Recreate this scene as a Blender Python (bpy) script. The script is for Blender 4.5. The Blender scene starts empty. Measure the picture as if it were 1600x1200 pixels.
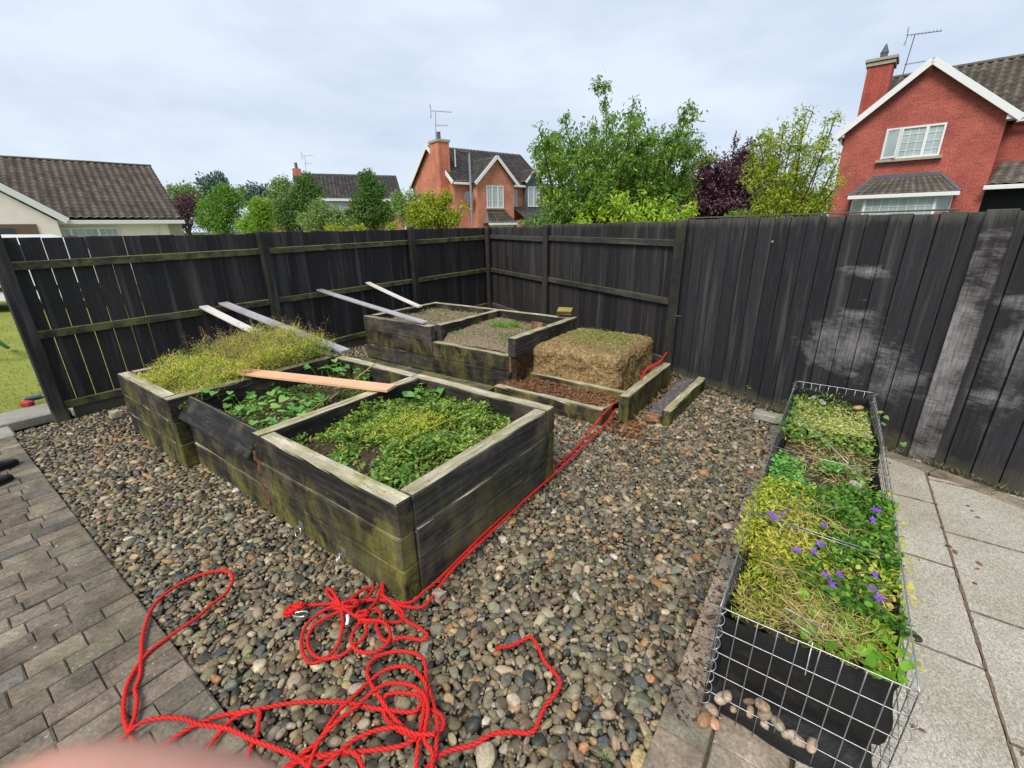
import bpy, math, random
import numpy as np
from mathutils import Vector, Matrix
RS = np.random.RandomState(7)
random.seed(7)
sc = bpy.context.scene
COL = sc.collection
# ------------------------------------------------------------------ camera
CAM_H = 1.75; FPX = 690.0; PITCH = math.radians(19.6); ROLL = math.radians(0.9)
cF = np.array([0, math.cos(PITCH), -math.sin(PITCH)]); _R = np.array([1., 0, 0]); _D = np.cross(cF, _R)
cR = _R*math.cos(ROLL) + _D*math.sin(ROLL); cD = -_R*math.sin(ROLL) + _D*math.cos(ROLL)
cd = bpy.data.cameras.new('camera'); cam = bpy.data.objects.new('camera', cd); COL.objects.link(cam)
cam.matrix_world = Matrix(((cR[0], -cD[0], -cF[0], 0), (cR[1], -cD[1], -cF[1], 0), (cR[2], -cD[2], -cF[2], CAM_H), (0, 0, 0, 1)))
cd.sensor_width = 36; cd.lens = 36*FPX/1600; cd.clip_start = 0.005; cd.clip_end = 2000
cd.dof.use_dof = True; cd.dof.focus_distance = 4.0; cd.dof.aperture_fstop = 12.0
sc.camera = cam
# ------------------------------------------------------------------ sky, sun, exposure
W0 = bpy.data.worlds.new('World'); sc.world = W0; W0.use_nodes = True
nt = W0.node_tree; nt.nodes.clear()
wo = nt.nodes.new('ShaderNodeOutputWorld'); bg = nt.nodes.new('ShaderNodeBackground'); bg.inputs[1].default_value = 0.1
sky = nt.nodes.new('ShaderNodeTexSky'); sky.sky_type = 'NISHITA'; sky.sun_disc = False
SUN_EL = math.radians(50); SUN_AZ = math.radians(-150)
sky.sun_elevation = SUN_EL; sky.sun_rotation = SUN_AZ
tc = nt.nodes.new('ShaderNodeTexCoord'); mp = nt.nodes.new('ShaderNodeMapping'); mp.inputs['Scale'].default_value = (1.0, 1.4, 3.2)
mp.inputs['Rotation'].default_value = (0.0, 0.25, 0.3)
nz = nt.nodes.new('ShaderNodeTexNoise'); nz.inputs['Scale'].default_value = 2.3; nz.inputs['Detail'].default_value = 6; nz.inputs['Roughness'].default_value = .56
cr = nt.nodes.new('ShaderNodeValToRGB')
cr.color_ramp.elements[0].position = .34; cr.color_ramp.elements[0].color = (0.575, 0.67, 0.82, 1)
cr.color_ramp.elements[1].position = .64; cr.color_ramp.elements[1].color = (0.76, 0.85, 0.97, 1)
sc1 = nt.nodes.new('ShaderNodeVectorMath'); sc1.operation = 'SCALE'; sc1.inputs['Scale'].default_value = 9.1
mx = nt.nodes.new('ShaderNodeMix'); mx.data_type = 'RGBA'; mx.inputs[0].default_value = 0.93; mx.clamp_result = False; mx.clamp_factor = True
L = nt.links.new
L(tc.outputs['Generated'], mp.inputs[0]); L(mp.outputs[0], nz.inputs['Vector']); L(nz.outputs['Fac'], cr.inputs[0])
L(cr.outputs[0], sc1.inputs[0]); L(sky.outputs[0], mx.inputs[6]); L(sc1.outputs[0], mx.inputs[7]); L(mx.outputs[2], bg.inputs[0]); L(bg.outputs[0], wo.inputs[0])
sd = bpy.data.lights.new('sun', 'SUN'); sd.energy = 3.0; sd.angle = math.radians(26); sd.color = (1, .92, .81)
so = bpy.data.objects.new('sun', sd); COL.objects.link(so)
sdir = Vector((math.sin(SUN_AZ)*math.cos(SUN_EL), math.cos(SUN_AZ)*math.cos(SUN_EL), math.sin(SUN_EL)))
so.rotation_euler = sdir.to_track_quat('Z', 'Y').to_euler()
sc.view_settings.view_transform = 'Standard'; sc.view_settings.look = 'None'; sc.view_settings.gamma = 1; sc.view_settings.exposure = 0.27
sc.view_settings.use_curve_mapping = False
# ------------------------------------------------------------------ coordinates
C0 = np.array([0, 0, CAM_H])
def ray(x, y): return cF*FPX + cR*(x-800) + cD*(y-600)
def G(x, y, z=0.0):                      # where the sight line through a photo point meets height z
    d = ray(x, y); return C0 + d*((z-CAM_H)/d[2])
def DY(x, y, Y):                         # ... or the depth Y
    d = ray(x, y); return C0 + d*(Y/d[1])
O_ = np.array([-.54, 1.71]); EX = np.array([.81, -.586]); EX /= np.linalg.norm(EX); EY = np.array([-EX[1], EX[0]])
def W(a, b, z=0.0):                      # garden frame: a along the beds (towards the patio), b across
    q = O_ + EX*a + EY*b; return np.array([q[0], q[1], z])
def AB(p): q = np.array(p[:2])-O_; return float(q@EX), float(q@EY)
ax3 = np.array([EX[0], EX[1], 0]); by3 = np.array([EY[0], EY[1], 0]); Z3 = np.array([0, 0, 1.])
# ------------------------------------------------------------------ mesh collector
class MB:
    def __init__(s): s.v = []; s.f = []; s.n = 0; s.gc = []; s.rnd = []; s.col = []; s.hascol = False; s.mi = []
    def add(s, v, f, gc=None, rnd=None, col=None, mi=0):
        v = np.asarray(v, float); k = len(v); s.v.append(v)
        s.f.append((np.asarray(f, int) + s.n) if isinstance(f, np.ndarray) else [[i+s.n for i in q] for q in f])
        s.gc.append(v.copy() if gc is None else np.asarray(gc, float))
        r = random.random() if rnd is None else rnd
        s.rnd.append(np.full(k, r) if np.isscalar(r) else np.asarray(r, float))
        if col is not None: s.hascol = True; s.col.append(np.asarray(col, float) if np.ndim(col) == 2 else np.tile(np.asarray(col, float), (k, 1)))
        else: s.col.append(np.ones((k, 3))*.5)
        s.mi.append(np.full(len(f), mi, int))
        s.n += k
    def box(s, c, sz, axes=None, bev=0.0, rnd=None, mi=0, col=None):
        A = np.eye(3) if axes is None else np.array(axes, float)      # rows are axes
        A = A/np.linalg.norm(A, axis=1)[:, None]
        h = np.array(sz, float)/2; c = np.array(c, float)
        if bev <= 0:
            L_ = np.array([[x, y, z] for x in (-1, 1) for y in (-1, 1) for z in (-1, 1)], float)*h
            F = [[0,1,3,2],[4,6,7,5],[0,4,5,1],[2,3,7,6],[0,2,6,4],[1,5,7,3]]
            vs, fs, gs = [], [], []
            for q in F:
                b = len(vs); vs += [L_[i] for i in q]; fs.append([b, b+1, b+2, b+3])
            vs = np.array(vs); s.add(c + vs@A, fs, gc=vs + random.random()*10, rnd=rnd, mi=mi, col=col); return
        s.beam(c - A[0]*h[0], c + A[0]*h[0], 2*h[1], 2*h[2], up=A[2], bev=bev, rnd=rnd, mi=mi, col=col)
    def beam(s, p0, p1, w, h, up=Z3, bev=.004, seg=1, jit=0., rnd=None, bend=0., mi=0, col=None, sag=0.):
        p0 = np.array(p0, float); p1 = np.array(p1, float); d = p1-p0; Ln = np.linalg.norm(d); d = d/Ln
        up = np.array(up, float); side = np.cross(up, d); side /= np.linalg.norm(side); u = np.cross(d, side)
        bev = min(bev, w*.45, h*.45)
        a, b, e = w/2, h/2, bev
        prof = np.array([[-a+e, -b], [a-e, -b], [a, -b+e], [a, b-e], [a-e, b], [-a+e, b], [-a, b-e], [-a, -b+e]])
        ts = np.linspace(0, 1, seg+1); rings = []; gcs = []
        ox, oy, oz = random.random()*20, random.random()*20, random.random()*20
        tt = [0.0] + [min(max(t, e/Ln), 1-e/Ln) for t in ts] + [1.0]
        sh = [(a-e)/a if a > e else 1] + [1]*len(ts) + [(a-e)/a if a > e else 1]
        for k, t in enumerate(tt):
            pr = prof.copy()
            if k in (0, len(tt)-1): pr = pr*np.array([(a-e)/a, (b-e)/b])
            cen = p0 + d*(t*Ln) + side*(bend*math.sin(math.pi*t)) - u*(sag*math.sin(math.pi*t))
            j = np.random.RandomState(int(1e6*random.random())).uniform(-jit, jit, (8, 2)) if jit else 0
            pr = pr + j
            rings.append(cen + pr[:, :1]*side + pr[:, 1:]*u)
            gcs.append(np.column_stack([np.full(8, t*Ln+ox), pr[:, 0]+oy, pr[:, 1]+oz]))
        n = len(rings); v = np.vstack(rings); g = np.vstack(gcs); F = []
        for k in range(n-1):
            for i in range(8):
                F.append([k*8+i, k*8+(i+1) % 8, (k+1)*8+(i+1) % 8, (k+1)*8+i])
        F.append(list(range(7, -1, -1))); F.append([(n-1)*8+i for i in range(8)])
        s.add(v, F, gc=g, rnd=rnd, mi=mi, col=col)
    def tube(s, pts, r, k=8, closed=False, twist=None, rnd=None, mi=0, col=None, cap=True):
        P = np.array(pts, float); n = len(P)
        T = np.gradient(P, axis=0) if not closed else (np.roll(P, -1, 0)-np.roll(P, 1, 0))
        T /= (np.linalg.norm(T, axis=1)[:, None]+1e-12)
        r = np.full(n, r) if np.isscalar(r) else np.array(r, float)
        ref = np.array([0, 0, 1.]) if abs(T[0][2]) < .9 else np.array([1., 0, 0])
        N = np.cross(T[0], ref); N /= np.linalg.norm(N); s_ = 0; V = []; gcs = []
        ang = np.arange(k)*2*math.pi/k
        for i in range(n):
            N = N - T[i]*(N@T[i]); N /= (np.linalg.norm(N)+1e-12); B = np.cross(T[i], N)
            if i: s_ += np.linalg.norm(P[i]-P[i-1])
            rr = r[i]*np.ones(k)
            if twist: rr = r[i]*(.74+.42*np.abs(np.sin(1.5*(ang-twist*s_)))**.6)
            V.append(P[i] + (rr*np.cos(ang))[:, None]*N + (rr*np.sin(ang))[:, None]*B)
            gcs.append(np.column_stack([np.full(k, s_), ang*r[i], (1-np.abs(np.sin(1.5*(ang-twist*s_))))**1.5 if twist else np.zeros(k)]))
        F = []
        for i in range(n-1 if not closed else n):
            a = i*k; b = ((i+1) % n)*k
            for j in range(k): F.append([a+j, a+(j+1) % k, b+(j+1) % k, b+j])
        if cap and not closed: F.append(list(range(k-1, -1, -1))); F.append([(n-1)*k+j for j in range(k)])
        s.add(np.vstack(V), F, gc=np.vstack(gcs), rnd=rnd, mi=mi, col=col)
    def grid(s, P, gc=None, rnd=.5, mi=0, col=None):   # P: (n,m,3)
        n, m = P.shape[:2]; i = np.arange(n*m).reshape(n, m)
        f = np.stack([i[:-1, :-1], i[1:, :-1], i[1:, 1:], i[:-1, 1:]], -1).reshape(-1, 4)
        s.add(P.reshape(-1, 3), f, gc=None if gc is None else gc.reshape(-1, 3), rnd=rnd, mi=mi, col=col)
    def quad(s, a, b, c, d, o=None, mi=0, rnd=None):      # wall / roof quad with gc=(along, up, 0)
        a, b, c, d = [np.array(q, float) for q in (a, b, c, d)]
        ux = (b-a)/np.linalg.norm(b-a); nn = np.cross(ux, d-a); nn /= np.linalg.norm(nn); uy = np.cross(nn, ux)
        g = [[(q-a)@ux, (q-a)@uy, 0] for q in (a, b, c, d)]
        g = np.array(g) + (0 if o is None else np.array(o))
        s.add(np.array([a, b, c, d]), [[0, 1, 2, 3]], gc=g, mi=mi, rnd=rnd)
    def poly(s, pts, mi=0, rnd=None):
        P = [np.array(q, float) for q in pts]; a = P[0]; ux = (P[1]-a)/np.linalg.norm(P[1]-a)
        nn = np.zeros(3)
        for i in range(1, len(P)-1): nn += np.cross(P[i]-a, P[i+1]-a)
        nn /= np.linalg.norm(nn); uy = np.cross(nn, ux)
        s.add(np.array(P), [list(range(len(P)))], gc=np.array([[(q-a)@ux, (q-a)@uy, 0] for q in P]), mi=mi, rnd=rnd)
    def prism(s, pts, n, mi=0):      # extrude polygon by vector n (solid)
        P = np.array(pts, float); k = len(P); n = np.array(n, float)
        s.poly(list(P[::-1]), mi=mi); s.poly(list(P+n), mi=mi)
        for i in range(k):
            j = (i+1) % k; s.quad(P[i], P[j], P[j]+n, P[i]+n, mi=mi)
    def lathe(s, prof, c, k=16, mi=0, rnd=None, col=None, axes=None):
        A = np.eye(3) if axes is None else np.array(axes, float)
        ang = np.arange(k)*2*math.pi/k; V = []
        for r, z in prof: V.append(np.column_stack([r*np.cos(ang), r*np.sin(ang), np.full(k, z)])@A + np.array(c))
        F = []
        for i in range(len(prof)-1):
            for j in range(k): F.append([i*k+j, i*k+(j+1) % k, (i+1)*k+(j+1) % k, (i+1)*k+j])
        F.append(list(range(k-1, -1, -1))); F.append([(len(prof)-1)*k+j for j in range(k)])
        s.add(np.vstack(V), F, mi=mi, rnd=rnd, col=col)
    def center(s):
        v = np.vstack(s.v); return v.min(0), v.max(0)

def newobj(name, mb, mats, parent=None, origin=None, smooth=False):
    V = np.vstack(mb.v)
    if parent is not None: org = np.array(parent['_org'])
    elif origin is not None: org = np.array(origin, float)
    else: lo, hi = V.min(0), V.max(0); org = np.array([(lo[0]+hi[0])/2, (lo[1]+hi[1])/2, lo[2]])
    me = bpy.data.meshes.new(name)
    fl = []; 
    if all(isinstance(f, np.ndarray) for f in mb.f):
        k = mb.f[0].shape[1]
        if all(f.shape[1] == k for f in mb.f):
            F = np.vstack(mb.f).astype(np.int32); nf = len(F)
            me.vertices.add(len(V)); me.vertices.foreach_set('co', (V-org).astype(np.float32).ravel())
            me.loops.add(nf*k); me.loops.foreach_set('vertex_index', F.ravel())
            me.polygons.add(nf); me.polygons.foreach_set('loop_start', np.arange(0, nf*k, k, dtype=np.int32))
            me.update(calc_edges=True); fl = None
    if fl is not None:
        for f in mb.f: fl += f.tolist() if isinstance(f, np.ndarray) else f
        me.from_pydata((V-org).tolist(), [], fl)
    at = me.attributes.new('gc', 'FLOAT_VECTOR', 'POINT'); at.data.foreach_set('vector', np.vstack(mb.gc).astype(np.float32).ravel())
    at = me.attributes.new('rnd', 'FLOAT', 'POINT'); at.data.foreach_set('value', np.concatenate(mb.rnd).astype(np.float32))
    if mb.hascol:
        at = me.attributes.new('pc', 'FLOAT_COLOR', 'POINT'); c = np.vstack(mb.col); c = np.column_stack([c, np.ones(len(c))])
        at.data.foreach_set('color', c.astype(np.float32).ravel())
    if not isinstance(mats, (list, tuple)): mats = [mats]
    for m in mats: me.materials.append(m)
    if len(mats) > 1: me.polygons.foreach_set('material_index', np.concatenate(mb.mi).astype(np.int32))
    if smooth: me.polygons.foreach_set('use_smooth', np.ones(len(me.polygons), dtype=bool))
    me.update()
    o = bpy.data.objects.new(name, me); COL.objects.link(o)
    if parent is not None: o.parent = parent; o['_org'] = list(map(float, org))
    else: o.location = org; o['_org'] = list(map(float, org))
    return o
def tag(o, label=None, cat=None, group=None, kind=None):
    if label: o['label'] = label
    if cat: o['category'] = cat
    if group: o['group'] = group
    if kind: o['kind'] = kind
    return o
def thing(name, loc, label, cat, group=None):
    o = bpy.data.objects.new(name, None); COL.objects.link(o); o.location = [float(q) for q in loc]; o['_org'] = [float(q) for q in loc]
    o.empty_display_size = .2
    return tag(o, label, cat, group)
def struct(name, mb, m, smooth=False): return tag(newobj(name, mb, m, smooth=smooth), kind='structure')
# ------------------------------------------------------------------ materials
class NT:
    def __init__(s, name, rough=.7, spec=.3):
        s.m = bpy.data.materials.new(name); s.m.use_nodes = True; s.t = s.m.node_tree
        s.b = s.t.nodes['Principled BSDF']; s.b.inputs['Roughness'].default_value = rough; s.b.inputs['Specular IOR Level'].default_value = spec
        s.out = s.t.nodes['Material Output']
    def n(s, k, **kw):
        q = s.t.nodes.new(k)
        for a, v in kw.items(): setattr(q, a, v)
        return q
    def l(s, a, b): s.t.links.new(a, b)
    def attr(s, name, o='Vector'): q = s.n('ShaderNodeAttribute'); q.attribute_name = name; return q.outputs[o]
    def noise(s, vec, scale, detail=4, rough=.6, dist=0, sc=None, off=None):
        if sc is not None or off is not None:
            mp = s.n('ShaderNodeMapping'); s.l(vec, mp.inputs[0]); vec = mp.outputs[0]
            if sc is not None: mp.inputs['Scale'].default_value = sc
            if off is not None: mp.inputs['Location'].default_value = off
        q = s.n('ShaderNodeTexNoise'); q.inputs['Scale'].default_value = scale; q.inputs['Detail'].default_value = detail
        q.inputs['Roughness'].default_value = rough; q.inputs['Distortion'].default_value = dist; s.l(vec, q.inputs['Vector']); return q.outputs['Fac']
    def ramp(s, fac, stops):
        q = s.n('ShaderNodeValToRGB'); e = q.color_ramp.elements
        while len(e) > 1: e.remove(e[-1])
        e[0].position = stops[0][0]; e[0].color = (*tup(stops[0][1]), 1)
        for p, c in stops[1:]:
            k = e.new(p); k.color = (*tup(c), 1)
        s.l(fac, q.inputs[0]); return q.outputs[0]
    def mix(s, fac, a, b, mode='MIX'):
        q = s.n('ShaderNodeMix'); q.data_type = 'RGBA'; q.blend_type = mode
        for i, v in ((0, fac), (6, a), (7, b)):
            sock = q.inputs[i]
            if isinstance(v, bpy.types.NodeSocket): s.l(v, sock)
            elif np.isscalar(v): sock.default_value = v if i == 0 else (v, v, v, 1)
            else: sock.default_value = (*v, 1)
        return q.outputs[2]
    def math(s, op, a, b=0., c=None):
        q = s.n('ShaderNodeMath'); q.operation = op
        for i, v in enumerate((a, b) if c is None else (a, b, c)):
            if isinstance(v, bpy.types.NodeSocket): s.l(v, q.inputs[i])
            else: q.inputs[i].default_value = v
        return q.outputs[0]
    def sep(s, v): q = s.n('ShaderNodeSeparateXYZ'); s.l(v, q.inputs[0]); return q.outputs
    def color(s, c):
        if isinstance(c, bpy.types.NodeSocket): s.l(c, s.b.inputs['Base Color'])
        else: s.b.inputs['Base Color'].default_value = (*c, 1)
    def bump(s, h, strength=.5, dist=.01):
        q = s.n('ShaderNodeBump'); q.inputs['Strength'].default_value = strength; q.inputs['Distance'].default_value = dist
        s.l(h, q.inputs['Height']); s.l(q.outputs[0], s.b.inputs['Normal'])
    def pos(s): return s.n('ShaderNodeNewGeometry').outputs['Position']
    def nor(s): return s.n('ShaderNodeNewGeometry').outputs['True Normal']
def tup(c): return (c, c, c) if np.isscalar(c) else tuple(c)
GLOW = 1.0
def hexl(r, g, b): return tuple(((v/255+.055)/1.055)**2.4 if v > 10 else v/255/12.92 for v in (r, g, b))

def mat_plain(name, c, rough=.6, spec=.3, metal=0., var=.12, nscale=8):
    t = NT(name, rough, spec); t.b.inputs['Metallic'].default_value = metal
    n = t.noise(t.pos(), nscale, 5); t.color(t.mix(1.0, c, t.ramp(n, [(.3, 1-var), (.7, 1+0*var)]), 'MULTIPLY')); return t.m
def mat_fence(name, scuffs=(), base=(.017, .0165, .018), hi=(.05, .048, .05), mossy=0., var=.45):
    t = NT(name, .62, .28); g = t.attr('gc'); r = t.attr('rnd', 'Fac')
    n1 = t.noise(g, 6, 5, .65, .6, sc=(.5, 9, 9)); n2 = t.noise(g, 3, 4, .6, 0, sc=(1.2, 3, 3))
    c = t.ramp(n1, [(.25, base), (.5, tuple(b*1.5 for b in base)), (.8, hi)])
    c = t.mix(t.math('MULTIPLY', n2, .5), c, (.028, .022, .02))
    c = t.mix(1., c, t.ramp(r, [(0, 1-var), (.5, .97), (1, (1+var, 1+var*.75, 1+var*.7))]), 'MULTIPLY')
    sp = t.noise(t.pos(), 42, 2, .5); m = t.ramp(sp, [(.73, 0), (.77, 1)]); c = t.mix(t.math('MULTIPLY', m, .5), c, (.16, .15, .13))
    pl = t.noise(g, 2.2, 3, .5, .3, sc=(.35, 6, 6), off=(3, 1, 2)); m = t.ramp(pl, [(.56, 0), (.70, 1)]); c = t.mix(t.math('MULTIPLY', m, .36), c, (.13, .125, .12))
    zt_ = t.sep(t.pos())[2]; tp = t.math('SUBTRACT', zt_, t.math('MULTIPLY', t.noise(t.pos(), 16, 4, .7, 0, sc=(1, 1, .15)), .26)); c = t.mix(t.ramp(tp, [(.799, 0), (.80, 0)]) if 0 else t.math('MULTIPLY', t.ramp(t.math('SUBTRACT', tp, 1.0), [(.585, 0), (.66, 1)]), .5), c, (.14, .135, .115))
    # knots
    vo = t.n('ShaderNodeTexVoronoi'); vo.inputs['Scale'].default_value = 3.3; mp = t.n('ShaderNodeMapping'); mp.inputs['Scale'].default_value = (.7, 1.3, 1); t.l(g, mp.inputs[0]); t.l(mp.outputs[0], vo.inputs['Vector'])
    kn = t.ramp(vo.outputs['Distance'], [(0, 1), (.045, .6), (.07, 0)]); c = t.mix(t.math('MULTIPLY', kn, .8), c, (.01, .01, .01))
    # damp green/grey foot
    z = t.sep(t.pos())[2]; nzz = t.noise(t.pos(), 5, 4); f = t.math('SUBTRACT', t.math('MULTIPLY', nzz, .26), z)
    f = t.ramp(f, [(0, 0), (.1, 1)]); c = t.mix(t.math('MULTIPLY', f, .6), c, (.10, .095, .06))
    for (px, pz, rx, rz, thr, amt) in scuffs:      # rubbed patches: centre, radii
        p = t.n('ShaderNodeMapping'); p.inputs['Location'].default_value = (-px[0]/rx, -px[1]/rx, -pz/rz); p.inputs['Scale'].default_value = (1/rx, 1/rx, 1/rz)
        t.l(t.pos(), p.inputs[0]); ln = t.n('ShaderNodeVectorMath', operation='LENGTH'); t.l(p.outputs[0], ln.inputs[0])
        nn = t.noise(t.pos(), 5, 5, .62, .4, sc=(1, 1, 1.6)); nn2 = t.noise(t.pos(), 26, 4, .6, .3, sc=(.5, .5, 3.2))
        ff = t.math('ADD', t.math('MULTIPLY', nn, 2.0), t.math('MULTIPLY', nn2, .9)); ff = t.math('SUBTRACT', t.math('SUBTRACT', ff, .55), t.math('MULTIPLY', ln.outputs['Value'], .8))
        m = t.ramp(ff, [(thr-.25, 0), (thr+.1, .45), (thr+.65, 1)]); m = t.math('MULTIPLY', m, t.ramp(t.noise(g, 9, 6, .72, .4, sc=(.55, 8, 8), off=(2, 6, 3)), [(.34, .3), (.58, 1.)])); c = t.mix(t.math('MULTIPLY', m, amt), c, (.36, .345, .345))
    if mossy:
        nz_ = t.sep(t.nor())[2]; mm = t.noise(t.pos(), 7, 5, .65); f = t.math('MULTIPLY', t.ramp(nz_, [(.2, 0), (.5, 1)]), t.ramp(mm, [(.35, .2), (.6, 1)]))
        c = t.mix(t.math('MULTIPLY', f, mossy), c, t.ramp(t.noise(t.pos(), 25, 3), [(.3, (.17, .18, .05)), (.7, (.36, .40, .10))]))
        m2 = t.noise(t.pos(), 6, 5, .7, .4, off=(5, 5, 2)); f2 = t.ramp(m2, [(.42, 0), (.6, 1)]); c = t.mix(t.math('MULTIPLY', f2, mossy*.7), c, (.16, .175, .045))
    t.color(c); t.bump(n1, .5, .004); return t.m
def mat_sleeper(name, dark=(.026, .024, .021), green=.68, topc=((.36, .32, .225), (.66, .60, .45)), gcol=(.17, .165, .03)):
    t = NT(name, .72, .22); g = t.attr('gc'); r = t.attr('rnd', 'Fac'); P = t.pos()
    n1 = t.noise(g, 5, 6, .68, .5, sc=(.6, 9, 9)); n2 = t.noise(P, 3.2, 5, .6); n3 = t.noise(P, 2.1, 5, .65, .3, off=(4, 7, 1), sc=(1, 1, .45))
    c = t.ramp(n1, [(.28, tuple(d*.28 for d in dark)), (.48, tuple(d*.8 for d in dark)), (.62, tuple(d*1.5 for d in dark)), (.8, tuple(d*3.6 for d in dark))])
    c = t.mix(t.math('MULTIPLY', t.ramp(n2, [(.52, 0), (.72, 1)]), .6), c, (.18, .15, .10))
    z = t.sep(P)[2]
    gm = t.math('ADD', n3, t.math('MULTIPLY', t.math('SUBTRACT', .2, z), .5)); gm = t.ramp(gm, [(.38, 0), (.56, 1)])
    streak = t.noise(P, 9, 4, .6, 0, sc=(1, 1, .12)); gm = t.math('MULTIPLY', gm, t.ramp(streak, [(.3, .25), (.65, 1)]))
    dk = t.noise(P, 4.5, 5, .7, .5, off=(8, 1, 6), sc=(1, 1, .6)); gm = t.math('MULTIPLY', gm, t.ramp(dk, [(.42, .0), (.56, 1)]))
    c = t.mix(t.math('MULTIPLY', gm, green), c, t.mix(n1, gcol, tuple(q*1.9 for q in gcol)))
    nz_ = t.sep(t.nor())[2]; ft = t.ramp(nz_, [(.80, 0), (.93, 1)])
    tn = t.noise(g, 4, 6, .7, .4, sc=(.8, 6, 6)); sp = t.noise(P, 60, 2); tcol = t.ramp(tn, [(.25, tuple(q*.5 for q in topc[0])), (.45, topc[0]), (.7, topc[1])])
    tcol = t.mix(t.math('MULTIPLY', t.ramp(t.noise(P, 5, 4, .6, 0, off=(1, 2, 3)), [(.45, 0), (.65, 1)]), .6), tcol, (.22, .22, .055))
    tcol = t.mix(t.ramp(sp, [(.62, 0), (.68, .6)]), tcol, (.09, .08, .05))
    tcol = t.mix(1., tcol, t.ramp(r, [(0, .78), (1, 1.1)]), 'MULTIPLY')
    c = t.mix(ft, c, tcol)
    cr_ = t.noise(g, 3.2, 5, .6, .8, sc=(.35, 14, 14), off=(1, 5, 2)); c = t.mix(t.ramp(cr_, [(.30, .85), (.37, 0)]), c, (.008, .007, .006))
    pk = t.noise(P, 30, 2, .5, 0, off=(2, 2, 2)); c = t.mix(t.ramp(pk, [(.74, 0), (.77, .6)]), c, (.3, .28, .24))
    t.color(c); t.bump(t.math('ADD', n1, t.math('MULTIPLY', t.noise(P, 35, 4), .5)), .7, .005); return t.m
def mat_leaf(name, stops, rough=.5, trans=.35, spec=.25):
    t = NT(name, rough, spec); r = t.attr('rnd', 'Fac'); n = t.noise(t.pos(), 3.0, 3)
    f = t.math('ADD', t.math('MULTIPLY', r, .75), t.math('MULTIPLY', n, .3))
    c = t.ramp(f, stops); t.color(c)
    tr = t.n('ShaderNodeBsdfTranslucent'); t.l(t.mix(1., c, (1.25, 1.35, .6), 'MULTIPLY'), tr.inputs[0]); ms = t.n('ShaderNodeMixShader'); ms.inputs[0].default_value = trans
    t.l(t.b.outputs[0], ms.inputs[1]); t.l(tr.outputs[0], ms.inputs[2]); t.l(ms.outputs[0], t.out.inputs['Surface']); return t.m
def mat_brick(name, c1, c2, mort, sc=(.225, .075), bumpd=.004, rough=.85):
    t = NT(name, rough, .15); g = t.attr('gc'); b = t.n('ShaderNodeTexBrick'); t.l(g, b.inputs['Vector'])
    b.inputs['Scale'].default_value = 1; b.inputs['Brick Width'].default_value = sc[0]; b.inputs['Row Height'].default_value = sc[1]; b.inputs['Mortar Size'].default_value = .009; b.inputs['Mortar Smooth'].default_value = .3
    b.inputs['Color1'].default_value = (*c1, 1); b.inputs['Color2'].default_value = (*c2, 1); b.inputs['Mortar'].default_value = (*mort, 1); b.inputs['Bias'].default_value = -.1
    n = t.noise(g, 1.1, 5); n2 = t.noise(g, 18, 3)
    c = t.mix(1., b.outputs['Color'], t.ramp(n, [(.3, .72), (.7, 1.18)]), 'MULTIPLY'); c = t.mix(1., c, t.ramp(n2, [(.3, .7), (.7, 1.2)]), 'MULTIPLY')
    t.color(c); t.bump(t.math('SUBTRACT', 1., b.outputs['Fac']), .6, bumpd); return t.m
def mat_attrcol(name, rough=.55, spec=.35, nsc=35, amp=.35, bump=.3, bd=.002, mul=1.0):
    t = NT(name, rough, spec); c = t.attr('pc', 'Color'); n = t.noise(t.pos(), nsc, 5, .65); n2 = t.noise(t.pos(), nsc*4, 3, .6)
    c = t.mix(1., c, t.ramp(n, [(.28, (1-amp)*mul), (.72, (1+amp)*mul)]), 'MULTIPLY'); c = t.mix(1., c, t.ramp(n2, [(.3, .8), (.7, 1.15)]), 'MULTIPLY')
    t.color(c); t.bump(n, bump, bd); return t.m
def mat_soil(name, stops, sc=28, bd=.02):
    t = NT(name, .95, .1); P = t.pos(); n = t.noise(P, sc, 8, .72); n2 = t.noise(P, sc*3, 4, .7)
    c = t.ramp(n, stops); c = t.mix(t.ramp(n2, [(.6, 0), (.72, .55)]), c, (.30, .25, .17)); t.color(c); t.bump(t.math('ADD', n, t.math('MULTIPLY', n2, .4)), .9, bd); return t.m
def mat_roof(name, a, b, lich=(.2, .19, .12)):
    t = NT(name, .85, .15); g = t.attr('gc'); r = t.attr('rnd', 'Fac'); P = t.pos(); n = t.noise(P, 1.3, 5); n2 = t.noise(P, 14, 4, .7)
    c = t.ramp(n2, [(.3, a), (.7, b)]); c = t.mix(t.math('MULTIPLY', t.ramp(n, [(.5, 0), (.75, 1)]), .35), c, lich)
    c = t.mix(1., c, t.ramp(r, [(0, .68), (1, 1.25)]), 'MULTIPLY')
    q = t.sep(g); fl_ = t.math('GREATER_THAN', q[2], 50.); valley_shade = t.math('ADD', t.math('MULTIPLY', t.math('SUBTRACT', 1., q[0]), .55), t.math('MULTIPLY', q[1], .35))  # shade painted into the tile valleys and under the course overlaps
    c = t.mix(t.math('MULTIPLY', t.math('MULTIPLY', valley_shade, fl_), .85), c, tuple(v*.35 for v in a)); t.color(c); return t.m
def mat_glass(name, c=(.25, .3, .32)):
    t = NT(name, .06, .6); n = t.noise(t.pos(), 1.8, 3, .5); t.color(t.mix(n, c, tuple(q*.45 for q in c))); return t.m

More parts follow.
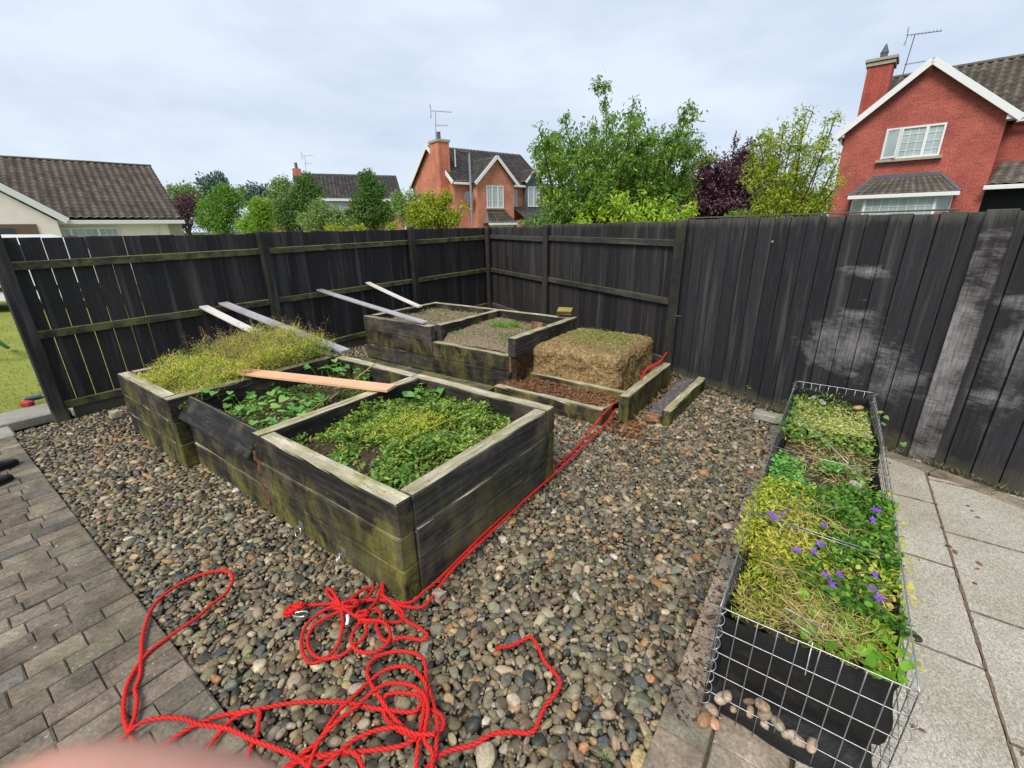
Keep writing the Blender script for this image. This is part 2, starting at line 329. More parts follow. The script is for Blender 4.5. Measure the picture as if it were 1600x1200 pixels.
M = {}
M['white'] = mat_plain('white_upvc', (.74, .75, .76), .45, .4, var=.06)
M['glass'] = mat_glass('window_glass', (.50, .60, .60))
M['glass_dark'] = mat_glass('dark_glass', (.03, .035, .04))
M['dark'] = mat_plain('dark_paint', (.02, .02, .022), .5)
M['concrete'] = mat_plain('concrete_grey', (.33, .31, .27), .9, .15, var=.3, nscale=14)
M['lead'] = mat_plain('lead_grey', (.12, .13, .15), .7, .3, var=.3)
M['galv'] = mat_plain('galvanised_wire', (.42, .43, .44), .38, .5, metal=.75, var=.3, nscale=60)
M['steel'] = mat_plain('bright_steel', (.6, .6, .6), .3, .5, metal=.9)
# ------------------------------------------------------------------ setting: ground, gravel, paths, lawn
def sheet(mb, pts, z):     # polygon sheet in garden coords
    mb.poly([W(a, b, z) for a, b in pts])
t = NT('far_ground', .95, .1); n = t.noise(t.pos(), .35, 5); t.color(t.ramp(n, [(.3, (.05, .08, .02)), (.7, (.09, .12, .035))])); mb = MB()
mb.grid(np.array([[[x, y, -.12] for y in (-600, -100, -20, 0, 20, 60, 200, 1200)] for x in (-900, -200, -50, 0, 50, 200, 900)], float)); struct('ground', mb, t.m)
# lawn beyond the left fence
t = NT('lawn_grass', .9, .15); n = t.noise(t.pos(), 1.2, 4); n2 = t.noise(t.pos(), 45, 5, .7); c = t.ramp(n2, [(.25, (.15, .18, .03)), (.6, (.26, .29, .06)), (.8, (.38, .37, .11))])
c = t.mix(1., c, t.ramp(n, [(.3, .8), (.7, 1.15)]), 'MULTIPLY'); t.color(c); t.bump(n2, .6, .02); M['lawn'] = t.m
mb = MB(); sheet(mb, [(-40, -14), (-5.3, -14), (-5.3, .5), (-4.72, .5), (-4.72, 30), (-40, 30)], -.035); struct('lawn', mb, M['lawn'])
rg = np.random.RandomState(5); n_ = 26000; aa = -5.35-9*rg.rand(n_)**1.6; bb = rg.uniform(-3.5, 8, n_); mb = MB(); th = rg.uniform(0, 6.28, n_); hh = rg.uniform(.02, .05, n_)
base_ = O_[None]+EX[None]*aa[:, None]+EY[None]*bb[:, None]; P0 = np.column_stack([base_, np.full(n_, -.037)]); dx = np.column_stack([np.cos(th), np.sin(th), 0*th])*.004; tip = P0+np.column_stack([np.cos(th*3)*.02, np.sin(th*3)*.02, hh])
V = np.stack([P0-dx, P0+dx, tip], 1).reshape(-1, 3); mb.add(V, np.arange(n_*3).reshape(-1, 3), rnd=np.repeat(rg.rand(n_), 3)); 
t = NT('lawn_blade', .8, .15); t.color(t.ramp(t.attr('rnd', 'Fac'), [(.1, (.17, .22, .04)), (.7, (.33, .36, .08)), (.95, (.50, .45, .17))])); tag(newobj('lawn_grass', mb, t.m), 'short mown grass of the lawn beyond the left fence', 'grass', kind='stuff')
# a road surface under the parked vehicle
# concrete step strip between lawn and brick path
t = NT('old_concrete', .9, .15); P = t.pos(); n = t.noise(P, 3, 6, .65); n2 = t.noise(P, 60, 4); c = t.ramp(n, [(.3, (.22, .21, .175)), (.7, (.40, .38, .33))]); c = t.mix(1., c, t.ramp(n2, [(.3, .75), (.7, 1.1)]), 'MULTIPLY'); t.color(c); t.bump(n2, .4, .003); M['oldconc'] = t.m
mb = MB()
for b0 in (-4.6, -3.5, -2.4, -1.35): mb.beam(W(-5.08, b0, -.03), W(-5.08, b0+1.03, -.03), .44, .1, bev=.012, seg=4, jit=.002)
for b0 in (-4.7, -3.2, -1.9): mb.beam(W(-4.66, b0, -.045), W(-4.66, b0+1.15, -.045), .34, .1, bev=.012, seg=4, jit=.002)
mb.beam(W(-4.98, -.3, -.02), W(-4.98, .6, -.02), .36, .12, bev=.02, seg=4, jit=.004)
struct('concrete_path', mb, M['oldconc'])
# dark earth bed under the pebbles
t = NT('gravel_base', .95, .1); n = t.noise(t.pos(), 45, 5, .7); t.color(t.ramp(n, [(.3, (.035, .028, .02)), (.7, (.11, .085, .055))])); mb = MB()
sheet(mb, [(-4.66, -.9), (1.35, -1.2), (1.35, 4.5), (-4.66, 7)], -.06); struct('gravel_bed_soil', mb, t.m)
# ---- pebbles (uncountable): one mesh
def ico(sub):
    import bmesh
    bm = bmesh.new(); bmesh.ops.create_icosphere(bm, subdivisions=sub, radius=1.); bm.verts.ensure_lookup_table()
    v = np.array([q.co[:] for q in bm.verts]); f = np.array([[q.index for q in x.verts] for x in bm.faces]); bm.free(); return v, f
ICO = {k: ico(k) for k in (1, 2, 3)}
WL = [np.array(q) for q in ((-4.67, 6.62), (-.03, 4.34), (2.74, 3.0), (4.2, 2.1))]
def wall_b(a):
    for p, q in zip(WL[:-1], WL[1:]):
        if a <= q[0]: return p[1] + (q[1]-p[1])*(a-p[0])/(q[0]-p[0])
    return WL[-1][1]
def in_gravel(a, b):
    if a < -4.62 or a > 1.2 or b < -.76 - .012*a*0 or b > wall_b(a)-.03: return False
    if -3.62 < a < -.03 and .03 < b < 1.40: return False
    if -3.9 < a < -1.3 and 2.76 < b < 4.2: return False
    if -1.3 < a < .02 and 3.0 < b < 4.4: return False
    return True
PEB_OLD = [((.13, .14, .12), 22), ((.085, .095, .095), 20), ((.19, .19, .165), 16), ((.24, .21, .155), 12), ((.055, .06, .065), 9), ((.30, .22, .13), 8), ((.33, .16, .07), 4), ((.34, .31, .25), 6), ((.20, .13, .085), 5), ((.15, .17, .13), 8), ((.27, .19, .16), 3), ((.46, .45, .41), 1.5)]
PEB = [((.195, .163, .10), 24), ((.12, .103, .068), 20), ((.25, .212, .14), 20), ((.32, .26, .165), 16), ((.06, .06, .053), 9), ((.38, .27, .14), 8), ((.36, .19, .085), 3), ((.42, .355, .25), 6), ((.22, .155, .095), 7), ((.18, .18, .125), 9), ((.12, .125, .12), 5), ((.50, .46, .38), .8)]
PC = np.array([p[0] for p in PEB]); PW = np.array([p[1] for p in PEB], float); PW /= PW.sum()
def pebbles(n_large, rlo, rhi, zc, grid, cell=.08, pack=.80):
    out = []
    a0, a1, b0, b1 = -4.62, 1.2, -.76, 6.5
    for _ in range(n_large):
        a = random.uniform(a0, a1); b = random.uniform(b0, b1)
        if not in_gravel(a, b): continue
        p = W(a, b); dist = math.hypot(p[0], p[1])
        if b > 2.0 and a < -1.4 and random.random() < .35: continue
        r = random.uniform(rlo, rhi); ka, kb = int(a//cell), int(b//cell); ok = True
        for i in (-1, 0, 1):
            for j in (-1, 0, 1):
                for (x, y, q) in grid.get((ka+i, kb+j), ()):
                    if (x-a)**2+(y-b)**2 < (pack*(r+q))**2: ok = False; break
                if not ok: break
            if not ok: break
        if not ok: continue
        grid.setdefault((ka, kb), []).append((a, b, r)); out.append((p[0], p[1], zc(r), r, dist))
    return out
gr = {}
pb = pebbles(12000, .022, .032, lambda r: -.030+random.uniform(-.004, .006), gr, .085, .80)
pb += pebbles(100000, .0145, .021, lambda r: -.027+random.uniform(-.006, .006), gr, .085, .76)
pb += pebbles(130000, .009, .0135, lambda r: -.026+random.uniform(-.008, .004), gr, .085, .70)
pb += [p for p in pebbles(160000, .0055, .0085, lambda r: -.022+random.uniform(-.012, .004), gr, .085, .66) if p[4] < 4.2]
gr2 = {}; pb += pebbles(30000, .016, .026, lambda r: -.047, gr2, .06, .9)
mb = MB(); rs = np.random.RandomState(3)
def pebble_into(mb, x, y, z, r, lod, flat=(.45, .75), col=None, lump=.19):
    v, f = ICO[lod]; v = v.copy()
    k = rs.normal(size=(3, 3)); ph = rs.uniform(0, 6, 3)
    v *= (1 + lump*sum(np.sin(v@k[i]*1.6+ph[i]) for i in range(3))/1.5)[:, None]
    # squarish flats
    v = np.sign(v)*np.abs(v)**rs.uniform(.72, 1.0)
    s = np.array([1.18, rs.uniform(.62, .95), rs.uniform(*flat)])*r
    v *= s; tz, tx, ty = rs.uniform(0, 6.28), rs.normal(0, .22), rs.normal(0, .22)
    R = np.array(Matrix.Rotation(tz, 3, 'Z') @ Matrix.Rotation(tx, 3, 'X') @ Matrix.Rotation(ty, 3, 'Y'))
    c = (PC[rs.choice(len(PC), p=PW)] if col is None else np.array(col))*rs.uniform(.6, 1.3)*(1+rs.uniform(-.06, .06, 3))
    mb.add(v@R.T+np.array([x, y, z]), f, col=c, rnd=rs.rand())
for (x, y, z, r, d) in pb: pebble_into(mb, x, y, z, r, 1 if r < .0088 else (3 if d < 2.2 and z > -.04 else (2 if d < 5.0 else 1)))
M['pebble'] = mat_attrcol('river_pebble', .5, .35, 30, .38, .35, .002, .86)
g = newobj('pebble_gravel', mb, M['pebble'], smooth=True); tag(g, 'mixed grey, brown and tan rounded pebbles covering the ground around the raised beds', 'gravel', kind='stuff')
print('pebbles', len(pb))
# ---- brick path on the left: block pavers
def pavers(name, regions, m, tone, ztop=0.0, along_b=True):
    mb = MB()
    for (a0, a1, b0, b1, wlo, whi, llo, lhi, along) in regions:
        a = a0 if along == 'b' else b0; lim = a1 if along == 'b' else b1
        while a < lim-.02:
            w = random.uniform(wlo, whi); w = min(w, lim-a)
            s = (b1 if along == 'b' else a0) - (0 if along == 'b' else 0); end = b0 if along == 'b' else a1; sgn = -1 if along == 'b' else 1
            off = True
            while (s-end)*sgn < -.01:
                l = random.uniform(llo, lhi); 
                if abs(end-s) < l: l = abs(end-s)
                if abs(end-s)-l < .05: l = abs(end-s)
                e = s + sgn*l; m0, m1 = min(s, e), max(s, e); g_ = .0018
                z = ztop + random.uniform(-.003, .002); c = np.array(random.choice(tone))*random.uniform(.8, 1.2)
                if along == 'b': x0, x1, y0, y1 = a+g_, a+w-g_, m0+g_, m1-g_
                else: x0, x1, y0, y1 = m0+g_, m1-g_, a+g_, a+w-g_
                bv = .005; tl = [random.uniform(-.003, .003) for _ in range(4)]; jj = lambda: random.uniform(-.0045, .0045)
                lo = [(x0, y0), (x1, y0), (x1, y1), (x0, y1)]; up = [(x0+bv, y0+bv), (x1-bv, y0+bv), (x1-bv, y1-bv), (x0+bv, y1-bv)]
                V = [W(p+0*jj(), q, z-.05) for p, q in lo] + [W(p, q, z-.006+tl[i]) for i, (p, q) in enumerate(lo)] + [W(p+jj(), q+jj(), z+tl[i]) for i, (p, q) in enumerate(up)]
                F = [[0, 1, 5, 4], [1, 2, 6, 5], [2, 3, 7, 6], [3, 0, 4, 7], [4, 5, 9, 8], [5, 6, 10, 9], [6, 7, 11, 10], [7, 4, 8, 11], [8, 9, 10, 11]]
                mb.add(V, F, col=c); s = e
            a += w
    return struct(name, mb, m)
t = NT('block_paver', .85, .2); c = t.attr('pc', 'Color'); P = t.pos(); n = t.noise(P, 7, 6, .7); n2 = t.noise(P, 70, 4, .7); n3 = t.noise(P, 2.2, 4)
c = t.mix(1., c, t.ramp(n, [(.3, .5), (.5, .95), (.7, 1.45)]), 'MULTIPLY'); c = t.mix(1., c, t.ramp(n2, [(.3, .6), (.7, 1.3)]), 'MULTIPLY')
c = t.mix(t.math('MULTIPLY', t.ramp(n3, [(.5, 0), (.7, 1)]), .22), c, (.12, .13, .06))
vo = t.n('ShaderNodeTexVoronoi'); vo.inputs['Scale'].default_value = 9; t.l(P, vo.inputs['Vector']); sp = t.ramp(vo.outputs['Distance'], [(0, 1), (.05, .8), (.075, 0)])
vo2 = t.n('ShaderNodeTexVoronoi'); vo2.inputs['Scale'].default_value = 31; t.l(P, vo2.inputs['Vector']); sp2 = t.ramp(vo2.outputs['Distance'], [(0, .8), (.10, .7), (.15, 0)])
msk = t.ramp(t.noise(P, 3, 2, .5, 0, off=(9, 9, 0)), [(.5, 0), (.56, 1)])
c = t.mix(t.math('MULTIPLY', t.math('MAXIMUM', sp, t.math('MULTIPLY', sp2, msk)), .75), c, (.42, .42, .38)); t.color(c); t.bump(n2, .5, .003); M['paver'] = t.m
tones = [(.165, .14, .108), (.185, .15, .112), (.15, .13, .10), (.205, .175, .13), (.16, .13, .098), (.135, .122, .105), (.20, .175, .125), (.175, .142, .108)]
mb = MB(); sheet(mb, [(-4.5, -4.5), (1.5, -4.5), (1.5, -.77), (-4.5, -.77)], -.012); sheet(mb, [(1.21, -.8), (1.5, -.8), (1.5, 3.4), (1.21, 3.4)], -.025); sheet(mb, [(1.5, 2.9), (3.3, 2.9), (3.3, 3.1), (1.5, 3.6)], -.03)
struct('joint_sand', mb, mat_soil('joint_sand', [(.3, (.07, .06, .042)), (.7, (.16, .135, .10))], 40, .004))
pavers('brick_path', [(-4.46, 1.2, -4.0, -.765, .085, .13, .12, .24, 'b')], M['paver'], tones)
pavers('brick_edging', [(1.205, 1.38, -.7, 3.3, .17, .18, .18, .26, 'b'), (1.385, 1.62, -.7, .42, .2, .24, .18, .28, 'b')], M['paver'], [(.29, .25, .19), (.33, .27, .21), (.24, .215, .17), (.32, .25, .19)], .004)
# exposed aggregate slabs
t = NT('aggregate_slab', .85, .2); P = t.pos(); vo = t.n('ShaderNodeTexVoronoi'); vo.inputs['Scale'].default_value = 190; t.l(P, vo.inputs['Vector']); bw = t.n('ShaderNodeRGBToBW'); t.l(vo.outputs['Color'], bw.inputs[0])
c = t.ramp(bw.outputs[0], [(.2, (.31, .29, .245)), (.45, (.40, .38, .33)), (.62, (.46, .44, .39)), (.85, (.57, .55, .50))]); n3 = t.noise(P, 1.6, 5)
c = t.mix(1., c, t.ramp(n3, [(.3, (.78, .75, .68)), (.65, (1.06, 1.06, 1.04))]), 'MULTIPLY'); d = t.noise(P, 2.6, 5, .7, 0, off=(3, 3, 3)); c = t.mix(t.ramp(d, [(.6, 0), (.75, .5)]), c, (.16, .12, .075))
t.color(c); t.bump(bw.outputs[0], .4, .003); M['slab'] = t.m
mb = MB()
def slab(a0, a1, b0, b1):
    c = W((a0+a1)/2, (b0+b1)/2, -.022+random.uniform(-.001, .001)); mb.box(c, (a1-a0-.007, b1-b0-.007, .05), (ax3, by3, Z3), bev=.003)
for k in range(-3, 4): slab(1.63 if k < 0 else 1.45, 2.24, .42+.7*k if k else .42, .42+.7*(k+1))
for k in range(-3, 4): slab(2.24, 2.96, .80+.7*k-.01, .80+.7*(k+1)-.01) if .80+.7*(k+1) < 3.0 else slab(2.24, 2.75, .79+.7*k, 2.95)
for k in range(-3, 3): slab(2.96, 3.68, .45+.7*k, .45+.7*(k+1)); slab(3.68, 4.4, .1+.7*k, .1+.7*(k+1)); slab(4.4, 5.1, -.25+.7*k, -.25+.7*(k+1))
struct('patio', mb, M['slab'])
mb = MB(); sheet(mb, [(1.4, -2), (6.0, -2), (6.0, 1.3), (2.8, 2.9), (1.4, 3.6)], -.04); struct('patio_joint', mb, mat_soil('joint_soil', [(.3, (.07, .05, .032)), (.7, (.18, .13, .085))], 50, .004))
mb = MB()
def seam(p, q, w=.009):
    p = np.array(p); q = np.array(q); n = max(4, int(np.linalg.norm(q-p)/.03)); d = (q-p)/np.linalg.norm(q-p); s_ = np.array([-d[1], d[0]]); R_ = np.zeros((n+1, 2, 3))
    for i in range(n+1):
        c = p+(q-p)*i/n + s_*random.uniform(-.002, .002); ww = w*random.uniform(.4, 1.3)*.5; R_[i, 0] = W(*(c-s_*ww), .0065); R_[i, 1] = W(*(c+s_*ww), .0065)
    mb.grid(R_, rnd=random.random())
seam((2.24, -1.2), (2.24, 3.1), .013); seam((2.96, -1.2), (2.96, 2.8), .01)
for b in (-.28, .42, 1.12, 1.82, 2.52): seam((1.46, b), (2.24, b), .008)
for b in (.09, .79, 1.49, 2.19, 2.89): seam((2.24, b), (2.96, b), .008)
for b in (-.25, .45, 1.15, 1.85, 2.55): seam((2.96, b), (3.66, b), .008)
struct('patio_joint_dirt', mb, mat_soil('joint_dirt', [(.3, (.10, .07, .045)), (.7, (.24, .18, .12))], 60, .003))
# brown edging blocks along the foot of the right fence
mb = MB(); q0 = np.array([1.5, wall_b(1.5)]); q1 = np.array([4.2, wall_b(4.2)+.0]); dd = (q1-q0); Ln = np.linalg.norm(dd); dd /= Ln; nn = np.array([dd[1], -dd[0]])
s = 0
while s < Ln:
    l = random.uniform(.26, .34); p = q0+dd*(s+.004)+nn*.10; q = q0+dd*(s+l-.004)+nn*.10
    mb.beam(W(*p, -.018), W(*q, -.018), .12, .06, bev=.006, seg=2, jit=.002, col=np.array(random.choice(tones))*1.25); s += l
struct('edging_blocks', mb, M['paver'])
# ------------------------------------------------------------------ fences
def vec3(ab, z=0): return W(ab[0], ab[1], z)
S_OUT = [(np.array(G(1345, 530)[:2]), 0, 1, 1, 0, 0)]
M['fence'] = mat_fence('black_stained_fence', mossy=0.)
M['rail'] = mat_fence('mossy_black_rail', mossy=.95, base=(.022, .02, .018), hi=(.08, .075, .06))
M['post'] = mat_fence('fence_post_wood', mossy=.12)
M['rail2'] = mat_fence('grey_black_rail', mossy=.22, base=(.03, .03, .032), hi=(.11, .11, .115))
def fence_bay(th, p, q, out, boards, z0, ztop, bw=.15, gap=.002, thick=.018, m=None, gaps=None, name='board_panel'):
    """boards between ab points p and q, out = unit ab vector to the far side"""
    mb = MB(); p = np.array(p); q = np.array(q); Ln = np.linalg.norm(q-p); d = (q-p)/Ln; n = max(1, round(Ln/bw)); w = Ln/n
    for i in range(n):
        gp = gap if gaps is None else gaps[min(i, len(gaps)-1)]
        c = p + d*(i+.5)*w + out*(thick/2 + random.uniform(0, .003)); lean = random.uniform(-.0035, .0035)
        zt = ztop + random.uniform(-.009, .007); u3 = ax3*out[0]+by3*out[1]
        mb.beam(vec3(c, z0+random.uniform(-.01, .01)), vec3(c+d*lean, zt), w-gp, thick, up=u3, bev=.002, seg=3, jit=.0006)
    return newobj(name, mb, m or M['fence'], th)
def rail(th, p, q, z, w=.045, h=.075, m=None, inn=None):
    mb = MB(); p = np.array(p)+inn*w/2; q = np.array(q)+inn*w/2; mb.beam(vec3(p, z[0]-h/2), vec3(q, z[1]-h/2), w, h, bev=.004, seg=8, jit=.0012); return newobj('rail', mb, m or M['rail'], th)
def post(th, p, zt, w=.095, lean=(0, 0), m=None, h0=-.05):
    mb = MB(); mb.beam(vec3(p, h0), vec3((p[0]+lean[0], p[1]+lean[1]), zt), w, w, up=ax3, bev=.008, seg=6, jit=.0015); return newobj('post', mb, m or M['post'], th)
fl = thing('timber_fence', W(-4.67, 3, 0), 'black stained board fence on the left with mossy rails, running back to the corner', 'fence')
outl = np.array([-1., 0]); inl = -outl; pb_ = [-.40, 1.90, 4.42, 6.62]
for i in range(3):
    gaps = [.006, .0075, .007, .0055, .0075, .0065, .004, .0015, .001, .001] if i == 0 else None
    fence_bay(fl, (-4.69, pb_[i]), (-4.69, pb_[i+1]), outl, 1, .14, 1.72+.012*i, gaps=gaps, gap=.0015)
    for z0, z1 in ((1.515+.02*i, 1.535+.025*i), (.875+.015*i, .885+.02*i), (.155+.01*i, .165+.01*i)): rail(fl, (-4.69, pb_[i]+.03), (-4.69, pb_[i+1]-.03), (z0, z1), inn=inl)
post(fl, (-4.63, -.41), 1.78, .11, (0.0, .0), m=M['fence'])
post(fl, (-4.62, 1.90), 1.75, .10, (0, .0)); post(fl, (-4.62, 4.42), 1.78, .09); post(fl, (-4.60, 6.50), 1.76, .09)
mb = MB(); mb.beam(W(-4.68, -.3, .03), W(-4.68, 6.5, .06), .04, .16, bev=.004, seg=10, jit=.002); newobj('gravel_board', mb, M['fence'], fl)
# back fence
A0 = np.array((-4.67, 6.62)); A1 = np.array((-.06, 4.36)); dA = (A1-A0)/np.linalg.norm(A1-A0); outA = np.array([-dA[1], dA[0]]); 
if outA[1] < 0: outA = -outA
fb = thing('timber_fence', vec3((A0+A1)/2), 'black board fence across the back, between the far corner and the tall smooth-faced boards', 'fence')
mid = A0 + (A1-A0)*.457
for p, q, zt in ((A0, mid, 1.75), (mid, A1, 1.775)):
    fence_bay(fb, p, q, outA, 1, .1, zt)
    for z in (1.60, .93, .2): rail(fb, p+dA*.03, q-dA*.03, (z, z-.02), m=M['rail2'], inn=-outA)
post(fb, mid-outA*.06, 1.78, .09); post(fb, A1-outA*.02+dA*.0, 1.80, .12)
mb = MB(); mb.beam(vec3(A0-outA*.02, .03), vec3(A1-outA*.02, .0), .04, .16, bev=.004, seg=10, jit=.002); newobj('gravel_board', mb, M['fence'], fb)
# right fence: boards on our side
B0 = A1+dA*.03; B1 = np.array((2.74, 3.0)); B2 = np.array((4.5, 2.12)); dB = (B1-B0)/np.linalg.norm(B1-B0); inB = np.array([dB[1], -dB[0]])
def wallpt(px, py):
    d = ray(px, py); q = W(*B0); n = np.array([*(EX*inB[0]+EY*inB[1]), 0]); t_ = ((q-C0)@n)/(d@n); return C0+d*t_
sc_list = []
for (px, py, rx, rz, thr, amt) in ((1352, 425, .17, .05, .25, .8), (1318, 540, .32, .28, .35, .7), (1405, 590, .26, .26, .50, .55), (1345, 490, .14, .035, .3, .5), (1575, 570, .20, .6, .62, .45), (1590, 470, .16, .06, .35, .6), (1550, 620, .16, .10, .4, .45)):
    p = wallpt(px, py); sc_list.append(((p[0], p[1]), p[2], rx, rz, thr, amt))
M['fence_r'] = mat_fence('black_board_wall', scuffs=sc_list, base=(.0150, .0165, .0205), hi=(.050, .052, .060), var=.25)
wp = wallpt(1470, 560); M['wornpost'] = mat_fence('worn_black_cover_board', scuffs=[((wp[0], wp[1]), .75, .3, .85, .30, .85)])
fr = thing('timber_fence', vec3((B0+B1)/2), 'tall black close-board fence on the right with pale scuff marks beside the wire planter', 'fence')
fence_bay(fr, B0-dB*.03, B0+dB*3.55, -inB, 1, -.02, 1.80, bw=.148, gap=.009, thick=.022, m=M['fence_r'])
fence_bay(fr, B0+dB*3.54, B0+dB*6.9, -inB*1.0, 1, -.02, 1.80, bw=.17, gap=.011, thick=.022, m=M['fence_r'])
mb = MB(); mb.beam(vec3(B0-dB*.02-inB*.034, .90), vec3(B0+dB*6.9-inB*.034, .90), .012, 1.78, bev=.002, seg=6); newobj('added_gap_sheet', mb, M['dark'], fr)  # black sheet added behind the boards to keep the gaps dark
mb = MB(); ab = AB(wallpt(1492, 560)); pc_ = B0+dB*((np.array(ab)-B0)@dB); mb.beam(vec3(pc_+inB*.018, -.02), vec3(pc_+inB*.018, 1.81), .15, .03, up=ax3*inB[0]+by3*inB[1], bev=.003, seg=6, jit=.001)
newobj('cover_board', mb, M['wornpost'], fr)
mb = MB()
mb.beam(vec3(B0+dB*.02-inB*.01, 1.812), vec3(B0+dB*2.3-inB*.01, 1.817), .03, .012, bev=.002, seg=8, jit=.001); newobj('top_strip', mb, M['rail2'], fr)
mb = MB(); p = vec3(B0+dB*.05+inB*.015); mb.beam(p+[0, 0, .2], p+[0, 0, 1.79], .05, .03, bev=.006, seg=6, jit=.003); newobj('split_batten', mb, mat_fence('weathered_batten', base=(.06, .055, .05), hi=(.25, .23, .2)), fr)
# wire loop tying the batten
mb = MB(); c = vec3(B0+dB*.05+inB*.02, .72); mb.tube([c+ax3*.05*math.cos(a)+by3*.05*math.sin(a)+[0, 0, -.012*math.sin(a)] for a in np.linspace(0, 6.28, 24)], .0025, 6); tag(newobj('wire_tie', mb, M['galv']), 'thin silver wire loop around the split batten at the end of the tall fence', 'wire')
# gate bolt plate hint
mb = MB(); p = wallpt(1207, 378); mb.lathe([(.012, 0), (.012, .004), (.006, .006)], p, 12, axes=[ax3*dB[0]+by3*dB[1], Z3, ax3*inB[0]+by3*inB[1]]); newobj('bolt_head', mb, M['steel'], fr)
# ------------------------------------------------------------------ raised beds of sleepers
M['sl'] = mat_sleeper('weathered_sleeper')
M['sl_black'] = mat_sleeper('black_sleeper', dark=(.022, .021, .021), green=.35, topc=((.06, .06, .05), (.14, .13, .11)))
M['sl_pale'] = mat_sleeper('grey_black_sleeper', dark=(.045, .044, .045), green=.30)
M['rot'] = mat_soil('rotten_wood', [(.25, (.04, .024, .014)), (.5, (.13, .07, .04)), (.72, (.28, .16, .09))], 30, .012)
M['rotd'] = mat_soil('blackened_rotten_wood', [(.25, (.012, .010, .008)), (.55, (.06, .035, .022)), (.75, (.16, .09, .05))], 24, .012)
M['raw'] = mat_plain('raw_split_wood', (.36, .2, .11), .85, .15, var=.5, nscale=30)
M['galvs'] = M['steel']
def sleeper(parent, a0, b0, a1, b1, z0, z1, w=.1, m=None, jit=.0022, nm='sleeper', bev=.007):
    mb = MB(); h = z1-z0-.004; mb.beam(W(a0, b0, (z0+z1)/2), W(a1, b1, (z0+z1)/2), w, h, bev=bev, seg=max(3, int(math.hypot(a1-a0, b1-b0)/.12)), jit=jit)
    return newobj(nm, mb, m or M['sl'], parent)
Z = [-.02, .18, .37, .56]
bA = thing('raised_bed', W(-1.8, .7, 0), 'long raised bed of three boxes built from mossy black sleepers, nearest the camera', 'raised bed', 'sleeper raised beds')
# box 1 (nearest)
for k in range(3):
    o = .0 if k != 1 else .004
    sleeper(bA, -1.36+(.10 if k == 2 else 0), .05-o, 0.0, .05-o, Z[k], Z[k+1], m=M['sl'])
    sleeper(bA, -.05+o+.002, .102, -.05+o+.002, 1.322, Z[k], Z[k+1], m=M['sl_pale'])
    sleeper(bA, (-1.36, -1.36, -1.36)[k], 1.375, 0.004, 1.375, Z[k], Z[k+1])
sleeper(bA, -1.31, .0, -1.31, 1.325, Z[2], Z[3]+.003); sleeper(bA, -1.31, .102, -1.31, 1.325, Z[1], Z[2]); sleeper(bA, -1.31, .102, -1.31, 1.325, Z[0], Z[1])
# box 2: two courses and the end of the rotten joint
for k in range(2): sleeper(bA, -2.465, .06, -1.365, .05, Z[k], Z[k+1]-.004)
for k in range(3): sleeper(bA, -2.46, 1.375, -1.365, 1.375, Z[k], Z[k+1]-.004)
sleeper(bA, -2.52, -.085, -2.52, 1.322, Z[2], Z[3]); sleeper(bA, -2.52, -.08, -2.52, 1.322, Z[1], Z[2]); sleeper(bA, -2.52, -.08, -2.52, 1.322, Z[0], Z[1])
# box 3
for k in range(3):
    sleeper(bA, -3.66, -.035, -2.575, -.035, Z[k], Z[k+1], m=M['sl']); sleeper(bA, -3.61, .017, -3.61, 1.322, Z[k], Z[k+1]); sleeper(bA, -3.66, 1.375, -2.465, 1.375, Z[k], Z[k+1])
def roughblock(parent, name, c, sz, axes, m, amp=.012, n=8, sc=14):
    import bmesh
    from mathutils import noise
    bm = bmesh.new(); bmesh.ops.create_cube(bm, size=1); bmesh.ops.subdivide_edges(bm, edges=bm.edges[:], cuts=n, use_grid_fill=True)
    V = []; A = np.array(axes)
    for v in bm.verts:
        p = np.array(v.co[:]); q = np.array(c)+(p*np.array(sz))@A; k = noise.noise_vector(Vector(q*sc)); V.append(q+np.array(k[:])*amp)
    bm.verts.ensure_lookup_table(); F = [[x.index for x in f.verts] for f in bm.faces]; bm.free()
    mb = MB(); mb.add(V, F); return newobj(name, mb, m, parent)
roughblock(bA, 'rotten_end', W(-1.335, .012, .19), (.07, .03, .36), (ax3, by3, Z3), M['rot'], .010, 8, 25)
roughblock(bA, 'rotten_end', W(-1.385, .02, .40), (.05, .06, .07), (ax3, by3, Z3), M['raw'], .008, 4, 25)
# two ring plates on the front face
def ringplate(parent, a, z, tilt):
    mb = MB(); mb.box(W(a, -.004, z), (.045, .004, .05), (ax3, by3, Z3), bev=.001); pl = newobj('eye_plate', mb, M['galv'], parent)
    mb = MB(); c = W(a, -.012, z-.006); mb.tube([c+by3*(-.014*math.sin(t))+Z3*.012*math.cos(t) for t in np.linspace(0, math.pi, 10)], .0035, 6); newobj('staple', mb, M['galv'], pl)
    mb = MB(); c = W(a-.006+tilt*.01, -.03, z-.032); u = Z3*.9+by3*.35; u /= np.linalg.norm(u); v = ax3*(.9)+by3*tilt*.3; v /= np.linalg.norm(v)
    mb.tube([c+u*.03*math.cos(t)+v*.027*math.sin(t) for t in np.linspace(0, 2*math.pi, 25)[:-1]], .0036, 8, closed=True); newobj('ring', mb, M['steel'], pl, smooth=True)
ringplate(bA, -.93, .055, .2); ringplate(bA, -.50, .06, -1.6)
# tilted board over box 2
ts = MB(); pA = W(-2.40, .085, .475); pB = W(-1.38, .06, .455); upv = by3*.62+Z3*.78
upv = -by3*.60+Z3*.80; ts.beam(W(-2.462, .034, .460), W(-1.365, .034, .448), .185, .075, up=-by3*.786+Z3*.618, bev=.006, seg=8, jit=.002)
t_ = newobj('loose_sleeper', ts, M['sl_black']); tag(t_, 'black sleeper tipped over outwards on the middle box of the nearest raised bed', 'sleeper')
mb = MB()
